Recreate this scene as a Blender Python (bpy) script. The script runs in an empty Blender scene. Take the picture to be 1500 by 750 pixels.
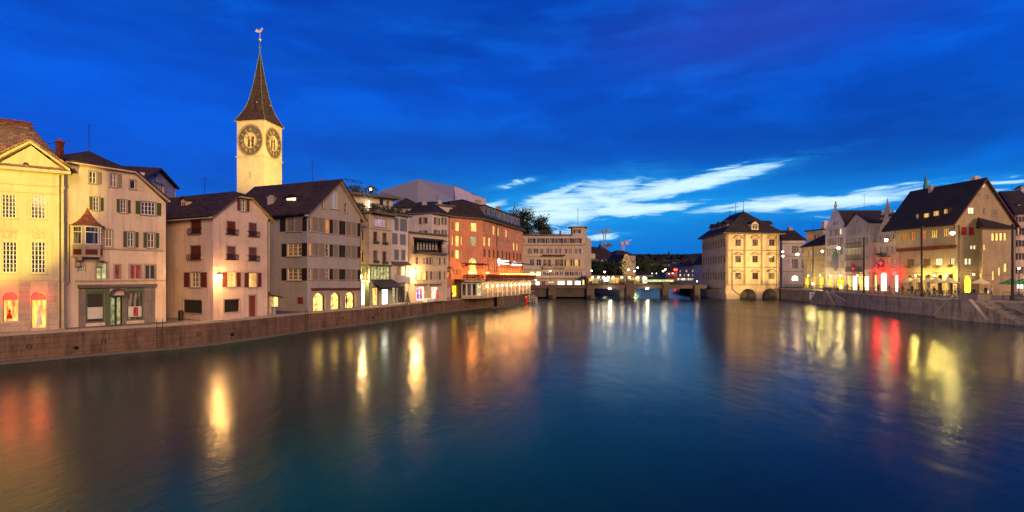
import bpy, bmesh, math, random
from mathutils import Vector, Matrix
from mathutils.geometry import delaunay_2d_cdt
random.seed(7)
R = math.radians
sc = bpy.context.scene
COL = sc.collection
# ------------------------------------------------------------------ camera
CX, YH, FL, H = 750.0, 404.0, 750.0, 6.2      # photo pixels: principal column, horizon row, focal length; eye height (m)
cam_data = bpy.data.cameras.new('camera'); cam = bpy.data.objects.new('camera', cam_data); COL.objects.link(cam)
cam.location = (0, 0, H); cam.rotation_euler = (R(90), 0, 0)
cam_data.sensor_width = 36; cam_data.lens = 36*FL/1500
cam_data.shift_y = (YH-375)/1500
cam_data.clip_start = 0.1; cam_data.clip_end = 9000
sc.camera = cam
sc.view_settings.view_transform = 'Standard'; sc.view_settings.look = 'None'
sc.view_settings.exposure = 0.0; sc.view_settings.gamma = 1
sc.render.engine = 'CYCLES'
sc.cycles.use_denoising = True
sc.cycles.max_bounces = 6; sc.cycles.diffuse_bounces = 2; sc.cycles.glossy_bounces = 4
sc.cycles.sample_clamp_indirect = 4.0
sc.cycles.caustics_reflective = False; sc.cycles.caustics_refractive = False

def lin(v): v /= 255.0; return v/12.92 if v <= .04045 else ((v+.055)/1.055)**2.4
def C(r, g, b): return (lin(r), lin(g), lin(b), 1)

# ------------------------------------------------------------------ node helper
class NT:
    def __init__(s, nt): s.nt = nt; s.n = nt.nodes; s.l = nt.links
    def new(s, t, **kw):
        n = s.n.new(t)
        for k, v in kw.items(): setattr(n, k, v)
        return n
    def put(s, sock, v):
        if v is None: return
        if hasattr(v, 'is_output') or isinstance(v, bpy.types.NodeSocket): s.l.new(v, sock)
        else: sock.default_value = v
    def m(s, op, a, b=None, c=None, clamp=False):
        n = s.new('ShaderNodeMath', operation=op); n.use_clamp = clamp
        for i, v in enumerate((a, b, c)): s.put(n.inputs[i], v)
        return n.outputs[0]
    def mix(s, f, a, b, typ='MIX'):
        n = s.new('ShaderNodeMix', data_type='RGBA', blend_type=typ)
        s.put(n.inputs[0], f); s.put(n.inputs[6], a); s.put(n.inputs[7], b)
        return n.outputs[2]
    def ramp(s, f, stops, interp='LINEAR'):
        n = s.new('ShaderNodeValToRGB'); n.color_ramp.interpolation = interp
        e = n.color_ramp.elements
        while len(e) < len(stops): e.new(.5)
        for i, (p, c) in enumerate(stops): e[i].position = p; e[i].color = c if len(c) == 4 else (*c, 1)
        s.put(n.inputs[0], f); return n.outputs[0]
    def noise(s, vec, scale, detail=4, rough=.55, dist=0, out=0):
        n = s.new('ShaderNodeTexNoise'); s.put(n.inputs['Vector'], vec)
        n.inputs['Scale'].default_value = scale; n.inputs['Detail'].default_value = detail
        n.inputs['Roughness'].default_value = rough; n.inputs['Distortion'].default_value = dist
        return n.outputs[out]
    def mapv(s, vec, scale=(1, 1, 1), loc=(0, 0, 0), rot=(0, 0, 0)):
        n = s.new('ShaderNodeMapping'); s.put(n.inputs[0], vec)
        n.inputs['Scale'].default_value = scale; n.inputs['Location'].default_value = loc; n.inputs['Rotation'].default_value = rot
        return n.outputs[0]
    def comb(s, x, y, z):
        n = s.new('ShaderNodeCombineXYZ')
        for i, v in enumerate((x, y, z)): s.put(n.inputs[i], v)
        return n.outputs[0]

# ------------------------------------------------------------------ world: dusk sky with lit cloud streaks
SUN_AZ = math.atan2(0.50, -0.86)      # added warm sun standing in for street light (behind the viewer, to the right)
SUN_EL = R(16)
world = bpy.data.worlds.new('World'); sc.world = world; world.use_nodes = True
def build_world():
    t = NT(world.node_tree); t.n.clear()
    geo = t.new('ShaderNodeTexCoord').outputs['Generated']
    sep = t.new('ShaderNodeSeparateXYZ'); t.put(sep.inputs[0], geo)
    x, y, z = sep.outputs
    az = t.m('ARCTAN2', x, y)
    hor = t.m('SQRT', t.m('ADD', t.m('MULTIPLY', x, x), t.m('MULTIPLY', y, y)))
    el = t.m('DIVIDE', z, t.m('MAXIMUM', hor, .02))
    el = t.m('MAXIMUM', el, 0.0)
    def ae(px, py):
        u = (px-CX)/FL; v = (YH-py)/FL
        return math.atan(u), v/math.sqrt(1+u*u)
    # base gradient
    base = t.ramp(el, [(0, C(0, 112, 200)), (.06, C(0, 116, 212)), (.13, C(0, 106, 214)), (.22, C(0, 92, 208)), (.36, C(0, 86, 214)), (.6, C(0, 66, 180)), (1, C(0, 34, 100))])
    # darker overcast veil with soft streaks (fixed directions in the world)
    v1 = t.comb(t.m('MULTIPLY', az, 1.5), t.m('MULTIPLY', el, 6.5), 3.1)
    n1 = t.noise(v1, 1.5, 4, .5, .3)
    veil = t.ramp(n1, [(.38, (0, 0, 0)), (.64, (1, 1, 1))])
    col = t.mix(t.m('MULTIPLY', veil, .58), base, C(0, 56, 156))
    n1b = t.noise(t.comb(t.m('MULTIPLY', az, 2.2), t.m('MULTIPLY', el, 11), 9.4), 2.0, 3, .5, .3)
    col = t.mix(t.m('MULTIPLY', t.ramp(n1b, [(.44, (0, 0, 0)), (.74, (1, 1, 1))]), .40), col, C(6, 108, 232))
    n1c = t.noise(t.comb(t.m('MULTIPLY', az, 3.4), t.m('MULTIPLY', el, 9), 5.5), 1.5, 5, .55, .35)
    col = t.mix(t.m('MULTIPLY', t.ramp(n1c, [(.42, (1, 1, 1)), (.60, (0, 0, 0))]), .34), col, C(2, 52, 152))
    col = t.mix(t.m('MULTIPLY', t.ramp(n1c, [(.52, (0, 0, 0)), (.75, (1, 1, 1))]), .35), col, C(0, 104, 232))
    # purple patch high right
    a0, e0 = ae(1110, 35)
    g = t.m('ADD', t.m('POWER', t.m('DIVIDE', t.m('SUBTRACT', az, a0), .24), 2), t.m('POWER', t.m('DIVIDE', t.m('SUBTRACT', el, e0), .07), 2))
    g = t.m('EXPONENT', t.m('MULTIPLY', g, -1))
    col = t.mix(t.m('MULTIPLY', g, .5), col, C(48, 62, 170))
    # dark cloud mass behind the lower right
    for (px, py, ra, rb, k, cc) in [(1180, 318, .34, .022, .6, C(2, 78, 176)), (640, 215, .32, .045, .55, C(6, 58, 150)), (1230, 200, .45, .06, .45, C(4, 56, 150)), (150, 170, .3, .14, .55, C(0, 84, 222)), (930, 350, .22, .03, .8, C(0, 112, 206)), (880, 305, .44, .06, .85, C(16, 148, 228)), (1350, 285, .25, .03, .55, C(14, 136, 226))]:
        a0, e0 = ae(px, py)
        g = t.m('ADD', t.m('POWER', t.m('DIVIDE', t.m('SUBTRACT', az, a0), ra), 2), t.m('POWER', t.m('DIVIDE', t.m('SUBTRACT', el, e0), rb), 2))
        g = t.m('EXPONENT', t.m('MULTIPLY', g, -1))
        col = t.mix(t.m('MULTIPLY', g, k), col, cc)
    # bright torn clouds low over the river mouth
    blobs = [(838, 302, 100, 27, -.20, 1.15), (775, 322, 60, 13, -.1, .9), (985, 274, 135, 10, -.16, 1.15), (930, 306, 95, 8, -.03, 1.1),
             (1195, 297, 175, 10.5, -.04, 1.05), (1060, 256, 90, 6, -.12, .6), (1300, 272, 90, 4, -.02, .6), (1450, 266, 130, 5.5, -.01, .8), (1270, 314, 120, 4, 0, .5), (885, 346, 36, 7, -.05, .95),
             (760, 268, 30, 4, -.15, .75), (800, 345, 70, 12, 0, .75), (1480, 290, 90, 5, .03, .55), (1090, 240, 60, 3, -.05, .55), (1390, 284, 110, 5, 0, .6), (720, 300, 30, 5, -.2, .6), (812, 285, 50, 7, -.3, .9)]
    dens = None
    w = t.noise(t.comb(t.m('MULTIPLY', az, 3), t.m('MULTIPLY', el, 14), 0), 2.0, 3, .5)
    elw = t.m('ADD', el, t.m('MULTIPLY', t.m('SUBTRACT', w, .5), .035))
    for (px, py, rx, ry, tilt, k) in blobs:
        a0, e0 = ae(px, py)
        ra = rx/FL*math.cos(a0)**2*1.0; rb = ry/FL*math.cos(a0)
        da = t.m('SUBTRACT', az, a0); de = t.m('SUBTRACT', elw, e0)
        de2 = t.m('ADD', de, t.m('MULTIPLY', da, tilt))
        g = t.m('ADD', t.m('POWER', t.m('DIVIDE', da, ra), 2), t.m('POWER', t.m('DIVIDE', de2, rb), 2))
        g = t.m('MULTIPLY', t.m('EXPONENT', t.m('MULTIPLY', g, -1)), k)
        dens = g if dens is None else t.m('MAXIMUM', dens, g)
    n2 = t.noise(t.comb(t.m('MULTIPLY', az, 5), t.m('MULTIPLY', el, 34), 1.7), 2.2, 7, .62, .5)
    dd = t.m('ADD', dens, t.m('MULTIPLY', t.m('MULTIPLY', t.m('SUBTRACT', n2, .5), 2.5), t.m('MINIMUM', t.m('MULTIPLY', dens, 2.2), 1.0)))
    halo = t.ramp(dd, [(.02, (0, 0, 0)), (.62, (1, 1, 1))])
    col = t.mix(t.m('MULTIPLY', halo, .85), col, C(40, 160, 236))
    core = t.ramp(dd, [(.30, (0, 0, 0)), (.60, (.6, .6, .6)), (1.0, (1, 1, 1))])
    col = t.mix(core, col, C(206, 240, 252))
    sky = t.new('ShaderNodeTexSky', sky_type='NISHITA'); sky.sun_disc = False
    sky.sun_elevation = R(0.5); sky.sun_rotation = SUN_AZ; sky.altitude = 400
    add = t.mix(1.0, col, t.mix(1.0, sky.outputs[0], (.004, .004, .004, 1), 'MULTIPLY'), 'ADD')
    bg = t.new('ShaderNodeBackground'); t.put(bg.inputs[0], add); bg.inputs[1].default_value = 1.1
    out = t.new('ShaderNodeOutputWorld'); t.l.new(bg.outputs[0], out.inputs[0])
build_world()

sun_d = bpy.data.lights.new('sun', 'SUN'); sun = bpy.data.objects.new('sun', sun_d); COL.objects.link(sun)
sun_d.energy = 3.2; sun_d.angle = R(24); sun_d.color = (1.0, .58, .23)
sd = Vector((math.sin(SUN_AZ)*math.cos(SUN_EL), math.cos(SUN_AZ)*math.cos(SUN_EL), math.sin(SUN_EL)))
sun.rotation_euler = sd.to_track_quat('Z', 'Y').to_euler()
sun.location = (40, -60, 60)

# ------------------------------------------------------------------ materials
MATS = {}
def mat(name):
    m = bpy.data.materials.new(name); m.use_nodes = True
    t = NT(m.node_tree); t.n.clear()
    out = t.new('ShaderNodeOutputMaterial'); MATS[name] = m
    return m, t, out
def princ(t, out, base, rough=.8, bump=None, bstr=.3, bdist=.05, spec=.4, metal=0, emis=None, estr=0, ior=None):
    p = t.new('ShaderNodeBsdfPrincipled')
    t.put(p.inputs['Base Color'], base); t.put(p.inputs['Roughness'], rough); t.put(p.inputs['Metallic'], metal)
    p.inputs['Specular IOR Level'].default_value = spec
    if ior: p.inputs['IOR'].default_value = ior
    if emis is not None: t.put(p.inputs['Emission Color'], emis); t.put(p.inputs['Emission Strength'], estr)
    if bump is not None:
        b = t.new('ShaderNodeBump'); b.inputs['Strength'].default_value = bstr; b.inputs['Distance'].default_value = bdist
        t.put(b.inputs['Height'], bump); t.l.new(b.outputs[0], p.inputs['Normal'])
    t.l.new(p.outputs[0], out.inputs[0]); return p
def objc(t): return t.new('ShaderNodeTexCoord').outputs['Object']
def mul(c, k): return (c[0]*k, c[1]*k, c[2]*k, 1)
def plaster(name, col, stain=.28, rough=.88):
    m, t, out = mat(name); v = objc(t)
    n = t.noise(v, .35, 6, .65); st = t.noise(t.mapv(v, (2.6, 2.6, .16)), 1.3, 6, .7)
    fine = t.noise(v, 11, 4, .65); blot = t.noise(v, 1.6, 5, .7, .8)
    c = t.mix(t.ramp(n, [(.28, (0, 0, 0)), (.72, (1, 1, 1))]), mul(col, 1-stain*1.3), mul(col, 1.06))
    c = t.mix(t.ramp(st, [(.50, (0, 0, 0)), (.78, (.7, .7, .7))]), c, mul(col, max(.3, 1-stain*3)))
    c = t.mix(t.ramp(blot, [(.58, (0, 0, 0)), (.62, (.35, .35, .35))]), c, mul((col[0]*.95, col[1]*.9, col[2]*.84), .86))
    c = t.mix(t.m('MULTIPLY', fine, .22), c, mul(col, .55))
    princ(t, out, c, rough, t.m('ADD', fine, t.m('MULTIPLY', blot, 1.5)), .35, .02); return m
def stone(name, col, bw=1.1, bh=.45, stain=.5, mortar=.6):
    m, t, out = mat(name); v = objc(t)
    sep = t.new('ShaderNodeSeparateXYZ'); t.put(sep.inputs[0], v)
    u = t.m('ADD', t.m('MULTIPLY', sep.outputs[0], .7), t.m('MULTIPLY', sep.outputs[1], .72))
    br = t.new('ShaderNodeTexBrick'); t.put(br.inputs['Vector'], t.comb(u, sep.outputs[2], 0))
    br.inputs['Scale'].default_value = 1; br.inputs['Brick Width'].default_value = bw; br.inputs['Row Height'].default_value = bh
    br.inputs['Mortar Size'].default_value = .018; br.inputs['Mortar Smooth'].default_value = .3
    br.inputs['Color1'].default_value = mul(col, 1.1); br.inputs['Color2'].default_value = mul(col, .82); br.inputs['Mortar'].default_value = mul(col, mortar)
    n = t.noise(v, .5, 6, .65); st = t.noise(t.mapv(v, (1.6, 1.6, .3)), .9, 6, .7)
    c = t.mix(t.ramp(n, [(.35, (0, 0, 0)), (.75, (.55, .55, .55))]), br.outputs[0], mul(col, 1.3), 'MIX')
    c = t.mix(t.ramp(st, [(.45, (0, 0, 0)), (.68, (stain, stain, stain))]), c, mul(col, .25))
    sp = t.noise(v, 3.3, 5, .7)
    c = t.mix(t.ramp(sp, [(.66, (0, 0, 0)), (.74, (.5, .5, .5))]), c, (.45, .43, .38, 1))
    princ(t, out, c, .85, t.m('ADD', t.m('MULTIPLY', br.outputs[1], -1), t.noise(v, 6, 4)), .35, .04); return m
def tiles(name, col, row=.32, var=.5):
    m, t, out = mat(name); v = objc(t)
    sep = t.new('ShaderNodeSeparateXYZ'); t.put(sep.inputs[0], v)
    u = t.m('ADD', t.m('MULTIPLY', sep.outputs[0], .75), t.m('MULTIPLY', sep.outputs[1], .66))
    br = t.new('ShaderNodeTexBrick'); t.put(br.inputs['Vector'], t.comb(u, sep.outputs[2], 0))
    br.inputs['Scale'].default_value = 1; br.inputs['Brick Width'].default_value = row*.9; br.inputs['Row Height'].default_value = row*.7
    br.inputs['Mortar Size'].default_value = .02; br.inputs['Mortar Smooth'].default_value = .8
    br.inputs['Color1'].default_value = mul(col, 1+var); br.inputs['Color2'].default_value = mul(col, 1-var); br.inputs['Mortar'].default_value = mul(col, .35)
    n = t.noise(v, .45, 6, .7)
    c = t.mix(t.ramp(n, [(.35, (0, 0, 0)), (.7, (.5, .5, .5))]), br.outputs[0], mul(col, 2.0))
    c = t.mix(t.ramp(t.noise(v, 2.4, 4, .7), [(.6, (0, 0, 0)), (.75, (.7, .7, .7))]), c, (.05, .05, .035, 1))
    saw = t.m('FRACT', t.m('DIVIDE', sep.outputs[2], row*.7))
    princ(t, out, c, .75, t.m('ADD', saw, br.outputs[1]), .5, .05, spec=.25); return m
def plain(name, col, rough=.6, metal=0, var=.2, sc_=3.0, spec=.4):
    m, t, out = mat(name); v = objc(t)
    n = t.noise(v, sc_, 4, .6)
    c = t.mix(n, mul(col, 1-var), mul(col, 1+var))
    princ(t, out, c, rough, n, .15, .01, metal=metal, spec=spec); return m
def slat(name, col, pitch=.07):
    m, t, out = mat(name); v = objc(t)
    sep = t.new('ShaderNodeSeparateXYZ'); t.put(sep.inputs[0], v)
    s_ = t.m('FRACT', t.m('DIVIDE', sep.outputs[2], pitch))
    n = t.noise(v, 2.5, 4, .6); oi = t.new('ShaderNodeObjectInfo').outputs['Random']
    c = t.mix(n, mul(col, .8), mul(col, 1.2)); c = t.mix(t.m('MULTIPLY', oi, .3), c, mul(col, .5))
    princ(t, out, c, .65, s_, .8, .03); return m
def glass(name, tint=(.018, .020, .026, 1), curtain=.35):
    m, t, out = mat(name); v = objc(t)
    oi = t.new('ShaderNodeObjectInfo').outputs['Random']
    cur = t.noise(t.mapv(v, (3, 3, .35)), 1.4, 3, .5)
    k = t.m('MULTIPLY', t.ramp(cur, [(.46, (0, 0, 0)), (.56, (1, 1, 1))]), t.m('GREATER_THAN', oi, .45))
    c = t.mix(t.m('MULTIPLY', k, curtain), tint, (.42, .38, .34, 1))
    w = t.noise(v, .9, 2, .5)
    princ(t, out, c, .06, w, .08, .05, spec=.7); return m
def lit(name, a, b, strength, scale=1.4, mode='curtain', var=.45):
    """a lit room or shop window seen through its glass: emission broken up by curtains, shelves and lamps"""
    m, t, out = mat(name); v = objc(t)
    oi = t.new('ShaderNodeObjectInfo').outputs['Random']
    if mode == 'curtain':
        n = t.noise(t.mapv(v, (3.2, 3.2, .5)), scale, 4, .6)
        f = t.ramp(n, [(.32, (0, 0, 0)), (.66, (1, 1, 1))])
    elif mode == 'goods':
        vo = t.new('ShaderNodeTexVoronoi'); t.put(vo.inputs['Vector'], v); vo.inputs['Scale'].default_value = scale*1.8
        n = t.noise(v, scale*1.1, 3, .6)
        f = t.m('MULTIPLY', t.ramp(n, [(.35, (.15, .15, .15)), (.6, (1, 1, 1))]), t.m('ADD', .45, vo.outputs['Distance']))
    else:
        n = t.noise(v, scale, 3, .5); f = t.ramp(n, [(.3, (.4, .4, .4)), (.6, (1, 1, 1))])
    c = t.mix(f, a, b)
    st = t.m('MULTIPLY', strength, t.m('ADD', 1-var, t.m('MULTIPLY', oi, var*1.6)))
    p = princ(t, out, (.05, .04, .03, 1), .15, None, emis=c, estr=st, spec=.4); return m
def glow(name, col, strength):
    m, t, out = mat(name)
    e = t.new('ShaderNodeEmission'); e.inputs[0].default_value = col; e.inputs[1].default_value = strength
    t.l.new(e.outputs[0], out.inputs[0]); return m

M_yellowstone = plaster('baroque_stone', (.62, .54, .34, 1), .22)
M_cream = plaster('cream_plaster', (.66, .53, .42, 1))
M_pink = plaster('pink_plaster', (.66, .50, .42, 1))
M_grey = plaster('grey_plaster', (.37, .335, .32, 1), .2)
M_beige = plaster('beige_plaster', (.55, .46, .36, 1))
M_white = plaster('white_plaster', (.62, .56, .54, 1))
M_salmon = plaster('salmon_plaster', (.64, .26, .14, 1), .22)
M_tower = plaster('tower_plaster', (.68, .58, .38, 1), .22)
M_rath = plaster('hall_stone', (.56, .44, .30, 1), .25)
M_rathtrim = plaster('hall_trim', (.27, .185, .11, 1), .3)
M_rathside = plaster('hall_side_stone', (.30, .23, .17, 1), .3)
M_yhouse = plaster('ochre_plaster', (.56, .46, .24, 1))
M_rued = plaster('guild_plaster', (.36, .27, .17, 1), .26)
M_trim = plaster('trim_stone', (.40, .33, .26, 1), .25)
M_trimdark = plaster('dark_trim', (.14, .12, .10, 1), .25)
M_dstone = stone('dark_panel_stone', (.17, .14, .13, 1), 1.4, .9)
M_quay = stone('quay_stone', (.145, .088, .060, 1), 1.3, .42, .85, .35)
M_quayr = stone('quay_stone_pale', (.20, .165, .145, 1), 1.9, .6, .85, .4)
M_rust = stone('rusticated_stone', (.42, .33, .24, 1), 1.2, .42, .45)
M_pave = stone('paving', (.16, .13, .11, 1), .6, .6)
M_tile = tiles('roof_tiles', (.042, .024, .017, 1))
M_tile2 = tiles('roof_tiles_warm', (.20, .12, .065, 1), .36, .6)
M_tilered = tiles('roof_tiles_red', (.16, .050, .036, 1))
M_spire = tiles('spire_tiles', (.050, .028, .019, 1), .5)
M_slate = tiles('slate', (.026, .020, .018, 1), .28)
M_copper = plain('copper_green', (.10, .22, .16, 1), .5)
M_greensh = slat('green_shutter', (.060, .085, .045, 1))
M_redsh = slat('red_shutter', (.12, .020, .016, 1))
M_purpsh = slat('plum_shutter', (.13, .05, .06, 1))
M_greysh = slat('grey_shutter', (.26, .22, .18, 1))
M_bluesh = slat('blue_shutter', (.17, .19, .26, 1))
M_darksh = slat('dark_shutter', (.018, .016, .018, 1))
M_brownsh = slat('brown_shutter', (.09, .055, .045, 1))
M_brightred = slat('bright_red_shutter', (.34, .018, .016, 1))
M_verge = plain('verge_red', (.11, .018, .015, 1), .7)
M_wood = plain('white_sash', (.62, .58, .52, 1), .5)
M_woodb = plain('brown_sash', (.12, .07, .05, 1), .5)
M_iron = plain('wrought_iron', (.022, .020, .020, 1), .45, .6)
M_steel = plain('grey_steel', (.16, .15, .15, 1), .4, .7)
M_greend = plain('green_metal', (.075, .11, .055, 1), .45)
M_door = plain('red_door', (.17, .035, .025, 1), .5)
M_darkdoor = plain('dark_door', (.03, .028, .022, 1), .4)
M_glass = glass('window_glass')
M_glass2 = glass('shop_glass', (.05, .045, .03, 1), .5)
M_frost = plain('frosted_panel', (.52, .50, .44, 1), .4)
M_awn = plain('dark_awning', (.02, .018, .030, 1), .8)
M_awnred = plain('maroon_awning', (.10, .02, .015, 1), .8)
M_umb = plain('cream_canvas', (.62, .50, .26, 1), .85, var=.08)
M_umbg = plain('green_canvas', (.03, .16, .06, 1), .85)
M_tarp = plain('tarpaulin', (.24, .235, .25, 1), .42, var=.14, sc_=.25)
M_tarpp = plain('pale_tarpaulin', (.50, .42, .45, 1), .6, var=.3, sc_=.6)
M_skin = plain('skin', (.45, .27, .19, 1), .6); M_hair = plain('dark_hair', (.03, .02, .015, 1), .7)
M_conc = plaster('bridge_concrete', (.13, .10, .08, 1), .3)
M_concd = plaster('bridge_concrete_dark', (.09, .075, .065, 1), .35)
M_hill = plain('hill_wood', (.010, .017, .012, 1), .95, var=.5, sc_=.02)
M_leaf = plain('leaf_dark', (.018, .034, .016, 1), .8, var=.5, sc_=.6)
M_leafg = plain('leaf_green', (.035, .060, .020, 1), .8, var=.5, sc_=.6)
M_bark = plain('bark', (.05, .038, .03, 1), .9)
M_gold = plain('gilding', (.75, .55, .18, 1), .35, .5)
M_dial = plain('dial_grey', (.10, .085, .06, 1), .7)
M_litwarm = lit('lit_room_warm', C(150, 70, 10), C(255, 205, 90), 1.5)
M_lityellow = lit('lit_room_yellow', C(200, 130, 20), C(255, 228, 120), 1.9)
M_litorange = lit('lit_room_orange', C(150, 40, 8), C(255, 150, 50), 1.1)
M_litwhite = lit('lit_room_white', C(225, 205, 140), C(255, 246, 205), 2.2)
M_litred = lit('lit_room_red', C(22, 12, 10), C(215, 45, 35), .6, 3.4)
M_arcpane = lit('lit_arcade', C(40, 24, 8), C(225, 140, 45), .8, 2.6, 'curtain')
M_hotorange = lit('lit_restaurant', C(220, 60, 5), C(255, 130, 20), 2.0)
M_dimorange = lit('dim_room_orange', C(60, 20, 8), C(190, 90, 30), .55)
M_dimwarm = lit('dim_room', C(30, 20, 14), C(190, 120, 50), .55)
M_shop = lit('lit_shop', C(150, 60, 20), C(255, 214, 110), 2.6, 1.8, 'goods')
M_shopy = lit('lit_shop_yellow', C(200, 120, 0), C(255, 220, 60), 2.6, 1.4, 'goods')
M_shopw = lit('lit_shop_white', C(210, 200, 150), C(255, 255, 225), 4.0, 1.6, 'plain')
M_shopcol = lit('lit_shop_clothes', C(190, 20, 50), C(255, 225, 190), 2.2, 3.0, 'goods')
M_shopg = lit('lit_shop_green', C(60, 60, 20), C(225, 225, 150), 1.0, 2.2, 'goods')
M_lattice = lit('lit_lattice', C(150, 110, 140), C(250, 215, 235), 1.0, 2.0)
M_archpane = lit('lit_arch_display', C(235, 30, 12), C(255, 210, 90), 2.0, 1.6, 'curtain')
M_redglow = glow('red_lamp', (1, .012, .010, 1), 26)
M_awnglow = lit('glowing_red_cloth', C(200,8,6), C(255,20,14), 9.0, 1.0, 'plain')  # awning cloth given its own emission, for the red reflection in the river
M_redfabric = plain('red_fabric', (.55, .015, .012, 1), .8)
M_whitefabric = plain('white_fabric', (.75, .72, .68, 1), .8)
M_bulb = glow('bulb_warm', (1, .72, .30, 1), 30)
M_bulbw = glow('bulb_white', (1, .90, .60, 1), 18)
M_bulbo = glow('bulb_orange', (1, .36, .07, 1), 14)
M_sign = glow('sign_white', (1, .90, .84, 1), 2.6)
M_signred = glow('sign_red', (1, .03, .01, 1), 12)
M_ledgreen = lit('lit_fence', C(180, 190, 90), C(235, 255, 170), 1.1, 1.2, 'goods')
# ------------------------------------------------------------------ geometry helpers
def ray(px, py): return Vector(((px-CX)/FL, 1, (YH-py)/FL))
def W(px, py, Y): r = ray(px, py)*Y; return Vector((r.x, r.y, r.z+H))
class MB:
    def __init__(s): s.v = []; s.f = []; s.m = []
    def poly(s, pts, mi=0):
        b = len(s.v); s.v += [Vector(p) for p in pts]; s.f.append(tuple(range(b, b+len(pts)))); s.m.append(mi); return s
    def hexa(s, p, mi=0):      # 8 points: bottom 4 (ccw), top 4
        b = len(s.v); s.v += [Vector(q) for q in p]
        for f in ((3, 2, 1, 0), (4, 5, 6, 7), (0, 1, 5, 4), (1, 2, 6, 5), (2, 3, 7, 6), (3, 0, 4, 7)):
            s.f.append(tuple(b+i for i in f)); s.m.append(mi)
        return s
    def box(s, x0, x1, y0, y1, z0, z1, mi=0):
        return s.hexa([(x0, y0, z0), (x1, y0, z0), (x1, y1, z0), (x0, y1, z0), (x0, y0, z1), (x1, y0, z1), (x1, y1, z1), (x0, y1, z1)], mi)
    def prism(s, pts, vec, mi=0):
        pts = [Vector(p) for p in pts]; vec = Vector(vec); n = len(pts); b = len(s.v)
        s.v += pts + [p+vec for p in pts]
        s.f.append(tuple(range(b, b+n))[::-1]); s.m.append(mi)
        s.f.append(tuple(range(b+n, b+2*n))); s.m.append(mi)
        for i in range(n):
            j = (i+1) % n; s.f.append((b+i, b+j, b+n+j, b+n+i)); s.m.append(mi)
        return s
    def slab(s, pts, th, mi=0):     # roof plane with thickness, downwards
        pts = [Vector(p) for p in pts]
        nn = Vector((0, 0, 0))
        for i in range(len(pts)): nn += pts[i].cross(pts[(i+1) % len(pts)])
        nn.normalize()
        if nn.z < 0: pts = pts[::-1]; nn = -nn
        return s.prism([p-nn*th for p in pts], nn*th, mi)
    def tube(s, a, b_, r0, r1=None, n=8, mi=0, cap=True):
        a = Vector(a); b_ = Vector(b_); r1 = r0 if r1 is None else r1
        ax = (b_-a).normalized(); u = ax.orthogonal().normalized(); w = ax.cross(u); k = len(s.v)
        for (c, r) in ((a, r0), (b_, r1)):
            for i in range(n):
                an = 2*math.pi*i/n; s.v.append(c+u*(r*math.cos(an))+w*(r*math.sin(an)))
        for i in range(n):
            j = (i+1) % n; s.f.append((k+i, k+j, k+n+j, k+n+i)); s.m.append(mi)
        if cap:
            s.f.append(tuple(range(k, k+n))[::-1]); s.m.append(mi); s.f.append(tuple(range(k+n, k+2*n))); s.m.append(mi)
        return s
    def lathe(s, c, prof, n=12, mi=0, rot=0.0):    # prof: (r,z) bottom to top
        c = Vector(c); k = len(s.v)
        for (r, z) in prof:
            for i in range(n):
                an = rot+2*math.pi*i/n; s.v.append(c+Vector((r*math.cos(an), r*math.sin(an), z)))
        for q in range(len(prof)-1):
            for i in range(n):
                j = (i+1) % n; s.f.append((k+q*n+i, k+q*n+j, k+(q+1)*n+j, k+(q+1)*n+i)); s.m.append(mi)
        s.f.append(tuple(range(k, k+n))[::-1]); s.m.append(mi)
        e = k+(len(prof)-1)*n; s.f.append(tuple(range(e, e+n))); s.m.append(mi)
        return s
    def ball(s, c, r, n=10, mi=0, sq=1.0):
        return s.lathe(c, [(r*math.sin(math.pi*i/8)+.0005, -r*sq*math.cos(math.pi*i/8)) for i in range(9)], n, mi)
    def build(s, name, mats, parent=None, smooth=False):
        mats = mats if isinstance(mats, (list, tuple)) else [mats]
        org = parent_loc(parent)
        me = bpy.data.meshes.new(name); me.from_pydata([v-org for v in s.v], [], s.f)
        for m in mats: me.materials.append(m)
        for p, i in zip(me.polygons, s.m): p.material_index = i; p.use_smooth = smooth
        me.update()
        o = bpy.data.objects.new(name, me); COL.objects.link(o)
        if parent is not None: o.parent = parent
        return o
LOCS = {}
def parent_loc(p):
    while p is not None and p.parent is not None: p = p.parent
    return Vector(LOCS.get(p.name, (0, 0, 0))) if p is not None else Vector((0, 0, 0))
def thing(name, label, cat, loc=(0, 0, 0), group=None):
    o = bpy.data.objects.new(name, None); COL.objects.link(o); o.location = loc; LOCS[o.name] = Vector(loc)
    o.empty_display_size = .3
    o['label'] = label; o['category'] = cat
    if group: o['group'] = group
    return o
def tag(o, label, cat, group=None):
    o['label'] = label; o['category'] = cat
    if group: o['group'] = group
    return o
def struct(o, kind='structure'): o['kind'] = kind; return o
def recenter(o, loc):
    loc = Vector(loc); o.data.transform(Matrix.Translation(-loc)); o.location = loc; return o
def copy_thing(r, loc, label, group=None, rotz=None, scale=None):
    c = r.copy(); COL.objects.link(c); c.location = loc; c['label'] = label
    if group: c['group'] = group
    if rotz is not None: c.rotation_euler = (0, 0, rotz)
    if scale is not None: c.scale = (scale,)*3
    for ch in list(r.children):
        d = ch.copy(); COL.objects.link(d); d.parent = c
        for g in list(ch.children):
            e = g.copy(); COL.objects.link(e); e.parent = d
    return c
def point_light(name, loc, power, col, r=.15, parent=None):
    d = bpy.data.lights.new(name, 'POINT'); d.energy = power; d.color = col; d.shadow_soft_size = r
    o = bpy.data.objects.new(name, d); COL.objects.link(o)
    if parent is not None: o.location = Vector(loc)-parent_loc(parent); o.parent = parent
    else: o.location = loc
    return o
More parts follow.
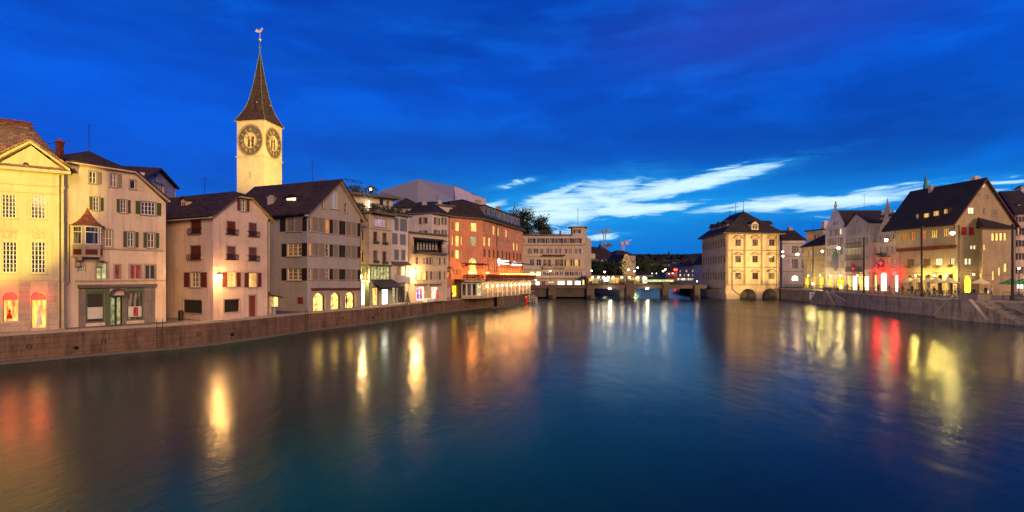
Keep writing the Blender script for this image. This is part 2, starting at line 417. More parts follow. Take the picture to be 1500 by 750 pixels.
def spot_light(name, loc, target, power, col, angle, blend=.5, r=.3, parent=None):
    d = bpy.data.lights.new(name, 'SPOT'); d.energy = power; d.color = col; d.shadow_soft_size = r
    d.spot_size = R(angle); d.spot_blend = blend
    o = bpy.data.objects.new(name, d); COL.objects.link(o)
    o.rotation_euler = (Vector(loc)-Vector(target)).to_track_quat('Z', 'Y').to_euler()
    if parent is not None: o.location = Vector(loc)-parent_loc(parent); o.parent = parent
    else: o.location = loc
    return o

class Fac:
    """a vertical facade plane through two ground points given by photo column and distance"""
    def __init__(s, px0, Y0, px1, Y1):
        s.A = Vector(((px0-CX)/FL*Y0, Y0, 0)); s.B = Vector(((px1-CX)/FL*Y1, Y1, 0))
        d = s.B-s.A; s.L = d.length; s.d = d.normalized(); s.n = Vector((s.d.y, -s.d.x, 0))
    def sz(s, px, py, t=0):
        r = ray(px, py); k = (s.A.dot(s.n)-t)/r.dot(s.n); p = r*k; return ((p-s.A).dot(s.d), p.z+H)
    def P(s, u, t, z): p = s.A+s.d*u-s.n*t; return Vector((p.x, p.y, z))
    def rect(s, x0, x1, y0, y1, t=0):
        xm, ym = (x0+x1)/2, (y0+y1)/2
        return (s.sz(x0, ym, t)[0], s.sz(x1, ym, t)[0], s.sz(xm, y1, t)[1], s.sz(xm, y0, t)[1])
    def box(s, mb, u0, u1, t0, t1, z0, z1, mi=0):     # t: behind is positive, proud is negative
        return mb.hexa([s.P(u0, t0, z0), s.P(u1, t0, z0), s.P(u1, t1, z0), s.P(u0, t1, z0), s.P(u0, t0, z1), s.P(u1, t0, z1), s.P(u1, t1, z1), s.P(u0, t1, z1)], mi)
def inpoly(p, poly):
    x, y = p; c = False; j = len(poly)-1
    for i in range(len(poly)):
        xi, yi = poly[i]; xj, yj = poly[j]
        if (yi > y) != (yj > y) and x < (xj-xi)*(y-yi)/(yj-yi)+xi: c = not c
        j = i
    return c
def arch_poly(u0, u1, z0, z1, rise=None, n=10):
    rise = (u1-u0)/2 if rise is None else rise
    rise = min(rise, (z1-z0)*.8); um = (u0+u1)/2; hw = (u1-u0)/2
    pts = [(u0, z0), (u1, z0)]
    for i in range(n+1):
        a = math.pi*i/n; pts.append((um+hw*math.cos(a), z1-rise+rise*math.sin(a)))
    return pts
def wall_mesh(mb, fac, outline, openings, mi=0, reveal=.2, t=0.0, rmi=None):
    verts = []; edges = []
    def ring(poly):
        b = len(verts); verts.extend(Vector(p) for p in poly)
        edges.extend((b+i, b+(i+1) % len(poly)) for i in range(len(poly)))
    ring(outline)
    for o in openings: ring(o)
    v, e, f, *_ = delaunay_2d_cdt(verts, edges, [], 0, 1e-5)
    b = len(mb.v); mb.v += [fac.P(p[0], t, p[1]) for p in v]
    for tri in f:
        c = (sum(v[i][0] for i in tri)/3, sum(v[i][1] for i in tri)/3)
        if not inpoly(c, outline) or any(inpoly(c, o) for o in openings): continue
        tri = tuple(b+i for i in tri)
        mb.f.append(tri); mb.m.append(mi)
    for o in openings:
        for i in range(len(o)):
            a, c = o[i], o[(i+1) % len(o)]
            mb.poly([fac.P(a[0], t, a[1]), fac.P(c[0], t, c[1]), fac.P(c[0], t+reveal, c[1]), fac.P(a[0], t+reveal, a[1])], mi if rmi is None else rmi)

class House:
    def __init__(s, name, label, cat, fac, z0, wallm, group=None):
        s.z0 = z0; s.wm = wallm; s.root = thing(name, label, cat, fac.P(fac.L/2, 0, z0), group)
        s.faces = []; s.extra = MB()
    def face(s, fac, outline, base=None):
        """outline in photo pixels along the top, left to right; the base is closed at z0"""
        pts = [fac.sz(*p) for p in outline]
        z0 = s.z0 if base is None else base
        pts = [(pts[0][0], z0)]+pts+[(pts[-1][0], z0)]
        fac.out = pts; fac.op = []; s.faces.append(fac); fac.h = s
        return pts
    def part(s, mb, name, mats, parent=None, smooth=False): return mb.build(name, mats, s.root if parent is None else parent, smooth)
    def win(s, fac, x0, x1, y0, y1, pane=None, nx=2, nz=2, sash=None, trim=None, sill=True, arch=None, shut=None, sh=None, tw=.09, closed=False, name='window', fr=.06, dep=.14, raw=None, balc=False):
        pane = pane or M_glass; sash = sash or M_wood; trim = trim or M_trim
        u0, u1, z0, z1 = raw or fac.rect(x0, x1, y0, y1)
        poly = arch_poly(u0, u1, z0, z1, arch if arch is not True else None) if arch else [(u0, z0), (u1, z0), (u1, z1), (u0, z1)]
        fac.op.append(poly)
        mb = MB()
        # stone surround, proud of the wall
        if trim is not False:
            if arch:
                um = (u0+u1)/2
                for i in range(1, len(poly)-1):
                    a, b = Vector(poly[i]), Vector(poly[i+1]); c = Vector((um, (z1+z0)/2))
                    def out(p):
                        q = (p-c); q.normalize(); return p+q*tw
                    ao, bo = out(a), out(b)
                    mb.prism([fac.P(a.x, -.04, a.y), fac.P(b.x, -.04, b.y), fac.P(bo.x, -.04, bo.y), fac.P(ao.x, -.04, ao.y)], -fac.n*.045, 1)
            else:
                for (a, b, c, d) in ((u0-tw, u0, z0, z1), (u1, u1+tw, z0, z1), (u0-tw, u1+tw, z1, z1+tw)):
                    fac.box(mb, a, b, -.04, .01, c, d, 1)
        # sash
        mx, mz = u1-u0, z1-z0; w = min(fr, mx*.12)
        inner = arch_poly(u0, u1, z0, z1, arch if arch is not True else None)
        if arch:
            for i in range(len(poly)):
                a, b = Vector(poly[i]), Vector(poly[(i+1) % len(poly)]); c = Vector(((u0+u1)/2, (z1+z0)/2))
                ai, bi = a+(c-a).normalized()*w*1.3, b+(c-b).normalized()*w*1.3
                mb.prism([fac.P(a.x, dep-.05, a.y), fac.P(b.x, dep-.05, b.y), fac.P(bi.x, dep-.05, bi.y), fac.P(ai.x, dep-.05, ai.y)], -fac.n*.05, 0)
        else:
            for (a, b, c, d) in ((u0, u0+w, z0, z1), (u1-w, u1, z0, z1), (u0+w, u1-w, z0, z0+w), (u0+w, u1-w, z1-w, z1)):
                fac.box(mb, a, b, dep-.06, dep, c, d, 0)
        top = z1-w*.5 if not arch else z1-(mx/2 if arch is True else arch)*.12
        for i in range(1, nx):
            u = u0+mx*i/nx; ww = w*.55 if nx != 2 else w*.7
            fac.box(mb, u-ww, u+ww, dep-.055, dep, z0+w*.5, top)
        for i in range(1, nz):
            z = z0+mz*i/nz; inset = w*.6
            fac.box(mb, u0+inset, u1-inset, dep-.045, dep, z-w*.3, z+w*.3)
        wo = s.part(mb, name, [sash, trim or sash])
        pm = MB(); pm.poly([fac.P(p[0], dep+.005, p[1]) for p in poly]); s.part(pm, 'pane', pane, wo)
        if sill:
            k = MB(); fac.box(k, u0-tw*1.3, u1+tw*1.3, -.12, .02, z0-.1, z0-.005); s.part(k, 'sill', trim or M_trim, wo)
        if balc:
            k = MB(); b0, b1 = u0-.18, u1+.18
            for zz in (z0-.05, z0+.42): fac.box(k, b0, b1, -.30, -.26, zz, zz+.05)
            n = 7
            for i in range(n+1):
                u = b0+.02+(b1-b0-.04)*i/n; fac.box(k, u-.02, u+.02, -.295, -.265, z0-.02, z0+.44)
            for u in (b0, b1-.05): fac.box(k, u, u+.05, -.26, 0, z0-.05, z0); fac.box(k, u, u+.05, -.26, 0, z0+.42, z0+.47)
            s.part(k, 'iron_guard', M_iron, wo)
        if sh is not None:
            sides = shut or 'lr'; sw = mx*.5
            for c in sides:
                k = MB()
                if c == 'l': a, b = u0-tw-.01-sw, u0-tw-.01
                elif c == 'r': a, b = u1+tw+.01, u1+tw+.01+sw
                elif c == 'L': a, b = u0-tw-.01-sw*.62, u0-tw-.01
                elif c == 'R': a, b = u1+tw+.01, u1+tw+.01+sw*.62
                elif c == '(': a, b = u0+.01, (u0+u1)/2-.012
                elif c == ')': a, b = (u0+u1)/2+.012, u1-.01
                tt = (-.10, -.055) if c in 'lrLR' else (.0, .05)
                fac.box(k, a, b, tt[0], tt[1], z0, z1); 
                # rails
                for (p, q) in ((z0+.002, z0+.1), (z1-.1, z1-.002), ((z0+z1)/2-.04, (z0+z1)/2+.04)):
                    fac.box(k, a+.004, b-.004, tt[0]-.015, tt[0], p, q)
                s.part(k, 'shutter', sh, wo)
        return wo
    def row(s, fac, xs, yl, yr, xl, xr, **kw):
        """a row of windows: yl/yr = (top,bottom) rows at columns xl/xr"""
        for i, (a, b) in enumerate(xs):
            k = ((a+b)/2-xl)/(xr-xl)
            z = {q: v[i] for q, v in kw.items() if isinstance(v, list)}
            kk = {q: v for q, v in kw.items() if not isinstance(v, list)}; kk.update(z)
            s.win(fac, a, b, yl[0]+(yr[0]-yl[0])*k, yl[1]+(yr[1]-yl[1])*k, **kk)
    def ledge(s, fac, x0, y0, x1, y1=None, h=.16, d=.12, m=None, name='ledge', t=0.0):
        u0, z = fac.sz(x0, y0); u1, _ = fac.sz(x1, y0 if y1 is None else y1)
        k = MB(); fac.box(k, u0, u1, t-d, t+.01, z-h, z); return s.part(k, name, m or M_trim)
    def fbox(s, fac, x0, x1, y0, y1, d0, d1, m, name, parent=None):
        u0, u1, z0, z1 = fac.rect(x0, x1, y0, y1); k = MB(); fac.box(k, u0, u1, d0, d1, z0, z1); return s.part(k, name, m, parent)
    def walls(s, back=None, name='wall'):
        mb = MB(); 
        for fac in s.faces: wall_mesh(mb, fac, fac.out, fac.op)
        mb.v += s.extra.v and [] or []
        b = len(mb.v); mb.v += s.extra.v; mb.f += [tuple(b+i for i in f) for f in s.extra.f]; mb.m += s.extra.m
        return s.part(mb, name, s.wm)
    def back(s, pts, ztop):
        """hidden walls: polyline of (fac,u,t) plan points"""
        q = [f.P(u, t, 0) for (f, u, t) in pts]
        for a, b in zip(q, q[1:]):
            s.extra.poly([(a.x, a.y, s.z0), (b.x, b.y, s.z0), (b.x, b.y, ztop), (a.x, a.y, ztop)])
    def chimney(s, c, w, h, m=None):
        k = MB(); x, y, z = c; k.box(x-w/2, x+w/2, y-w/2, y+w/2, z-1.2, z+h); k.box(x-w/2-.06, x+w/2+.06, y-w/2-.06, y+w/2+.06, z+h, z+h+.14)
        k.box(x-w*.3, x+w*.3, y-w*.3, y+w*.3, z+h+.14, z+h+.36)
        return s.part(k, 'chimney', m or M_trim)
# ------------------------------------------------------------------ setting: water, banks, hills
QL, QR = 2.12, 2.85
def at(px, Y): return Vector(((px-CX)/FL*Y, Y, 0))
def water_mat():
    m, t, out = mat('river_water'); v = objc(t)
    n1 = t.noise(t.mapv(v, (1, .5, 1)), .85, 6, .62, .5); n2 = t.noise(t.mapv(v, (1, .6, 1)), .08, 4, .55, .6)
    n3 = t.noise(t.mapv(v, (1, .6, 1)), 3.4, 4, .65, .4)
    patch = t.ramp(t.noise(t.mapv(v, (1, .4, 1)), .055, 4, .6, 1.0), [(.36, (0, 0, 0)), (.64, (1, 1, 1))])
    h = t.m('ADD', t.m('ADD', t.m('MULTIPLY', n1, .7), t.m('MULTIPLY', n2, 2.4)), t.m('MULTIPLY', t.m('MULTIPLY', n3, .42), patch))
    rough = t.mix(patch, (.16, .16, .16, 1), (.24, .24, .24, 1))
    deep = t.mix(patch, (.0008, .030, .022, 1), (.001, .040, .030, 1))
    return princ(t, out, deep, rough, h, .24, .12, spec=.26, ior=1.33) and m
MW = water_mat()
w = MB(); w.poly([(-4000, -300, 0), (4000, -300, 0), (4000, 4200, 0), (-4000, 4200, 0)])
struct(w.build('river_water', MW))
LQ = [(-60, 34.2), (0, 35.8), (125, 39.3), (250, 43.1), (312, 45.9), (380, 50.5), (453, 57.3), (526, 64.2), (570, 70), (640, 83.5), (700, 97), (760, 111), (773, 128), (783, 141.5)]
LQ = [at(*p) for p in LQ]; LQ = [Vector((-46, 22, 0)), Vector((-58, -40, 0))][::-1]+LQ
RQ = [(71.8, 137), (71.4, 130), (69.3, 112), (66.7, 100), (64.5, 87.7), (64.4, 77), (65.2, 71), (66.2, 66), (67.6, 58), (70, 40), (74, 10), (78, -40)]
RQ = [Vector((x, y, 0)) for x, y in RQ]
g = MB()
pts = [(p.x, p.y) for p in LQ]+[(18, 141.6), (22, 155), (60, 330), (60, 420), (-1500, 420), (-1500, -40)]
bmp = MB()
vv = [Vector(p) for p in pts]
V_, E_, F_, *_ = delaunay_2d_cdt(vv, [(i, (i+1) % len(vv)) for i in range(len(vv))], [], 1, 1e-5)
for f in F_: g.poly([(V_[i][0], V_[i][1], QL) for i in f])
struct(g.build('left_bank_pavement', M_pave))
g = MB()
pts = [(p.x, p.y) for p in RQ][::-1]+[(56, 139), (57, 168), (62, 200), (110, 330), (110, 420), (1500, 420), (1500, -40)]
vv = [Vector(p) for p in pts]
V_, E_, F_, *_ = delaunay_2d_cdt(vv, [(i, (i+1) % len(vv)) for i in range(len(vv))], [], 1, 1e-5)
for f in F_: g.poly([(V_[i][0], V_[i][1], QR) for i in f])
struct(g.build('right_bank_pavement', M_pave))
g = MB(); g.poly([(-4000, 332, 3.0), (4000, 332, 3.0), (4000, 4200, 3.0), (-4000, 4200, 3.0)]); struct(g.build('far_ground', M_hill))

def ribbon(mb, P, off0, off1, z0, z1, mi=0, side=1):
    """wall following a polyline; offsets to the river side"""
    n = len(P); N = []
    for i in range(n):
        a = P[max(i-1, 0)]; b = P[min(i+1, n-1)]; d = (b-a).normalized(); N.append(Vector((d.y, -d.x, 0))*side)
    A = [p+q*off0 for p, q in zip(P, N)]; B = [p+q*off1 for p, q in zip(P, N)]
    b = len(mb.v)
    for p, q in zip(A, B):
        mb.v += [Vector((p.x, p.y, z0)), Vector((q.x, q.y, z0)), Vector((q.x, q.y, z1)), Vector((p.x, p.y, z1))]
    for i in range(n-1):
        k = b+4*i
        for x, y in ((0, 1), (1, 2), (2, 3), (3, 0)):
            mb.f.append((k+x, k+y, k+4+y, k+4+x)); mb.m.append(mi)
    mb.f.append((b, b+1, b+2, b+3)); mb.m.append(mi); k = b+4*(n-1); mb.f.append((k+3, k+2, k+1, k)); mb.m.append(mi)
def densify(P, step=3.0):
    out = [P[0]]
    for a, b in zip(P, P[1:]):
        n = max(1, int((b-a).length/step))
        for i in range(1, n+1): out.append(a+(b-a)*i/n)
    return out
rt = thing('quay_wall', 'long brown stone embankment wall below the left row of houses', 'wall', (LQ[3].x, LQ[3].y, 0))
k = MB(); ribbon(k, LQ, -.5, 0, -1.2, QL-.16); k.build('masonry', M_quay, rt)
k = MB(); ribbon(k, LQ, -.62, .07, QL-.16, QL+.05); k.build('coping', M_trim, rt)
k = MB(); ribbon(k, LQ, 0, .22, -1.2, .22); k.build('footing', M_trimdark, rt)
rt = thing('quay_wall', 'pale stained embankment wall under the railing on the right bank', 'wall', (RQ[4].x, RQ[4].y, 0))
k = MB(); ribbon(k, RQ, -.5, 0, -1.2, QR-.2); k.build('masonry', M_quayr, rt)
k = MB(); ribbon(k, RQ, -.62, .1, QR-.2, QR+.04); k.build('coping', M_trim, rt)
k = MB(); ribbon(k, RQ, 0, .25, -1.2, .16); k.build('footing', M_trimdark, rt)

# hills beyond the town
def hills():
    g = MB(); nx, ny = 120, 14; b = 0
    prof = [(-400, 300), (300, 352), (700, 372), (850, 384), (905, 383), (931, 380), (947, 378), (960, 377), (987, 376), (1000, 374), (1016, 371), (1027, 373), (1100, 366), (1300, 372), (1600, 352), (2100, 330)]
    def ph(px):
        for (a, ya), (b, yb) in zip(prof, prof[1:]):
            if a <= px <= b: return ya+(yb-ya)*(px-a)/(b-a)
        return 350
    rr = random.Random(3)
    for j in range(ny+1):
        Y = 420+j*130; f = min(1, (j/9.0))
        for i in range(nx+1):
            px = -400+2500*i/nx; top = (YH-ph(px))/FL*(420+9*130)+H
            z = 3.0+(top-3.0)*(f**.8)*(1 if j <= 9 else 1-.05*(j-9))+(rr.uniform(-3.0, 4.5) if 0 < j else 0)*f
            g.v.append(Vector(((px-CX)/FL*Y, Y, z)))
    for j in range(ny):
        for i in range(nx):
            a = j*(nx+1)+i; g.f.append((a, a+1, a+nx+2, a+nx+1)); g.m.append(0)
    return g.build('hills', M_hill, smooth=True)
struct(hills())

# ------------------------------------------------------------------ LEFT BANK
def gable_roof(h, fac, apex, el, er, depth, over=.45, eover=.35, th=.2, tm=None, lit_under=None, name='roof', hipclip=None, ext=0):
    """apex, el, er are (u,z) on the facade; ridge runs back from it"""
    mb = MB(); a = Vector(apex)
    for e in (el, er):
        e = Vector(e); d = (e-a).normalized(); e2 = e+d*eover
        p = [fac.P(a.x, -over, a.y+th), fac.P(e2.x, -over, e2.y+th), fac.P(e2.x, depth, e2.y+th), fac.P(a.x, depth, a.y+th)]
        mb.slab(p, th)
    return h.part(mb, name, tm or M_tile)
# --- A: yellow baroque house with pediment
fA = Fac(0, 37.0, 92, 38.9)
h = House('baroque_house', 'brightly floodlit yellow baroque house with pediment at the far left', 'house', fA, QL, M_yellowstone)
zc = fA.sz(50, 252)[1]; zpk = fA.sz(45.6, 209)[1]; uR = fA.sz(93.5, 300)[0]; uL = -10.0
h.face(fA, [(0, 252)]); fA.out = [(uL, QL), (uL, zc), (uR, zc), (uR, QL)]
for (a, b, c, d) in ((2.5, 23, 284.6, 319), (45, 66.4, 286, 320), (3.2, 24.6, 353.8, 399.2), (45.4, 66.4, 354, 400)):
    h.win(fA, a, b, c, d, nx=4, nz=6 if d < 330 else 7, trim=M_yellowstone, fr=.05, dep=.12, tw=.12)
for off in (-2.15, -4.3):
    for (c, d, nz) in ((284, 319, 6), (353.8, 399.5, 7)):
        u0, u1, z0, z1 = fA.rect(3, 24, c, d); h.win(fA, 0, 0, 0, 0, raw=(u0+off, u1+off, z0, z1), nx=4, nz=nz, trim=M_yellowstone, fr=.05, tw=.12)
h.win(fA, 4, 26.2, 428, 471.4, pane=M_archpane, nx=1, nz=1, arch=True, trim=M_yellowstone, tw=.16, fr=.04, dep=.3, name='shop_window')
h.win(fA, 45.6, 67.6, 427, 481, pane=M_archpane, nx=1, nz=1, arch=True, trim=M_yellowstone, tw=.16, fr=.04, dep=.3, sill=False, name='shop_window')
h.walls()
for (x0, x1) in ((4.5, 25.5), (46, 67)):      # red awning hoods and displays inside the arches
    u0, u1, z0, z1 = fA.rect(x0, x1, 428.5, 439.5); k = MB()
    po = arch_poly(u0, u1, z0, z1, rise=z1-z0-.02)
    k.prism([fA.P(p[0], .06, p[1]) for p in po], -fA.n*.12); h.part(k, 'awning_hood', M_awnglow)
k = MB()    # mannequin figures in the lit arches: dress, torso, head
for (px, y0, y1, hat) in ((13, 452, 467, 0), (57, 448, 476, 1)):
    u, zb = fA.sz(px, y1); _, zt = fA.sz(px, y0); hh = zt-zb
    k.lathe(fA.P(u, .16, zb), [(.16, 0), (.13, hh*.3), (.05, hh*.55), (.09, hh*.75), (.03, hh*.84), (.055, hh*.92), (.01, hh)], 8)
    h.part(k, 'display_figure', M_redfabric if not hat else M_whitefabric); k = MB()
# cornice, architrave, pediment
k = MB(); fA.box(k, uL-.3, uR+.45, -.42, .05, zc, zc+.22); h.part(k, 'cornice', M_yellowstone)
h.ledge(fA, -140, 268, 92, 272.7, h=.12, d=.12, m=M_yellowstone)
zl = fA.sz(50, 270)[1]
k = MB(); fA.box(k, uL, uR+.05, -.13, .01, zl-.1, zl); h.part(k, 'architrave', M_yellowstone)
ap = fA.sz(45.6, 211); er = (uR+.4, zc+.22); el = (2*ap[0]-uR-.4, zc+.22)
k = MB(); wall_mesh(k, fA, [(el[0]+.3, zc+.22), (er[0]-.3, zc+.22), (ap[0], ap[1]-.12)], [[(ap[0]-.28+.18*math.cos(a), fA.sz(35.5, 241)[1]+.18*math.sin(a)) for a in [math.pi*2*i/12 for i in range(12)]]], t=-.02)
h.part(k, 'tympanum', M_yellowstone)
k = MB(); k.ball(fA.P(ap[0]-.28, .12, fA.sz(35.5, 241)[1]), .17); h.part(k, 'oculus', M_darkdoor)
k = MB()
for e in (el, er): k.prism([fA.P(ap[0], -.38, ap[1]), fA.P(e[0], -.38, e[1]), fA.P(e[0], -.38, e[1]+.2), fA.P(ap[0], -.38, ap[1]+.2)], -fA.n*.42)
h.part(k, 'raking_cornice', M_yellowstone)
k = MB()
for e in (el, er):
    d = .25 if e is er else -.25
    k.slab([fA.P(ap[0], -.5, ap[1]+.34), fA.P(e[0]+d, -.5, e[1]+.26), fA.P(e[0]+d, 2.6, e[1]+.26), fA.P(ap[0], 2.9, ap[1]+.34)], .12)
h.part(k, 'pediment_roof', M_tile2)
# big tiled roof behind
rb = fA.sz(45, 184, t=5.2); rl = (uL-2, rb[1]+.1)
k = MB()
k.slab([fA.P(uL-.4, -.25, zc+.3), fA.P(uR+.3, -.25, zc+.3), fA.P(uR-.2, .35, zc+1.1), fA.P(rb[0], 5.2, rb[1]), fA.P(rl[0], 5.2, rb[1])], .15)
k.slab([fA.P(uR+.3, -.25, zc+.3), fA.P(uR+.3, 9, zc+.3), fA.P(rb[0], 7, rb[1]), fA.P(rb[0], 5.2, rb[1]), fA.P(uR-.2, .35, zc+1.1)], .15)
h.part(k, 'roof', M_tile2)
k = MB(); r2 = fA.sz(43, 177, t=5.6)
k.slab([fA.P(uL-2, 5.0, rb[1]+.02), fA.P(rb[0]+.25, 5.0, rb[1]+.02), fA.P(r2[0], 5.7, rb[1]+.42), fA.P(uL-2, 5.7, rb[1]+.55)], .1); h.part(k, 'ridge_cap', M_tilered)
for z_ in (QL+.0,):
    k = MB(); zt = fA.sz(60, 470)[1]
    for (a, b) in ((uL, fA.sz(3.6, 450)[0]), (fA.sz(3.6, 450)[0], fA.sz(44.6, 450)[0]), (fA.sz(68.6, 450)[0], uR+.03)): fA.box(k, a, b, -.07, .01, QL, zt)
    h.part(k, 'plinth', M_rust)
for (a, b) in ((26.5, 45), (69, 86)):      # rusticated piers of the ground floor
    u0, u1, z0, z1 = fA.rect(a, b, 408, 470); k = MB(); n = 8
    for i in range(n): fA.box(k, u0+.04, u1-.04, -.045, .01, z0+(z1-z0)*i/n+.02, z0+(z1-z0)*(i+1)/n-.012)
    h.part(k, 'rusticated_pier', M_rust)
h.ledge(fA, -150, 409, 93, 411, h=.14, d=.1, m=M_yellowstone)
for (a, b) in ((86, 93.4),):
    u0, u1, z0, z1 = fA.rect(a, b, 278, 408); k = MB(); fA.box(k, u0, u1, -.06, .01, z0, z1); h.part(k, 'pilaster', M_yellowstone)
    k = MB(); fA.box(k, u0-.05, u1+.05, -.12, .01, z1, z1+.25); h.part(k, 'capital', M_yellowstone)
for (a, b) in ((2, 26), (44, 68)):     # carved relief panels with a little arch over them
    u0, u1, z0, z1 = fA.rect(a, b, 334, 350); k = MB(); rr = random.Random(a)
    for i in range(46):
        u = rr.uniform(u0+.08, u1-.08); z = z0+(z1-z0)*rr.uniform(.05, .8); r = rr.uniform(.035, .08)
        k.lathe(fA.P(u, -.0, z)-Vector((0, 0, r)), [(r*.3, 0), (r, r*.7), (r*.9, r*1.3), (r*.2, r*2)], 6)
    for i in range(12):
        a0 = math.pi*i/12; a1 = math.pi*(i+1)/12; um = (u0+u1)/2; hw = (u1-u0)/2
        f = lambda an, rr_: (um+(hw+rr_)*math.cos(an), z0+(z1-z0)*.62+((z1-z0)*.42+rr_)*math.sin(an))
        q = [f(a0, 0), f(a0, .07), f(a1, .07), f(a1, 0)]
        k.prism([fA.P(x, -.05, z) for x, z in q], -fA.n*.06)
    h.part(k, 'relief', M_yellowstone)
k = MB(); u, z = fA.sz(88.5, 300); k.tube(fA.P(u, -.13, zc-.1), fA.P(u, -.13, QL+.1), .05, n=6); h.part(k, 'downpipe', M_trimdark)
h.extra = MB()
k = MB(); k.poly([fA.P(uR, 0, QL), fA.P(uR, 9, QL), fA.P(uR, 9, zc+.2), fA.P(uR, 0, zc+.2)]); k.poly([fA.P(uL, 0, QL), fA.P(uL, 9, QL), fA.P(uL, 9, zc), fA.P(uL, 0, zc)]); k.poly([fA.P(uL, 9, QL), fA.P(uR, 9, QL), fA.P(uR, 9, zc), fA.P(uL, 9, zc)]); h.part(k, 'side_wall', M_yellowstone)

# --- B: cream house with oriel
fB = Fac(94, 40.0, 241, 45.6)
h = House('oriel_house', 'cream house with copper-hooded oriel and green shutters beside the yellow one', 'house', fB, QL, M_cream)
h.face(fB, [(94.5, 240), (112, 236), (196, 254), (243, 297)])
S = dict(sh=M_greensh)
h.win(fB, 131, 141, 251, 268.5, sh=M_greysh, shut='r'); h.win(fB, 161.5, 171, 254, 273.5, sh=M_greysh, shut='r'); h.win(fB, 190.5, 198.5, 264, 276.5, nx=1, nz=1)
h.win(fB, 137, 145, 289, 308, nz=3, shut='lr', **S); h.win(fB, 176.8, 184.8, 292.5, 311.5, nz=3, shut='lr', **S); h.win(fB, 206.8, 227.5, 296, 314.5, nx=4, nz=3, shut='LR', **S)
h.win(fB, 150.5, 164.5, 336.5, 361.5, nx=3, shut='l', sh=M_darksh, pane=M_dimwarm); h.win(fB, 187, 196, 339.5, 362, shut='lr', **S); h.win(fB, 216.5, 226, 341, 363, shut='lr', **S)
for (a, b, p, n) in ((141, 157, M_shopg, 2), (168, 176.5, M_litred, 1), (190.5, 206.5, M_litred, 2), (212.5, 227.5, M_glass2, 2)):
    h.win(fB, a, b, 384.5 if a < 150 else 388, 409, nx=n, nz=2 if n == 2 and a < 150 else 1, pane=p, sash=M_trim, sill=False, tw=.1)
h.win(fB, 114.5, 124.5, 389, 398.5, nx=3, nz=2, pane=M_glass, sill=False, tw=.07, name='grille_window')
# shop front openings
h.win(fB, 126, 153.5, 429, 473, pane=M_glass2, nx=1, nz=1, sash=M_greend, trim=M_dstone, sill=False, fr=.12, name='display_window')
h.win(fB, 162, 180.5, 434, 477.5, pane=M_shopg, nx=2, nz=1, sash=M_darkdoor, trim=M_dstone, sill=False, fr=.12, dep=.35, name='entrance_door')
h.win(fB, 186, 210.5, 427.5, 469.5, pane=M_glass2, nx=1, nz=1, sash=M_greend, trim=M_dstone, sill=False, fr=.12, name='display_window')
uRb = fB.sz(241, 400)[0]
h.back([(fB, 0, 0), (fB, 0, 9), (fB, uRb, 9)], fB.sz(94, 240)[1]); h.extra.poly([fB.P(uRb, 0, QL), fB.P(uRb, 9, QL), fB.P(uRb, 9, fB.sz(243, 297)[1]), fB.P(uRb, 0, fB.sz(243, 297)[1])])
h.walls()
h.fbox(fB, 128, 152, 450, 467, .10, .13, M_frost, 'frosted_band'); h.fbox(fB, 188, 208, 449, 464, .10, .13, M_frost, 'frosted_band')
h.fbox(fB, 196, 203, 450, 463, .08, .095, M_litred, 'neon_shape')
for (a, b) in ((115, 125), (154, 160.5), (181.5, 185), (211.5, 227)): h.fbox(fB, a, b, 421.5, 479 if a < 180 else 476, -.07, 0, M_dstone if a != 154 else M_greend, 'pilaster')
h.fbox(fB, 113.5, 228.5, 416.5, 421, -.32, 0, M_trimdark, 'shop_cornice')
h.fbox(fB, 125, 154, 422.5, 428, -.04, 0, M_greend, 'sign_panel'); h.fbox(fB, 186, 211, 421.5, 427, -.04, 0, M_greend, 'sign_panel')
# half-round canopy over the door
u0, u1, z0, z1 = fB.rect(159.5, 184.5, 422, 433); k = MB(); n = 8; um = (u0+u1)/2; hw = (u1-u0)/2
for i in range(n):
    a0, a1 = math.pi*i/n, math.pi*(i+1)/n
    k.prism([fB.P(um+hw*math.cos(a0), -.55, z0+(z1-z0)*math.sin(a0)), fB.P(um+hw*math.cos(a1), -.55, z0+(z1-z0)*math.sin(a1)), fB.P(um+hw*.93*math.cos(a1), -.55, z0+(z1-z0)*.9*math.sin(a1)), fB.P(um+hw*.93*math.cos(a0), -.55, z0+(z1-z0)*.9*math.sin(a0))], -fB.n*.55)
fB.box(k, u0, u1, -.55, -.5, z0-.05, z0+.05)
h.part(k, 'door_canopy', M_steel)
h.ledge(fB, 110, 410.5, 242, 412, h=.13, d=.12); h.ledge(fB, 150, 363.4, 239, 365.3, h=.09, d=.14)
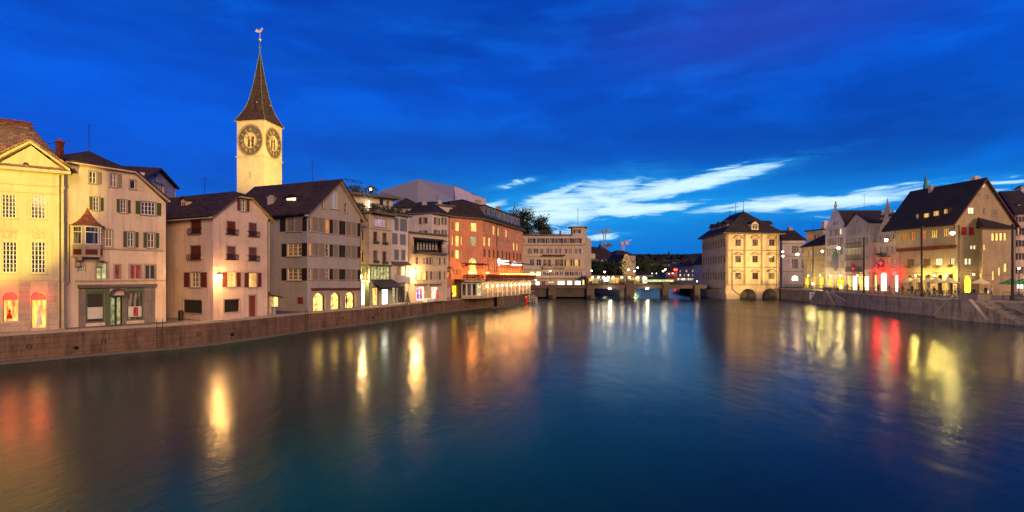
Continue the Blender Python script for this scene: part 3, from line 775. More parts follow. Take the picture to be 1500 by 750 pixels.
# oriel: half hexagon
zo0 = fB.sz(130, 377)[1]; zo1 = fB.sz(130, 331)[1]; oa = fB.sz(106, 350)[0]; ob = fB.sz(150, 350)[0]; pr = .95; ins = .42
pl = [(oa, 0), (oa+ins, -pr), (ob-ins, -pr), (ob, 0)]
k = MB(); k.prism([fB.P(u, t, zo0) for u, t in pl], (0, 0, zo1-zo0)); orl = h.part(k, 'oriel', M_trim)
for i in range(3):
    (ua, ta), (ub, tb) = pl[i], pl[i+1]; a = fB.P(ua, ta, 0); b = fB.P(ub, tb, 0); d = (b-a).normalized(); nn = Vector((d.y, -d.x, 0)); L = (b-a).length
    def bx(mb, s0, s1, o0, o1, z0, z1): mb.hexa([Vector(((a+d*s0+nn*o0).x, (a+d*s0+nn*o0).y, z0)), Vector(((a+d*s1+nn*o0).x, (a+d*s1+nn*o0).y, z0)), Vector(((a+d*s1+nn*o1).x, (a+d*s1+nn*o1).y, z0)), Vector(((a+d*s0+nn*o1).x, (a+d*s0+nn*o1).y, z0)), Vector(((a+d*s0+nn*o0).x, (a+d*s0+nn*o0).y, z1)), Vector(((a+d*s1+nn*o0).x, (a+d*s1+nn*o0).y, z1)), Vector(((a+d*s1+nn*o1).x, (a+d*s1+nn*o1).y, z1)), Vector(((a+d*s0+nn*o1).x, (a+d*s0+nn*o1).y, z1))])
    zz0 = zo0+(zo1-zo0)*.42; zz1 = zo1-.15; wpad = .16 if i == 1 else .14
    k = MB(); bx(k, wpad, L-wpad, .01, .02, zz0, zz1); h.part(k, 'oriel_pane', M_glass, orl)
    k = MB()
    for (p, q, r_, s_) in ((wpad-.06, wpad, zz0-.06, zz1+.06), (L-wpad, L-wpad+.06, zz0-.06, zz1+.06), (wpad, L-wpad, zz1, zz1+.06), (wpad, L-wpad, zz0-.06, zz0), (wpad, L-wpad, zz1-.42, zz1-.36)): bx(k, p, q, .0, .05, r_, s_)
    h.part(k, 'oriel_sash', M_wood, orl)
    k = MB(); bx(k, wpad, L-wpad, 0, .04, zo0+.2, zo0+.62); h.part(k, 'ornament_panel', M_redsh, orl)
    k = MB(); bx(k, -.03, L+.03, 0, .07, zo0+.72, zo0+.82); bx(k, -.03, L+.03, 0, .07, zo0, zo0+.09); h.part(k, 'moulding', M_trim, orl)
k = MB(); uc = (oa+ob)/2; za = fB.sz(124, 304)[1]      # bell-shaped hood
prof = [(0, 1.0), (.08, .72), (.22, .50), (.45, .30), (.75, .14), (1.0, .03)]
rings = []
for (hf, sc_) in [(0.0, 1.22), (.07, 1.0), (.2, .74), (.42, .46), (.68, .22), (1, .02)]:
    z = zo1+(za-zo1)*hf; rings.append([fB.P(uc+(u-uc)*sc_, t*sc_ if i not in (0, 3) else 0, z) for i, (u, t) in enumerate(pl)])
b = 0
for a_, c_ in zip(rings, rings[1:]):
    for i in range(3): k.poly([a_[i], a_[i+1], c_[i+1], c_[i]])
k.poly(rings[0]); h.part(k, 'oriel_hood', M_tilered)
for u in (oa+.15, ob-.4):
    k = MB(); zb = zo0
    k.prism([fB.P(u, 0, zb-.85), fB.P(u, -.28, zb-.75), fB.P(u, -.32, zb-.4), fB.P(u, -.8, zb-.25), fB.P(u, -.85, zb), fB.P(u, 0, zb)], fB.d*.25); h.part(k, 'corbel', M_trim)
# hipped roof
zL = fB.sz(112, 237)[1]; uLr = fB.sz(92, 240)[0]; u2, z2 = fB.sz(197, 252); u3, z3 = fB.sz(245.5, 294)
pk = fB.sz(130.5, 221, t=3.4)
k = MB()
k.slab([fB.P(uLr+.1, -.5, zL), fB.P(u2+.05, -.5, z2+.12), fB.P(u2-.2, 3.6, z2+1.1), fB.P(pk[0], 3.4, pk[1])], .14)
k.slab([fB.P(u2, -.5, z2+.12), fB.P(u3+.1, -.5, z3+.05), fB.P(u3+.1, 9, z3+.05), fB.P(u2-.2, 9, z2+1.1), fB.P(u2-.2, 3.6, z2+1.1)], .14)
k.slab([fB.P(uLr, -.5, zL), fB.P(pk[0], 3.4, pk[1]), fB.P(pk[0]-1.2, 8, pk[1]), fB.P(uLr, 8, zL)], .14)
k.slab([fB.P(pk[0], 3.4, pk[1]), fB.P(u2-.2, 3.6, z2+1.1), fB.P(u2-.2, 9, z2+1.1), fB.P(pk[0]-1.2, 9, pk[1])], .14)
h.part(k, 'roof', M_tile)
k = MB(); k.slab([fB.P(uLr+.1, -.46, zL-.12), fB.P(u2+.05, -.46, z2-.02), fB.P(u2, .05, z2-.02), fB.P(uLr+.1, .05, zL-.12)], .1); k.slab([fB.P(u2, -.46, z2-.0), fB.P(u3+.08, -.46, z3-.09), fB.P(u3+.08, .05, z3-.09), fB.P(u2, .05, z2-.0)], .1)
h.part(k, 'soffit', M_cream)
c_ = fB.P(fB.sz(87.5, 225, t=5)[0], 5, 0); h.chimney((c_.x, c_.y, fB.sz(87.5, 216, t=5)[1]), .42, .35, M_tilered)
k = MB()
for px in (104, 130): 
    u, z = fB.sz(px, 216, t=3.2); k.tube(fB.P(u, 3.2, z-.9), fB.P(u, 3.2, z+.35), .02, n=5)
a = fB.P(fB.sz(70, 214, t=3.2)[0], 3.2, fB.sz(80, 212, t=3.2)[1]); k.tube(a, fB.P(fB.sz(104, 205, t=3.2)[0], 3.2, fB.sz(104, 206, t=3.2)[1]), .02, n=5)
h.part(k, 'roof_rail', M_iron)
k = MB(); u, z = fB.sz(101, 340); k.tube(fB.P(u, -.1, zo1), fB.P(u, -.1, fB.sz(101, 414)[1]), .035, n=6); k.tube(fB.P(u, -.1, fB.sz(101, 414)[1]), fB.P(fB.sz(94, 418)[0], -.1, fB.sz(94, 420)[1]), .035, n=6); h.part(k, 'downpipe', M_trimdark)

# --- C: small white gabled house behind
fC = Fac(212, 56.5, 257, 67)
h = House('rear_gable_house', 'small white gabled house peeping over roofs behind the oriel house', 'house', fC, QL, M_white)
h.face(fC, [(212, 262), (230, 248), (256.5, 276)])
h.win(fC, 225, 230.5, 254.5, 266, nx=1); h.win(fC, 233, 240, 270, 286); h.win(fC, 216.5, 222.5, 266.5, 274, nx=1)
h.back([(fC, 0, 0), (fC, 0, 6), (fC, fC.L, 6), (fC, fC.L, 0)], fC.sz(256, 276)[1]); h.walls()
gable_roof(h, fC, fC.sz(230, 248), fC.sz(208, 262), fC.sz(256.5, 276), 7)
c_ = fC.P(fC.L-.1, 2, fC.sz(255, 268)[1]); h.chimney((c_.x, c_.y, c_.z), .5, .5, M_tilered)

# --- D: pink house with red shutters
fDl = Fac(243, 50.3, 312.5, 47.0); fDr = Fac(312.5, 47.0, 393, 52.4)
h = House('pink_house', 'pink corner house with dark red shutters and bright wall lantern', 'house', fDr, QL, M_pink)
h.face(fDl, [(243, 319), (312.5, 313)]); h.face(fDr, [(312.5, 313), (346.5, 287), (367, 288), (393, 318.6)])
ed = fDr.sz(393, 318.6)
BX = dict(nx=2, nz=3)
for (f, a, b, c, d, sh, kw) in ((fDl, 280, 295, 323, 342, M_redsh, dict(shut='()', balc=True)), (fDl, 279.5, 294.5, 360, 380, M_redsh, dict(shut='()', balc=True)), (fDr, 332.5, 344.5, 324.5, 343, M_redsh, dict(shut='()', balc=True)), (fDr, 364.5, 375.5, 327, 346, M_purpsh, dict(shut='()', balc=True)),
                                (fDr, 332.5, 344.5, 361, 380, M_purpsh, dict(shut='()', balc=True)), (fDr, 364.5, 375.5, 362.5, 381.5, M_purpsh, dict(shut='()', balc=True))):
    h.win(f, a, b, c, d, sh=sh, **kw, **BX)
h.win(fDl, 279.5, 295, 399, 420.5, nx=3, nz=3, sh=M_redsh, pane=M_dimwarm, balc=False); h.win(fDr, 332.8, 344.5, 399, 420, nx=2, nz=3, sh=M_redsh, pane=M_litwarm); h.win(fDr, 364.5, 375.5, 399.5, 420.5, nx=2, nz=3, sh=M_redsh, pane=M_litwarm)
for (f, a, b, c, d) in ((fDl, 268.5, 296.4, 439.5, 458.5), (fDr, 328.5, 350.5, 438.5, 457)): h.win(f, a, b, c, d, nx=9, nz=4, sash=M_iron, fr=.05, pane=M_glass2, name='barred_window')
h.win(fDr, 364.8, 375, 433, 465.4, nx=1, nz=1, pane=M_door, sash=M_door, sill=False, tw=.12, name='door')
h.win(fDr, 352, 359.5, 291.5, 309, nz=3, sh=M_purpsh)
DD = 9.0
h.back([(fDl, 0, 0), (fDl, 0, DD), (fDr, fDr.L, DD*.1)], ed[1]); h.walls()
# roof: ridge parallel to the left face, half hip over the gable
def Rr(u, t, z): return fDr.P(u, t, z)
z0e = fDr.sz(312.5, 314)[1]; za = fDr.sz(357, 282, t=1.2)[1]; uC = fDr.L*.52
cl, cr = fDr.sz(346.5, 286.4), fDr.sz(367, 287.5)
k = MB(); ov = .45
eL = (-.45, z0e-.35); eR = (fDr.L+.5, ed[1]-.45); zz = cl[1]+.1
k.slab([Rr(eL[0], -ov, eL[1]+.2), Rr(cl[0], -ov, zz), Rr(uC, 1.3, za), Rr(uC, 12, za), Rr(eL[0], 12, eL[1]+.2)], .16)
k.slab([Rr(eR[0], -ov, eR[1]+.2), Rr(cr[0], -ov, zz), Rr(uC, 1.3, za), Rr(uC, 12, za), Rr(eR[0], 12, eR[1]+.2)], .16)
k.slab([Rr(cl[0], -ov, zz), Rr(cr[0], -ov, zz), Rr(uC, 1.3, za)], .16)
h.part(k, 'roof', M_tile)
k = MB()
for (e, c) in ((eL, cl), (eR, cr)): k.prism([Rr(e[0], -ov+.03, e[1]-.06), Rr(c[0], -ov+.03, zz-.26), Rr(c[0], -ov+.03, zz-.16), Rr(e[0], -ov+.03, e[1]+.04)], -fDr.n*(ov-.02))
k.prism([Rr(cl[0], -ov+.03, zz-.27), Rr(cr[0], -ov+.03, zz-.27), Rr(cr[0], -ov+.03, zz-.17), Rr(cl[0], -ov+.03, zz-.17)], -fDr.n*(ov-.02))
k.prism([Rr(eL[0], 0, eL[1]-.02), Rr(0.02, 0, eL[1]+.0), Rr(0.02, 0, eL[1]+.12), Rr(eL[0], 0, eL[1]+.05)], -fDr.n*9)
h.part(k, 'soffit', M_yhouse)
# dormer
def dormer(h, fac, x0, x1, y0, y1, t, dep, m=None, roofm=None, pane=None, flat=False, nx=2, sh=None, wm=None):
    u0, u1, z0, z1 = fac.rect(x0, x1, y0, y1, t); rf = .35*(u1-u0) if not flat else .08
    pad = .18 if flat else .22
    k = MB(); k.prism([fac.P(u0-pad, t, z0-.4), fac.P(u1+pad, t, z0-.4), fac.P(u1+pad, t, z1+.15), fac.P((u0+u1)/2, t, z1+.15+rf), fac.P(u0-pad, t, z1+.15)], -fac.n*dep)
    d = h.part(k, 'dormer', wm or h.wm)
    k = MB()
    for e in ((u0-pad-.15), (u1+pad+.15)): k.slab([fac.P((u0+u1)/2, t-.22, z1+.3+rf), fac.P(e, t-.22, z1+.2-(.1 if not flat else 0)), fac.P(e, t+dep, z1+.2), fac.P((u0+u1)/2, t+dep, z1+.3+rf)], .1)
    h.part(k, 'dormer_roof', roofm or M_tile, d)
    k = MB(); w = .05
    for (a, b, c, e) in ((u0, u0+w, z0, z1), (u1-w, u1, z0, z1), (u0, u1, z0, z0+w), (u0, u1, z1-w, z1)): fac.box(k, a, b, t-.06, t-.005, c, e)
    for i in range(1, nx): u = u0+(u1-u0)*i/nx; fac.box(k, u-w*.5, u+w*.5, t-.055, t-.005, z0, z1)
    h.part(k, 'dormer_window', M_wood, d)
    k = MB(); fac.box(k, u0+w*.5, u1-w*.5, t-.03, t-.004, z0+w*.5, z1-w*.5); h.part(k, 'dormer_pane', pane or M_glass, d)
    if sh:
        k = MB(); fac.box(k, u0-.5, u0-.03, t-.08, t-.03, z0, z1); h.part(k, 'shutter', sh, d)
    return d
dormer(h, fDl, 266.5, 273.5, 295.5, 308, 1.2, 2.5, sh=M_redsh)
k = MB(); k.tube(fDl.P(.15, -.1, fDl.sz(243, 322)[1]), fDl.P(.15, -.1, QL), .05, n=6); h.part(k, 'downpipe', M_trimdark)

# --- E: grey gabled house with rows of shutters
fEl = Fac(396, 60.9, 450, 57.9); fEr = Fac(450, 57.9, 528, 66.4)
h = House('grey_gable_house', 'grey gabled corner house with shutter rows and three glowing arches', 'house', fEr, QL, M_grey)
h.face(fEl, [(396, 316), (450, 310.5)])
o = h.face(fEr, [(450, 310.5), (495.4, 265.5), (528, 318)])
apE = fEr.sz(495.4, 265); eE = fEr.sz(528, 318)
rows = [((318, 338.6), (327, 346)), ((356.2, 374.2), (361, 378.3)), ((393, 409.9), (395, 411.5))]
for ri, (l, r) in enumerate(rows):
    yl = {0: (319, 339), 1: (356.5, 375.2), 2: (393, 410.5)}[ri]
    if ri == 0: 
        h.win(fEl, 421, 431, yl[0], yl[1], nx=2, sh=M_greysh, shut='()'); h.win(fEl, 432, 442, yl[0], yl[1], nx=2, sh=M_greysh, shut='()')
        h.fbox(fEl, 411, 418.6, yl[0], yl[1], -.08, -.03, M_darksh, 'shutter'); h.fbox(fEl, 443.6, 449.6, yl[0]-1, yl[1]-1, -.08, -.03, M_darksh, 'shutter')
    else: h.win(fEl, 421, 442.5, yl[0], yl[1], nx=3, nz=3, fr=.1, pane=M_dimwarm, shut='LR', sh=M_darksh)
    xs = [(457.5, 466, '('), (467, 475.5, '('), (477, 482, 'o'), (488, 495, '('), (506.5, 514, '('), (515, 522, '(')]
    for (a, b, ty) in xs:
        k = (a-455.8)/(522.5-455.8); y0 = l[0]+(r[0]-l[0])*k; y1 = l[1]+(r[1]-l[1])*k
        if ty == '(': h.win(fEr, a, b, y0, y1, sh=M_greysh, shut='()', tw=.05, sill=False)
        else: h.win(fEr, a, b, y0, y1, pane=M_litorange if ri == 0 else M_glass, nx=1, nz=3, tw=.05, sill=False)
    for (a, b) in ((482.6, 486.8), (496.5, 500.3), (501, 505), (523.2, 527.3)):
        k = (a-455.8)/(522.5-455.8); y0 = l[0]+(r[0]-l[0])*k; y1 = l[1]+(r[1]-l[1])*k
        h.fbox(fEr, a, b, y0, y1, -.09, -.04, M_darksh, 'shutter')
    h.win(fEr, 452, 456, l[0]-.3, l[1]-.5, nx=1, nz=2, tw=.04, sill=False, pane=M_litorange if ri == 1 else M_glass)
    h.ledge(fEr, 451, l[1], 527.5, None, h=.07, d=.1, m=M_trim)
for (a, b, c, d) in ((459, 477, 428.5, 457), (484.5, 499.8, 428, 455.3), (505.8, 521, 427, 452.5)):
    h.win(fEr, a, b, c, d, nx=1, nz=1, arch=.62, pane=M_shop, trim=M_grey, sill=False, dep=.5, fr=.04, name='shop_arch')
h.win(fEr, 485, 495, 276, 306, nx=2, nz=3, arch=.85, pane=plain('sky_glass', (.30, .36, .44, 1), .12), tw=.14); h.win(fEr, 471.2, 475, 291.5, 305, nx=1, nz=2); h.win(fEr, 504.4, 508.3, 298, 311.5, nx=1, nz=2)
h.back([(fEl, 0, 0), (fEl, 0, 9), (fEr, fEr.L, 3), (fEr, fEr.L, 0)], eE[1]); h.walls()
for (a, b) in ((455.5, 481), (482.7, 504), (505.4, 526)): h.fbox(fEr, a, b, 421.8, 424.6, -.3, 0, M_awnred, 'awning_box')
h.fbox(fEl, 436.5, 444, 435.5, 445, -.05, 0, M_door, 'poster_case')
gable_roof(h, fEr, (apE[0], apE[1]), fEr.sz(449, 311.5), fEr.sz(531, 322.5), 14, over=.6, eover=.5, th=.22)
k = MB(); q = fEr.sz(449, 311.5); e2 = fEr.sz(531, 322.5)
for e in (q, e2):
    d_ = (Vector(e)-Vector(apE)).normalized(); f_ = Vector(e)+d_*.45
    k.prism([fEr.P(apE[0], -.55, apE[1]-.16), fEr.P(f_.x, -.55, f_.y-.16), fEr.P(f_.x, -.55, f_.y-.02), fEr.P(apE[0], -.55, apE[1]-.02)], -fEr.n*.5)
h.part(k, 'soffit', M_beige)
dormer(h, fEl, 420, 434, 289.5, 299.5, 1.4, 2, flat=True, pane=M_litwhite, nx=2, wm=M_tile)
c_ = fEl.P(fEl.sz(383, 300, t=-.4)[0], 1.0, fEl.sz(383, 296, t=1.0)[1]); h.chimney((c_.x, c_.y, c_.z), .75, .3, M_grey)
# porch between the pink and the grey house
fP = Fac(393.5, 52.6, 405, 54.5)
h = House('porch_shed', 'tiny lean-to porch wedged between pink and grey houses', 'shed', fP, QL, M_pink)
h.face(fP, [(393.5, 433), (400, 434)]); h.win(fP, 394.8, 397.4, 440, 458, nx=1, nz=1, pane=M_darkdoor, tw=.03, sill=False); h.walls()
k = MB(); k.slab([fP.P(-.1, -.7, fP.sz(394, 433)[1]), fP.P(fP.L, -.7, fP.sz(405, 435)[1]), fP.P(fP.L*.6, 2, fP.sz(400, 427)[1]), fP.P(-.1, 2, fP.sz(394, 419)[1])], .12); h.part(k, 'roof', M_tile)
t_ = thing('advertising_column', 'lit yellow display case on a pale post beside grey house', 'display case', fP.P(fP.sz(402.3, 440)[0], -.3, QL))
u0, u1, z0, z1 = fP.rect(399.2, 405.8, 434, 449.5, t=-.3); k = MB()
for (a, b, c, d) in ((u0, u0+.04, z0, z1), (u1-.04, u1, z0, z1), (u0, u1, z1-.04, z1), (u0, u1, z0, z0+.04)): fP.box(k, a, b, -.42, -.18, c, d)
k.build('case_frame', M_wood, t_); k = MB(); fP.box(k, u0+.03, u1-.03, -.38, -.22, z0+.03, z1-.03); k.build('lit_panel', M_lityellow, t_)
k = MB(); fP.box(k, (u0+u1)/2-.12, (u0+u1)/2+.12, -.38, -.2, QL, z0); k.build('post', M_grey, t_)
# --- church tower with two clock faces
fTl = Fac(347, 131.1, 387, 130.0); fTr = Fac(387, 130.0, 413, 137.5)
h = House('clock_tower', 'tall floodlit church tower with large clock faces and slender dark spire', 'clock tower', fTl, QL, M_tower)
h.face(fTl, [(347, 180), (387, 175.5)]); zt = fTl.sz(387, 175)[1]
fTl.out = [(0, QL), (fTl.L, QL), (fTl.L, zt), (0, zt)]
h.face(fTr, [(387, 175), (413, 185)]); fTr.out = [(0, QL), (fTr.L, QL), (fTr.L, zt), (0, zt)]
zcl = fTl.sz(367.3, 205.4)[1]; Rc = 4.15
for f in (fTl, fTr):
    um = f.L/2; w_ = min(Rc, f.L*.46)
    for du in (-.55, .55): h.win(f, 0, 0, 0, 0, raw=(um+du-.42, um+du+.42, zcl-1.7, zcl+1.1), arch=.4, nx=1, nz=1, pane=M_dimwarm, sash=M_woodb, trim=M_tower, sill=False, tw=.12, fr=.05, dep=.4, name='belfry_opening')
u, z = fTl.sz(366, 256.6); h.win(fTl, 0, 0, 0, 0, raw=(u-.2, u+.2, z-.9, z+.9), nx=1, nz=1, pane=M_darkdoor, trim=M_tower, sill=False)
u, z = fTr.sz(402, 250); h.win(fTr, 0, 0, 0, 0, raw=(u-.15, u+.15, z-.2, z+.2), nx=1, nz=1, pane=M_darkdoor, trim=M_tower, sill=False)
A = fTl.P(0, 0, 0); B = fTl.P(fTl.L, 0, 0); Cc = fTr.P(fTr.L, 0, 0); D = A+(Cc-B); cen = (A+Cc)/2
h.extra.poly([(Cc.x, Cc.y, QL), (D.x, D.y, QL), (D.x, D.y, zt), (Cc.x, Cc.y, zt)]); h.extra.poly([(D.x, D.y, QL), (A.x, A.y, QL), (A.x, A.y, zt), (D.x, D.y, zt)])
h.walls()
for f in (fTl, fTr):
    zl = fTl.sz(388, 228)[1]; k = MB(); f.box(k, -.25, f.L+.25, -.25, .02, zl-.2, zl); h.part(k, 'string_course', M_tower)
    k = MB(); f.box(k, -.3, f.L+.3, -.3, .02, zt-.25, zt); h.part(k, 'string_course', M_tower)
    um = f.L/2; sx = min(1, f.L*.47/Rc)
    def ann(mb, r0, r1, t0, t1, n=48, mi=0):
        for i in range(n):
            a0, a1 = 2*math.pi*i/n, 2*math.pi*(i+1)/n
            q = [(um+sx*r0*math.cos(a0), zcl+r0*math.sin(a0)), (um+sx*r1*math.cos(a0), zcl+r1*math.sin(a0)), (um+sx*r1*math.cos(a1), zcl+r1*math.sin(a1)), (um+sx*r0*math.cos(a1), zcl+r0*math.sin(a1))]
            mb.hexa([f.P(x, t0, z) for x, z in q]+[f.P(x, t1, z) for x, z in q], mi)
    k = MB(); ann(k, 2.0, Rc*.97, -.05, .0); dial = h.part(k, 'clock_dial', M_dial)
    k = MB(); ann(k, Rc*.94, Rc, -.12, -.0); h.part(k, 'dial_ring', M_gold, dial); k = MB(); ann(k, 1.95, 2.1, -.12, -.0); h.part(k, 'dial_ring', M_gold, dial)
    k = MB()      # gilded Roman numerals and minute marks round the dial
    def bar(x, z, dx, dz, wd, t0=-.10, t1=-.05):
        L_ = math.hypot(dx, dz); nx_, nz_ = -dz/L_*wd/2, dx/L_*wd/2
        q = [(x-dx/2-nx_, z-dz/2-nz_), (x+dx/2-nx_, z+dz/2-nz_), (x+dx/2+nx_, z+dz/2+nz_), (x-dx/2+nx_, z-dz/2+nz_)]
        k.hexa([f.P(um+sx*a, t1, zcl+b) for a, b in q]+[f.P(um+sx*a, t0, zcl+b) for a, b in q])
    RN = {1: 'I', 2: 'II', 3: 'III', 4: 'IV', 5: 'V', 6: 'VI', 7: 'VII', 8: 'VIII', 9: 'IX', 10: 'X', 11: 'XI', 12: 'XII'}
    for hr, s_ in RN.items():
        an = math.pi/2-hr*math.pi/6; rad = Vector((math.cos(an), math.sin(an))); tan = Vector((math.sin(an), -math.cos(an)))
        wds = {'I': .22, 'V': .5, 'X': .5}; tot = sum(wds[c] for c in s_); x = -tot/2
        for c in s_:
            w1 = wds[c]; m_ = x+w1/2
            def seg(a, b):
                p0 = rad*(2.75+a[1]*.42)+tan*(m_+a[0]*w1*.38); p1 = rad*(2.75+b[1]*.42)+tan*(m_+b[0]*w1*.38); q = (p0+p1)/2; d_ = p1-p0
                bar(q.x, q.y, d_.x, d_.y, .10)
            if c == 'I': seg((0, -1), (0, 1))
            if c == 'V': seg((-1, 1), (0, -1)); seg((1, 1), (0, -1))
            if c == 'X': seg((-1, 1), (1, -1)); seg((1, 1), (-1, -1))
            x += w1
    for i in range(60):
        an = math.pi*2*i/60; L_ = .34 if i % 5 == 0 else .22
        bar(3.66*math.cos(an), 3.66*math.sin(an), L_*math.cos(an), L_*math.sin(an), .13 if i % 5 == 0 else .07)
    h.part(k, 'numerals', M_gold, dial)
    k = MB()
    for (an, L_, wd) in ((R(152), 3.6, .16), (R(118), 2.5, .26)):
        bar(L_*.5*math.cos(an)-.2*math.cos(an), L_*.5*math.sin(an), L_*math.cos(an), L_*math.sin(an), wd, -.2, -.14)
    h.part(k, 'clock_hands', M_gold, dial)
# spire
rot = math.atan2((B-A).y, (B-A).x)+math.pi/4
dn = (B-A).length/math.sqrt(2)
zpt = fTl.sz(380, 80, t=4)[1]; hs = zpt-zt
k = MB(); k.lathe((cen.x, cen.y, zt), [(dn*1.13, -.12), (dn*.98, hs*.055), (dn*.74, hs*.155), (dn*.56, hs*.27), (dn*.44, hs*.38), (dn*.30, hs*.56), (dn*.16, hs*.78), (dn*.035, hs)], 4, rot=rot)
sp = h.part(k, 'spire', M_spire)
k = MB()
lv = [(dn*1.13, -.12), (dn*.98, hs*.055), (dn*.74, hs*.155), (dn*.56, hs*.27), (dn*.44, hs*.38), (dn*.30, hs*.56), (dn*.16, hs*.78), (dn*.035, hs)]
for j in range(4):
    an = rot+j*math.pi/2
    for (r0, z0), (r1, z1) in zip(lv, lv[1:]): k.tube((cen.x+r0*math.cos(an), cen.y+r0*math.sin(an), zt+z0), (cen.x+r1*math.cos(an), cen.y+r1*math.sin(an), zt+z1), .065, n=5)
h.part(k, 'ridge_flashing', M_copper, sp)
for f, uu in ((fTl, .5), (fTr, .5)):
    c0 = f.P(f.L*.62 if f is fTl else f.L*.55, 1.15, zt+hs*.06); k = MB(); k.lathe(c0, [(.62, 0), (.62, 1.3), (.72, 1.35), (.06, 3.0), (.05, 3.8)], 4, rot=rot); d_ = h.part(k, 'spire_dormer', M_slate, sp)
    k = MB(); k.ball((c0.x, c0.y, c0.z+3.85), .16); h.part(k, 'dormer_finial', M_gold, sp)
k = MB(); k.lathe((cen.x, cen.y, zpt-.1), [(.16, 0), (.12, 1.5), (.32, 1.7), (.36, 1.95), (.1, 2.2), (.07, 4.3)], 8); h.part(k, 'finial', M_copper, sp)
k = MB(); k.ball((cen.x, cen.y, fTl.sz(380, 58.6, t=4)[1]), .42); h.part(k, 'finial_ball', M_gold, sp)
zv = fTl.sz(378, 47, t=4)[1]; k = MB()
k.tube((cen.x, cen.y, zpt+3), (cen.x, cen.y, zv+.8), .06, n=6)
k.prism([(cen.x-1.3, cen.y, zv), (cen.x-.9, cen.y, zv+.75), (cen.x-.3, cen.y, zv+.25), (cen.x+.25, cen.y, zv+.5), (cen.x+.5, cen.y, zv+1.1), (cen.x+.8, cen.y, zv+.75), (cen.x+.3, cen.y, zv-.15), (cen.x-.4, cen.y, zv-.3)], (0, .1, 0)); h.part(k, 'weather_vane', M_whitefabric, sp)

# --- F: beige corner block with roof terrace
fFs = Fac(527.5, 69.2, 541, 68.2); fF = Fac(541, 68.2, 573, 72.2); fFr = Fac(573, 72.4, 598, 76.0)
h = House('terrace_house', 'tall beige house with roof terrace, dark slanted awning and green shop base', 'house', fF, QL, M_beige)
zE = fF.sz(560, 315)[1]
h.face(fFs, [(527.5, 314), (541, 312.5)]); fFs.out = [(0, QL), (fFs.L, QL), (fFs.L, zE), (0, zE)]
h.face(fF, [(541, 312.5), (573, 316)]); fF.out = [(0, QL), (fF.L, QL), (fF.L, zE), (0, zE)]
for (y0, y1) in ((337, 352), (368, 384)): h.win(fFs, 529.2, 532.6, y0, y1, nx=1, sash=M_woodb, trim=M_beige)
h.win(fF, 547.2, 565.4, 320.3, 332.4, nx=8, nz=4, pane=M_lattice, fr=.05, sash=M_trim)
for (a, b, c, d) in ((546.8, 552.6, 339.5, 353.5), (560.2, 566, 341.5, 355), (547, 552.6, 367, 381.6), (560.2, 565.8, 368.5, 383)): 
    h.win(fF, a, b, c, d, sash=M_woodb); 
    u0, u1, z0, z1 = fF.rect(a-.8, b+.8, d, d+2.8); k = MB(); fF.box(k, u0, u1, -.32, -.12, z0-.02, z1); h.part(k, 'flower_box', M_leafg)
for (a, b, c, d, m) in ((528, 534, 414.5, 447.3, M_shopw),): h.win(fFs, a, b, c, d, nx=1, nz=1, pane=m, sash=M_greend, trim=M_greend, sill=False, name='shop_window')
h.win(fF, 545.3, 553.8, 421, 447.7, nx=1, nz=1, pane=M_shop, sash=M_greend, trim=M_greend, sill=False, name='shop_window'); h.win(fF, 559.3, 569, 423.5, 446, nx=1, nz=1, pane=M_shopw, sash=M_greend, trim=M_greend, sill=False, name='shop_window')
h.win(fF, 543.5, 571, 390.5, 411, nx=6, nz=1, pane=M_shopg, sash=M_greend, trim=M_greend, sill=False, name='glazed_band')
h.win(fFs, 529, 539, 391, 411, nx=2, nz=1, pane=M_glass2, sash=M_greend, trim=M_greend, sill=False, name='glazed_band')
h.walls()
h.ledge(fFs, 527, 332, 541, h=.14); h.ledge(fF, 541, 333.4, 573, h=.14)
for f in (fFs, fF): 
    k = MB(); zg = fF.sz(556, 388.5)[1]; f.box(k, -.02, f.L+.02, -.12, .0, zg-.2, zg+.1); h.part(k, 'shop_fascia', M_greend)
k = MB(); u0, u1, z0, z1 = fFs.rect(535.3, 541, 413, 449); fFs.box(k, u0, u1+.1, -.08, 0, QL, z1); h.part(k, 'green_pillar', M_greend)
k = MB()   # overhanging flat eave
q = [fFs.P(-.2, -.6, zE), fF.P(-.1, -.95, zE), fF.P(fF.L+.5, -.8, zE), fF.P(fF.L+.3, 6, zE), fFs.P(-.4, 6, zE)]
k.prism(q, (0, 0, .28)); h.part(k, 'eave_slab', M_trimdark)
k = MB(); u0, z0 = fF.sz(543.8, 412.5); u1, _ = fF.sz(574, 418); za_ = fF.sz(556, 413)[1]; 
k.slab([fF.P(u0, -.05, za_+.35), fF.P(u1, -.05, za_+.35), fF.P(u1+.1, -2.0, za_-.75), fF.P(u0-.1, -2.0, za_-.75)], .06); k.prism([fF.P(u1+.1, -2.0, za_-.75), fF.P(u1, -.05, za_+.35), fF.P(u1, -.05, za_-.75)], fF.d*.04); h.part(k, 'awning', M_awn)
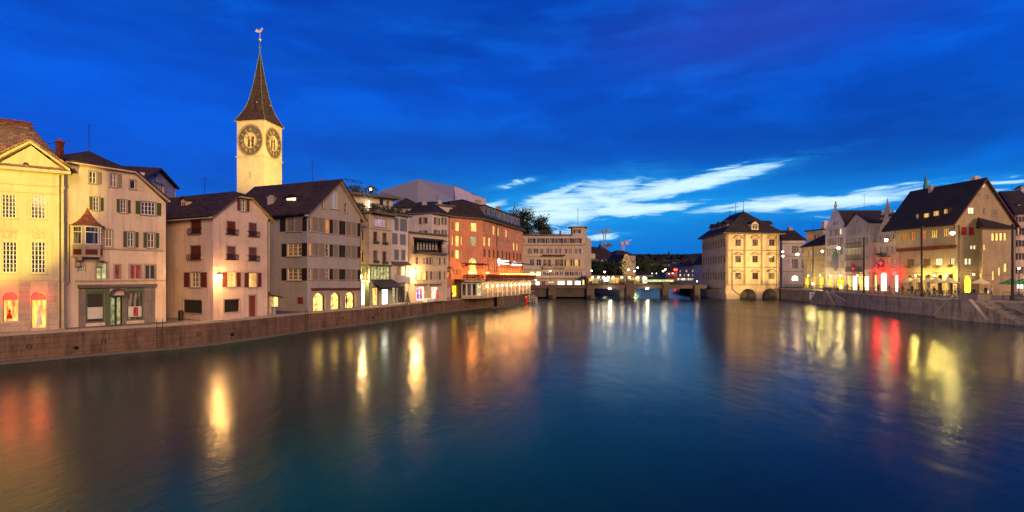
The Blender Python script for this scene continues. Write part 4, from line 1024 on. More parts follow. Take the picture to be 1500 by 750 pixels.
# penthouse on the terrace
fFp = Fac(512, 73, 575, 77.5); zP0 = zE+.2; zP1 = fFp.sz(556, 290)[1]; k = MB()
k.prism([fFp.P(0, 0, zP0), fFp.P(fFp.L, 0, zP0), fFp.P(fFp.L, 6, zP0), fFp.P(0, 6, zP0)], (0, 0, zP1-zP0)); ph = h.part(k, 'penthouse', M_beige)
k = MB(); k.prism([fFp.P(-.3, -1.0, zP1), fFp.P(fFp.L+.8, -1.0, zP1), fFp.P(fFp.L+.8, 6.5, zP1), fFp.P(-.3, 6.5, zP1)], (0, 0, .3)); h.part(k, 'penthouse_roof', M_trimdark, ph)
for (a, b, c, d) in ((556, 561, 292, 301), (566, 569.5, 294, 310), (519, 533, 297, 309)):
    u0, u1, z0, z1 = fFp.rect(a, b, c, d); k = MB(); fFp.box(k, u0, u1, -.03, .02, z0, z1); h.part(k, 'terrace_door', M_glass, ph)
k = MB()
for z_ in (302.5, 299.8, 296): u, z = fFp.sz(540.3, z_, t=-.6); k.ball(fFp.P(u, -.6, z), .13)
h.part(k, 'terrace_lantern', M_bulbw, ph)
def foliage(mb, c, rx, ry, rz, n, s, rr, hollow=.35):
    for _ in range(n):
        while True:
            p = Vector((rr.uniform(-1, 1), rr.uniform(-1, 1), rr.uniform(-1, 1)))
            if hollow < p.length < 1: break
        p = Vector((c[0]+p.x*rx, c[1]+p.y*ry, c[2]+p.z*rz)); a = Vector((rr.gauss(0, 1), rr.gauss(0, 1), rr.gauss(0, 1))).normalized(); b = a.orthogonal().normalized(); d = s*rr.uniform(.6, 1.4)
        b = Matrix.Rotation(rr.uniform(0, 6.28), 3, a) @ b; e = a.cross(b)
        mb.poly([p-b*d*.5, p+e*d*.35, p+b*d*.5, p-e*d*.35])
    return mb
rr = random.Random(11)
def rail_line(fac, px0, px1, y0, y1, t, hh, n, mk=None, z=None):
    k = mk or MB(); u0, z0 = fac.sz(px0, y0, t); u1, z1 = fac.sz(px1, y1, t); z0 = z if z is not None else z0
    for zz in (z0, z0+hh): fac.box(k, u0, u1, t, t+.04, zz, zz+.05)
    for i in range(n+1): u = u0+(u1-u0)*i/n; fac.box(k, u-.025, u+.025, t+.002, t+.038, z0, z0+hh)
    return k
k = rail_line(fF, 541, 575, 313, 315, -.6, .95, 16, z=zE+.28); h.part(k, 'terrace_rail', M_iron)
t_ = None
for (px, Y, w_, n) in ((530, 70.5, 1.0, 130), (546, 69.5, .8, 110), (552, 70, .9, 120), (562, 71.5, .7, 90), (572, 72.5, .8, 100)):
    k = MB(); c = at(px, Y); foliage(k, (c.x, c.y, zE+.85), w_*.8, .4, .62, n, .26, rr, .1); k.tube((c.x, c.y, zE+.28), (c.x, c.y, zE+.9), .05)
    o = k.build('terrace_plant', M_leafg); tag(o, 'leafy potted shrub on the beige terrace house balcony', 'plant', 'potted shrubs on the terrace of the beige house')
rf = zP1+.3
for (px, w_, m, lb, nm) in ((544, 1.25, M_leafg, 'pink-lit bush on the penthouse roof garden', 'roof_bush'), (515, 1.3, M_leafg, 'dark roof-garden bush under the pergola frame', 'roof_bush'), (523, 1.0, M_leafg, 'smaller dark roof-garden bush right of the pergola frame', 'roof_bush')):
    k = MB(); c = at(px, 76.5); foliage(k, (c.x, c.y, rf+.8), w_, .7, .95, 190, .3, rr, .1); k.tube((c.x, c.y, rf), (c.x, c.y, rf+.9), .06); o = k.build(nm, m); tag(o, lb, 'bush')
c = at(543, 75.2); t_ = thing('garden_lamp', 'glowing orange lamp beside the roof garden bush', 'lamp', (c.x, c.y, rf)); k = MB(); k.tube((c.x, c.y, rf), (c.x, c.y, rf+.7), .03); k.build('stem', M_iron, t_)
k = MB(); k.ball((c.x, c.y, rf+.85), .17); k.build('globe', M_bulbo, t_); point_light('globe_light', (c.x-.05, c.y-.45, rf+1.3), 60, (1, .35, .25), .2, t_)
t_ = thing('pergola', 'thin dark pergola frame on the roof garden', 'pergola', at(514, 75)+Vector((0, 0, rf))); k = MB(); a = at(503, 74.5); b = at(526, 76.5); zt_ = rf+2.3
for p in (a, (a+b)/2, b): k.tube((p.x, p.y, rf), (p.x, p.y, zt_), .04, n=5); k.tube((p.x, p.y+2, rf), (p.x, p.y+2, zt_), .04, n=5); k.tube((p.x, p.y, zt_), (p.x, p.y+2, zt_), .04, n=5)
k.tube((a.x, a.y, zt_), (b.x, b.y, zt_), .04, n=5); k.tube((a.x, a.y+2, zt_), (b.x, b.y+2, zt_), .04, n=5); k.build('frame', M_iron, t_)
# right, paler house with blue-grey shutters
h = House('blue_shutter_house', 'narrow pale house with blue-grey shutters between two lamplit corners', 'house', fFr, QL, M_white)
h.face(fFr, [(573, 315.6), (598, 318.5)]); zE2 = fFr.out[2][1]; fFr.out = [(0, QL), (fFr.L, QL), (fFr.L, zE2), (0, zE2)]
for (a, b, c, d, m) in ((578, 583.6, 319.5, 337.6, 1), (586, 595.8, 321, 339, 1), (574.5, 582, 342, 358, 1), (586, 594, 343.5, 359, 1), (577.5, 583.6, 366, 381, 1), (588, 593.6, 366.5, 381, 1), (579.3, 585.6, 390, 403.6, 1)):
    h.win(fFr, a, b, c, d, sh=M_bluesh if d < 385 else M_greysh, shut='()', tw=.06, sill=False)
h.win(fFr, 588, 594, 390, 403.6, nx=2, nz=3, pane=M_litwhite, tw=.06)
h.win(fFr, 583.2, 592.4, 419, 443, nx=2, nz=2, pane=M_glass, sash=M_darkdoor, trim=M_trimdark, sill=False, name='entrance'); h.win(fFr, 574.5, 579.5, 421, 443, nx=1, nz=1, pane=M_shopg, sash=M_darkdoor, trim=M_trimdark, sill=False, name='shop_window')
h.back([(fFr, fFr.L, 0), (fFr, fFr.L, 9), (fFr, 0, 9)], zE2); h.walls()
k = MB(); k.prism([fFr.P(-.1, -.5, zE2), fFr.P(fFr.L+.4, -.5, zE2), fFr.P(fFr.L+.2, 8, zE2), fFr.P(-.1, 8, zE2)], (0, 0, .2)); h.part(k, 'eave_slab', M_trimdark)
u0, u1, z0, z1 = fFr.rect(577.5, 595.5, 404.5, 414); k = MB(); fFr.box(k, u0, u1, -.75, 0, z0, z1); h.part(k, 'balcony', M_white)
u0, u1, z0, z1 = fFr.rect(572, 596.5, 383, 387); k = MB(); k.slab([fFr.P(u0, 0, z1), fFr.P(u1, 0, z1), fFr.P(u1, -.9, z0-.1), fFr.P(u0, -.9, z0-.1)], .08); h.part(k, 'canopy_roof', M_trimdark)
for (px, lb) in ((579, 'dark shrub on the flat roof, left of its neighbour'), (590, 'dark shrub on the flat roof above blue shutters, right one')):
    k = MB(); c = at(px, 75.5); foliage(k, (c.x, c.y, zE2+.9), 1.0, .5, .7, 140, .27, rr, .1); k.tube((c.x, c.y, zE2+.2), (c.x, c.y, zE2+.8), .05); tag(k.build('roof_shrub', M_leaf), lb, 'bush')
# conifer shrub by the corner
t_ = thing('conifer_shrub', 'small cone-shaped dark evergreen at the foot of the bright corner lamp', 'shrub', at(597, 73.5)+Vector((0, 0, QL)))
c = at(597, 73.5); k = MB(); rc = random.Random(4)
for i in range(420):
    z = rc.random()**1.2; r = (1-z)*.42*rc.uniform(.5, 1.05); an = rc.uniform(0, 6.28); foliage(k, (c.x+r*math.cos(an), c.y+r*math.sin(an), QL+.2+z*1.6), .03, .03, .03, 1, .12, rc, 0)
k.build('foliage', M_leaf, t_); k = MB(); k.tube((c.x, c.y, QL), (c.x, c.y, QL+1.2), .06); k.build('trunk', M_bark, t_)

# --- G: low beige house with the loggia
fG = Fac(599.5, 77.0, 655, 84.0)
h = House('loggia_house', 'low beige house with dark loggia balcony right of the bright corner lamp', 'house', fG, QL, M_beige)
h.face(fG, [(599.5, 341), (655, 346)]); zE = fG.sz(600, 341)[1]; fG.out = [(0, QL), (fG.L, QL), (fG.L, zE), (0, zE)]
h.win(fG, 606, 648, 351.5, 369.5, nx=1, nz=1, pane=M_darkdoor, sash=M_trim, trim=M_beige, sill=False, dep=1.1, name='loggia_opening')
for i in range(7): a = 616+i*4.4; h.fbox(fG, a, a+2.2, 353.5, 366, .7, .75, M_frost, 'loggia_curtain')
for (a, b, c, d, p) in ((611.2, 616, 376.8, 387.4, M_dimwarm), (619.8, 624, 377, 387.5, M_glass), (631, 635, 377.3, 387.8, M_glass), (639, 642.5, 377.5, 388, M_glass), (610.4, 615.4, 397, 409.4, M_lityellow), (618.4, 623, 397.2, 409.5, M_lityellow), (632.2, 636, 397.4, 409.3, M_dimwarm), (639, 642.6, 397.5, 409.4, M_glass)):
    h.win(fG, a, b, c, d, pane=p, sh=M_brownsh, shut='l' if a in (611.2, 631, 610.4, 632.2) else 'r', tw=.05)
h.win(fG, 609.3, 622, 419.5, 440.2, nx=1, nz=1, pane=M_shopcol, trim=M_trim, sill=False, name='shop_window'); h.win(fG, 631.8, 642, 420, 438, nx=1, nz=1, pane=M_shopcol, trim=M_trim, sill=False, name='shop_window')
h.win(fG, 650.3, 653.2, 377.5, 387, nx=1, trim=M_trim)
h.win(fG, 650.3, 653.2, 398, 409, nx=1, trim=M_trim)
h.back([(fG, 0, 0), (fG, 0, 8), (fG, fG.L, 8), (fG, fG.L, 0)], zE); h.walls()
k = MB(); k.prism([fG.P(-.15, -.4, zE), fG.P(fG.L, -.4, zE), fG.P(fG.L, 8, zE), fG.P(-.15, 8, zE)], (0, 0, .22)); h.part(k, 'parapet', M_trimdark)
k = rail_line(fG, 605, 652.5, 370, 370.5, -.9, .95, 26); h.part(k, 'balcony_rail', M_iron)
u0, u1, z0, z1 = fG.rect(605, 652.5, 370, 371.8); k = MB(); fG.box(k, u0, u1, -.95, .02, z0, z1); h.part(k, 'balcony_slab', M_trimdark)
u0, u1, z0, z1 = fG.rect(604.5, 648, 349, 352.5); k = MB(); k.slab([fG.P(u0, 0, z1), fG.P(u1, 0, z1), fG.P(u1, -1.2, z0), fG.P(u0, -1.2, z0)], .06); h.part(k, 'awning', M_awn)
h.ledge(fG, 599.5, 414, 655, 414.3, h=.15, d=.1)
for (a, b) in ((607, 625), (629, 645)): h.fbox(fG, a, b, 415.8, 418.2, -.25, 0, M_trimdark, 'awning_box')
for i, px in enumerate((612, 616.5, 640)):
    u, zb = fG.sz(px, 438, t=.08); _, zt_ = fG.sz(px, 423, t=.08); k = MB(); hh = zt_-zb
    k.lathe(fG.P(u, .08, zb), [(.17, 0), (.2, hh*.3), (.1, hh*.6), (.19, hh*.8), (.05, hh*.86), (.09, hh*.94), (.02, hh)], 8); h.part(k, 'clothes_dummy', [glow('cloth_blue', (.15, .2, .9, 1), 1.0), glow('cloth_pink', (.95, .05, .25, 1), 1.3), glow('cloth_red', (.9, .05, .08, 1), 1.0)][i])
# --- H: whitish house rising behind it
fHl = Fac(598, 88, 632.7, 86.5); fHr = Fac(632.7, 86.5, 657, 90.5)
h = House('lilac_house', 'pale lilac house with brown shutters rising behind the loggia house', 'house', fHr, QL, M_white)
h.face(fHl, [(598, 315.5), (632.7, 313)]); h.face(fHr, [(632.7, 313), (657, 317)]); zE = fHr.sz(633, 313)[1]
for f in (fHl, fHr): f.out = [(0, QL), (f.L, QL), (f.L, zE), (0, zE)]
h.win(fHl, 618, 623, 318.8, 327.3, sh=M_brownsh); h.win(fHl, 618, 623, 338, 342, sh=M_brownsh)
for (a, b) in ((637.3, 642), (648, 652)):
    h.win(fHr, a, b, 319, 329, sh=M_brownsh, tw=.05, shut='LR'); h.win(fHr, a, b, 337, 350, sh=M_brownsh, tw=.05, shut='LR')
h.win(fHr, 655, 656.6, 359, 371, nx=1, tw=.03, sill=False)
h.back([(fHl, 0, 0), (fHl, 0, 8), (fHr, fHr.L, 8), (fHr, fHr.L, 0)], zE); h.walls()
k = MB(); q = [fHl.P(-.3, -.5, zE), fHr.P(0, -.7, zE), fHr.P(fHr.L+.2, -.5, zE), fHr.P(fHr.L, 8, zE), fHl.P(0, 9, zE)]; k.prism(q, (0, 0, .2)); h.part(k, 'eave_slab', M_trimdark)
cx = fHr.P(0, 5, 0); k = MB(); a = [q_+Vector((0, 0, .22)) for q_ in q]; cc = sum(a, Vector())/5; 
for p0, p1 in zip(a, a[1:]+a[:1]): 
    i0 = p0.lerp(cc, .55)+Vector((0, 0, 1.6)); i1 = p1.lerp(cc, .55)+Vector((0, 0, 1.6)); k.poly([p0, p1, i1, i0])
k.poly([p.lerp(cc, .55)+Vector((0, 0, 1.6)) for p in a]); h.part(k, 'roof', M_slate)
fq = Fac(637, 91.5, 664, 94); u0, u1, z0, z1 = fq.rect(638, 663, 300, 308); k = MB(); fq.box(k, u0, u1, 0, 3, z0-1.5, z1-.3); d_ = h.part(k, 'attic_box', M_white); k = MB(); fq.box(k, u0-.4, u1+.4, -.4, 3.4, z1-.28, z1); h.part(k, 'attic_roof', M_trimdark, d_)
h.chimney(tuple(fq.P(2.0, 1.5, fq.sz(645, 299)[1])), .7, .6, M_white)
# dark old roofs between, under the tent
def plain_house(name, label, f, ztop, depth, wm, rm, ridge=3.0, rows=(), hip=.35, cat='house', base=QL, group=None, over=.4, pane=None):
    h = House(name, label, cat, f, base, wm, group)
    f.h = h; f.op = []; f.out = [(0, base), (f.L, base), (f.L, ztop), (0, ztop)]; h.faces.append(f)
    for (z0, hh, n, pw, panes) in rows:
        for i in range(n):
            u = f.L*(i+.5)/n; pn = panes[i % len(panes)]; h.win(f, 0, 0, 0, 0, raw=(u-pw/2, u+pw/2, z0, z0+hh), pane=pn, tw=.06, sill=False)
    h.back([(f, f.L, 0), (f, f.L, depth), (f, 0, depth), (f, 0, 0)], ztop); h.walls()
    k = MB(); L = f.L; o = over; hp = min(L, depth)*hip
    P4 = [f.P(-o, -o, ztop), f.P(L+o, -o, ztop), f.P(L+o, depth+o, ztop), f.P(-o, depth+o, ztop)]
    if L >= depth: r0, r1 = f.P(hp, depth/2, ztop+ridge), f.P(L-hp, depth/2, ztop+ridge); k.poly([P4[0], P4[1], r1, r0]); k.poly([P4[1], P4[2], r1]); k.poly([P4[2], P4[3], r0, r1]); k.poly([P4[3], P4[0], r0])
    else: r0, r1 = f.P(L/2, hp, ztop+ridge), f.P(L/2, depth-hp, ztop+ridge); k.poly([P4[0], P4[1], r0]); k.poly([P4[1], P4[2], r1, r0]); k.poly([P4[2], P4[3], r1]); k.poly([P4[3], P4[0], r0, r1])
    k.poly(P4); h.part(k, 'roof', rm); return h
f = Fac(572, 92, 622, 94); h = plain_house('rear_house', 'dark-roofed old house behind the flat roofs, left of lilac house attic', f, f.sz(600, 305)[1], 12, M_grey, M_slate, ridge=2.2)
f = Fac(600, 104, 700, 108); h = plain_house('rear_house', 'broad dark-roofed house under the tarpaulin tent', f, f.sz(650, 302)[1], 10, M_grey, M_slate, ridge=1.6)
# --- K: tarpaulin tent roof over a building site
t_ = thing('tarpaulin_tent', 'large grey scaffold tent roof with pale sheeting behind the hotel', 'scaffold tent', W(612, 290, 112))
k = MB(); ap = W(612, 261.8, 118); lf = W(556, 280, 112); rt_ = W(664.5, 272.5, 128); fr = W(712, 291, 150)
b0 = W(556, 296, 112); b1 = W(612, 296, 106); b2 = W(666, 294, 118); b3 = W(712, 301, 148)
apf = W(612, 262.3, 112)
k.poly([lf, b0, b1, apf]); k.poly([apf, b1, b2, rt_]); k.poly([apf, rt_, W(660, 272, 140), W(600, 266, 140)]); k.poly([lf, apf, W(600, 266, 140), W(556, 282, 135)]); k.build('roof_sheet', M_tarp, t_)
k = MB(); n = 9; rr = random.Random(5)
top = [rt_.lerp(fr, i/n)+Vector((0, rr.uniform(-.5, .5), rr.uniform(-.2, .2))) for i in range(n+1)]; bot = [b2.lerp(b3, i/n)+Vector((rr.uniform(-.4, .4), rr.uniform(-.8, .8), rr.uniform(-.5, .3))) for i in range(n+1)]
for i in range(n): k.poly([top[i], bot[i], bot[i+1], top[i+1]])
k.poly([rt_, fr, fr+Vector((-2, 14, -1)), rt_+Vector((-2, 12, -1))]); k.build('side_sheet', M_tarpp, t_)
k = MB()
for i in range(n+1): k.tube(top[i]+Vector((0, -.1, 0)), bot[i]+Vector((0, -.1, -2)), .06, n=5)
for a, b in zip(top, top[1:]): k.tube(a+Vector((0, -.1, 0)), b+Vector((0, -.1, 0)), .06, n=5)
k.build('scaffold_tube', M_steel, t_)

# --- I: salmon hotel
fI0 = Fac(658.4, 92.5, 678.4, 94.5); fI1 = Fac(678.4, 94.5, 707, 97); fI2 = Fac(707, 97, 766, 122)
h = House('salmon_hotel', 'long salmon hotel with mansard roof and lit signs above a glowing terrace', 'hotel', fI2, QL, M_salmon)
zE = fI2.sz(707, 322)[1]
for f in (fI0, fI1, fI2): h.face(f, [(f.A.x, 0)]*2) if 0 else (h.faces.append(f), setattr(f, 'op', []), setattr(f, 'out', [(0, QL), (f.L, QL), (f.L, zE), (0, zE)]))
HW = dict(tw=.05, trim=M_salmon, sill=False)
for (y0, y1, lit3) in ((325.5, 338.5, 1), (345, 361, 1), (366, 379, 1)):
    h.win(fI0, 667.2, 672.6, y0, y1, pane=M_lityellow, **HW)
    h.win(fI0, 661.8, 663.6, y0+.5, y1-2, pane=M_lityellow if y0 == 345 else M_glass, nx=1, nz=1, **HW); h.win(fI0, 675, 677, y0+.8, y1-2, pane=M_lityellow if y0 == 345 else M_frost, nx=1, nz=1, **HW)
h.win(fI1, 689.7, 698.3, 326.3, 339, pane=M_lityellow, nx=3, **HW); h.win(fI1, 688.7, 697.6, 345.8, 359.5, pane=M_shopg, nx=3, **HW)
h.win(fI1, 686.8, 698.2, 377.5, 402, pane=M_shop, nx=4, nz=5, arch=True, tw=.1, trim=M_trim, sill=False)
for px in (663.8, 669.2, 674.5): h.win(fI0, px-1.2, px+1.2, 394, 403, pane=M_dimwarm, nx=1, nz=1, arch=.2, **HW)
cols = [(709.5, 0, 1), (716.6, 0, 1), (723, 1, 0), (729.6, 1, 0), (735.6, 0, 0), (741.4, 1, 0), (746.3, 0, 0), (752.4, 0, 1), (757.4, 0, 1), (762, 0, 0)]
def ew(px, y0, lit, hh, pane, w_=.46, sl=.5):
    u, z = fI2.sz(px, 0); z0 = 0
    return u
zr = [(fI2.sz(723, 331)[1], 1.75), (fI2.sz(716.6, 348)[1], 1.75), (fI2.sz(735, 368)[1], 1.5)]
for (px, a, b) in cols:
    u = fI2.sz(px, 340)[0]
    h.win(fI2, 0, 0, 0, 0, raw=(u-.62, u+.62, zr[0][0]-zr[0][1], zr[0][0]), pane=M_lityellow if a else M_glass, **HW)
    h.win(fI2, 0, 0, 0, 0, raw=(u-.62, u+.62, zr[1][0]-zr[1][1], zr[1][0]), pane=M_lityellow if b else M_glass, **HW)
    h.win(fI2, 0, 0, 0, 0, raw=(u-.5, u+.5, zr[2][0]-zr[2][1], zr[2][0]), pane=M_glass, sh=M_brownsh, shut='()', **HW)
for i, px in enumerate((712, 716.5, 721, 725)): h.win(fI2, px-1.3, px+1.3, 377+i*.7, 400, pane=M_dimwarm if i % 2 else M_litorange, nx=1, nz=3, arch=.6, **HW)
for i in range(8):
    u = fI2.sz(733+i*4.0, 396)[0]; h.win(fI2, 0, 0, 0, 0, raw=(u-.85, u+.85, fI2.sz(745, 401)[1], fI2.sz(745, 392.5)[1]), pane=M_hotorange, nx=2, nz=1, fr=.08, name='restaurant_window', **HW)
h.back([(fI2, fI2.L, 0), (fI2, fI2.L, 14), (fI0, 0, 12), (fI0, 0, 0)], zE)
h.win(fI0, 662.3, 671.5, 418, 434.6, pane=M_shopy, nx=1, nz=1, trim=M_trim, sill=False, name='shop_window')
h.walls()
k = MB(); q = [fI0.P(-.2, -.5, zE), fI1.P(0, -.5, zE), fI2.P(0, -.6, zE), fI2.P(fI2.L+.4, -.6, zE), fI2.P(fI2.L+.4, 12, zE), fI0.P(-.2, 12, zE)]; k.prism(q, (0, 0, .25)); h.part(k, 'cornice', M_trimdark)
# mansard
zm = fI2.sz(720, 302)[1]; zM = zE+3.3
k = MB(); lo = [fI0.P(-.1, -.35, zE+.25), fI1.P(0, -.35, zE+.25), fI2.P(0, -.4, zE+.25), fI2.P(fI2.L+.2, -.4, zE+.25), fI2.P(fI2.L+.2, 11, zE+.25), fI0.P(-.1, 11, zE+.25)]
up = [fI0.P(1.6, 2.2, zM), fI1.P(.4, 2.0, zM), fI2.P(.4, 1.6, zM), fI2.P(fI2.L-1.4, 1.6, zM), fI2.P(fI2.L-1.4, 9.5, zM), fI0.P(1.6, 9.5, zM)]
for i in range(6): j = (i+1) % 6; k.poly([lo[i], lo[j], up[j], up[i]])
rg0 = fI2.P(3, 5.5, zM+1.3); rg1 = fI2.P(fI2.L-3, 5.5, zM+.9)
k.poly([up[0], up[1], up[2], rg0]); k.poly([up[2], up[3], rg1, rg0]); k.poly([up[3], up[4], rg1]); k.poly([up[4], up[5], rg0, rg1]); k.poly([up[5], up[0], rg0]); h.part(k, 'mansard_roof', M_slate)
for i in range(9):
    u = 2.2+(fI2.L-4)*i/8.4; k = MB(); fI2.box(k, u-.85, u+.85, .15, 2.2, zE+.6, zE+2.9); d_ = h.part(k, 'dormer', M_greysh)
    k = MB(); fI2.box(k, u-.5, u+.5, .10, .16, zE+1.0, zE+2.6); h.part(k, 'dormer_pane', M_glass, d_); k = MB(); fI2.box(k, u-1.05, u+1.05, -.05, 2.4, zE+2.9, zE+3.05); h.part(k, 'dormer_roof', M_slate, d_)
u = fI2.sz(727.3, 370)[0]; k = MB(); k.tube(fI2.P(u, -.12, zE), fI2.P(u, -.12, fI2.sz(727, 398)[1]), .08, n=6); h.part(k, 'downpipe', M_trimdark)
# glowing letters over the terrace
def text_obj(word, name, m, parent, fac, px0, px1, yb, yt, t=-.35, ext=.06):
    u0, u1, z0, z1 = fac.rect(px0, px1, yt, yb, t)
    cu = bpy.data.curves.new(name, 'FONT'); cu.body = word; cu.size = 1; cu.extrude = .04; cu.offset = .02; cu.align_x = 'LEFT'
    o = bpy.data.objects.new(name, cu); COL.objects.link(o); bpy.context.view_layer.update()
    me = bpy.data.meshes.new_from_object(o); bpy.data.objects.remove(o)
    xs = [v.co.x for v in me.vertices]; ys = [v.co.y for v in me.vertices]; x0, x1, y0, y1 = min(xs), max(xs), min(ys), max(ys)
    org = parent_loc(parent)
    for v in me.vertices:
        x = u0+(v.co.x-x0)/(x1-x0)*(u1-u0); z = z0+(v.co.y-y0)/(y1-y0)*(z1-z0); p = fac.P(x, t-v.co.z*ext/.04, z); v.co = p-org
    me.materials.append(m); o = bpy.data.objects.new(name, me); COL.objects.link(o); o.parent = parent; return o
text_obj('STORCHEN', 'sign_letters', M_sign, h.root, fI2, 732.3, 745.2, 387.2, 381.4)
text_obj('ZÜRICH', 'sign_letters', M_sign, h.root, fI2, 749.2, 764.2, 389.2, 383.4)
u, z = fI2.sz(730.8, 384.3, t=-.35); k = MB(); k.lathe(fI2.P(u, -.35, z)-Vector((0, 0, .75)), [(.08, 0), (.12, .5), (.42, .8), (.5, 1.1), (.2, 1.35), (.16, 1.5), (.03, 1.6)], 8); h.part(k, 'sign_emblem', M_sign)
HI = h
# terrace storey: glazed arcade in front at quay level
fJ = Fac(676, 90.5, 706, 92.0); fK = Fac(706, 92.0, 776, 119.5)
h = House('arcade_restaurant', 'low riverside arcade restaurant with lamp-lit glass bays under the hotel terrace', 'restaurant', fK, QL, M_trim)
zT = fK.sz(706, 411.5)[1]
for f in (fJ, fK): h.faces.append(f); f.op = []; f.out = [(0, QL), (f.L, QL), (f.L, zT), (0, zT)]
n = 11
for i in range(n):
    u = fK.L*(i+.5)/n; h.win(fK, 0, 0, 0, 0, raw=(u-1.02, u+1.02, QL+.85, zT-.45), pane=M_arcpane, nx=3, nz=2, sash=M_wood, trim=M_wood, sill=False, fr=.07, dep=.25, name='glass_bay')
    k = MB(); fK.box(k, u+fK.L/n/2-.16, u+fK.L/n/2+.16, -.14, .0, QL, zT-.2); h.part(k, 'pillar', M_wood)
for i in range(4):
    u = fJ.L*(i+.5)/4; h.win(fJ, 0, 0, 0, 0, raw=(u-.38, u+.38, QL+.5, zT-.5), pane=M_glass if i != 3 else M_shopg, nx=1, nz=1, sash=M_wood, trim=M_wood, sill=False, name='glass_bay')
h.back([(fJ, 0, 0), (fJ, 0, 4)], zT); h.back([(fK, fK.L, 0), (fK, fK.L, 4.6)], zT); h.walls()
k = MB(); k.prism([fJ.P(-.3, -.7, zT), fK.P(-.0, -.9, zT), fK.P(fK.L+2.2, -.9, zT), fK.P(fK.L+2.2, 5, zT), fJ.P(-.3, 4, zT)], (0, 0, .3)); h.part(k, 'terrace_deck', M_trimdark)
k = MB()
for i in range(12): u = fJ.L*(i+.5)/12; fJ.box(k, u-.06, u+.06, -1.5, -.72, zT+.02, zT+.2)
fJ.box(k, 0, fJ.L, -1.5, -1.4, zT-.1, zT+.02); h.part(k, 'pergola_slats', M_beige)
k = MB(); fK.box(k, 0, fK.L+2.1, -.88, -.8, zT+.35, zT+1.0); 
for i in range(30): u = (fK.L+2)*i/29; fK.box(k, u-.03, u+.03, -.79, -.74, zT+.3, zT+1.05)
h.part(k, 'terrace_rail', M_door)
rr = random.Random(8); 
for f, n_ in ((fJ, 300), (fK, 900)):
    k = MB()
    for i in range(n_): foliage(k, f.P(f.L*i/n_, -.95, zT+.7+rr.uniform(-.25, .4)), .12, .12, .12, 1, .3, rr, 0)
    h.part(k, 'flower_trough', plain('red_flowers' if f is fK else 'mixed_flowers', (.22, .05, .02, 1) if f is fK else (.14, .09, .03, 1), .8, var=.7, sc_=2))
k = MB(); u0, u1, z0, z1 = fK.rect(728, 768, 388.8, 391, t=.6); k.slab([fI2.P(fI2.sz(727, 390)[0], -.1, zE-9.6+2.05), fI2.P(fI2.L, -.1, zE-9.6+2.05), fI2.P(fI2.L, -2.6, zE-9.6+1.6), fI2.P(fI2.sz(727, 390)[0], -2.6, zE-9.6+1.6)], .1); h.part(k, 'terrace_awning', M_awn)
k = MB(); a0 = fI1.sz(680, 386.5, t=-1.5); a1 = fI2.sz(727, 388, t=-1.5); 
k.slab([fI1.P(-.5, -.1, a0[1]+.2), fI1.P(fI1.L, -.1, a0[1]+.2), fI1.P(fI1.L, -2.2, a0[1]-.1), fI1.P(-.5, -2.2, a0[1]-.1)], .1); h.part(k, 'entrance_awning', M_awn)
# lamps hanging in the bays: countable repeats
proto = None
for i in range(11):
    u = fK.L*(i+.5)/n; p = fK.P(u, -.45, zT-.95)
    if proto is None:
        proto = thing('hanging_lamp', 'warm globe lamp hanging from the arcade restaurant eave', 'lamp', p, 'globe lamps along the arcade restaurant')
        k = MB(); k.ball(p, .17); k.build('globe', M_bulb, proto); k = MB(); k.tube(p, p+Vector((0, 0, .95)), .02, n=5); k.build('cord', M_iron, proto)
        point_light('globe_light', p, 240, (1, .44, .10), .22, proto)
    else: copy_thing(proto, p, 'warm globe lamp hanging from the arcade restaurant eave')
proto = None
for i in range(18):
    p = fK.P(fK.L*(.28+.8*i/17), -.6, zT+1.28)
    if proto is None:
        proto = thing('table_lamp', 'small orange candle lamp on the hotel terrace rail', 'lamp', p, 'orange lamps along the hotel terrace'); k = MB(); k.ball(p, .13); k.build('bulb', M_bulbo, proto); k = MB(); k.tube(p-Vector((0, 0, .3)), p, .03, n=5); k.build('stem', M_iron, proto)
        point_light('bulb_light', p, 230, (1, .30, .05), .18, proto)
    else: copy_thing(proto, p, 'small orange candle lamp on the hotel terrace rail')
for i, px in enumerate((687.5, 690, 692.5, 695, 697.5, 713, 715.5)):
    f = fJ if px < 706 else fK; u, z = f.sz(px, 401, t=.8); p = f.P(u, .8, zT+1.5); copy_thing(proto, p, 'orange candle lamp on tables before the big arched hotel window', 'orange lamps before the arched hotel window')
# maroon annex with two little lamps
f = Fac(650.5, 84.5, 660.5, 88.5); h = House('maroon_annex', 'narrow maroon glazed annex between loggia house and hotel', 'annex', f, QL, M_salmon); h.faces.append(f); f.op = []; zt_ = f.sz(655, 392.5)[1]; f.out = [(0, QL), (f.L, QL), (f.L, zt_), (0, zt_)]
h.win(f, 651.2, 659.5, 398, 407.5, pane=M_litorange, nx=4, nz=1, sash=M_awnred, trim=M_awnred, sill=False); h.win(f, 651, 659.5, 421, 435, pane=M_frost, nx=2, nz=1, trim=M_trim, sill=False, name='shop_window'); h.back([(f, 0, 0), (f, 0, 4), (f, f.L, 4), (f, f.L, 0)], zt_); h.walls()
k = MB(); k.prism([f.P(-.1, -.3, zt_), f.P(f.L, -.3, zt_), f.P(f.L, 4, zt_), f.P(-.1, 4, zt_)], (0, 0, .2)); h.part(k, 'roof', M_trimdark)
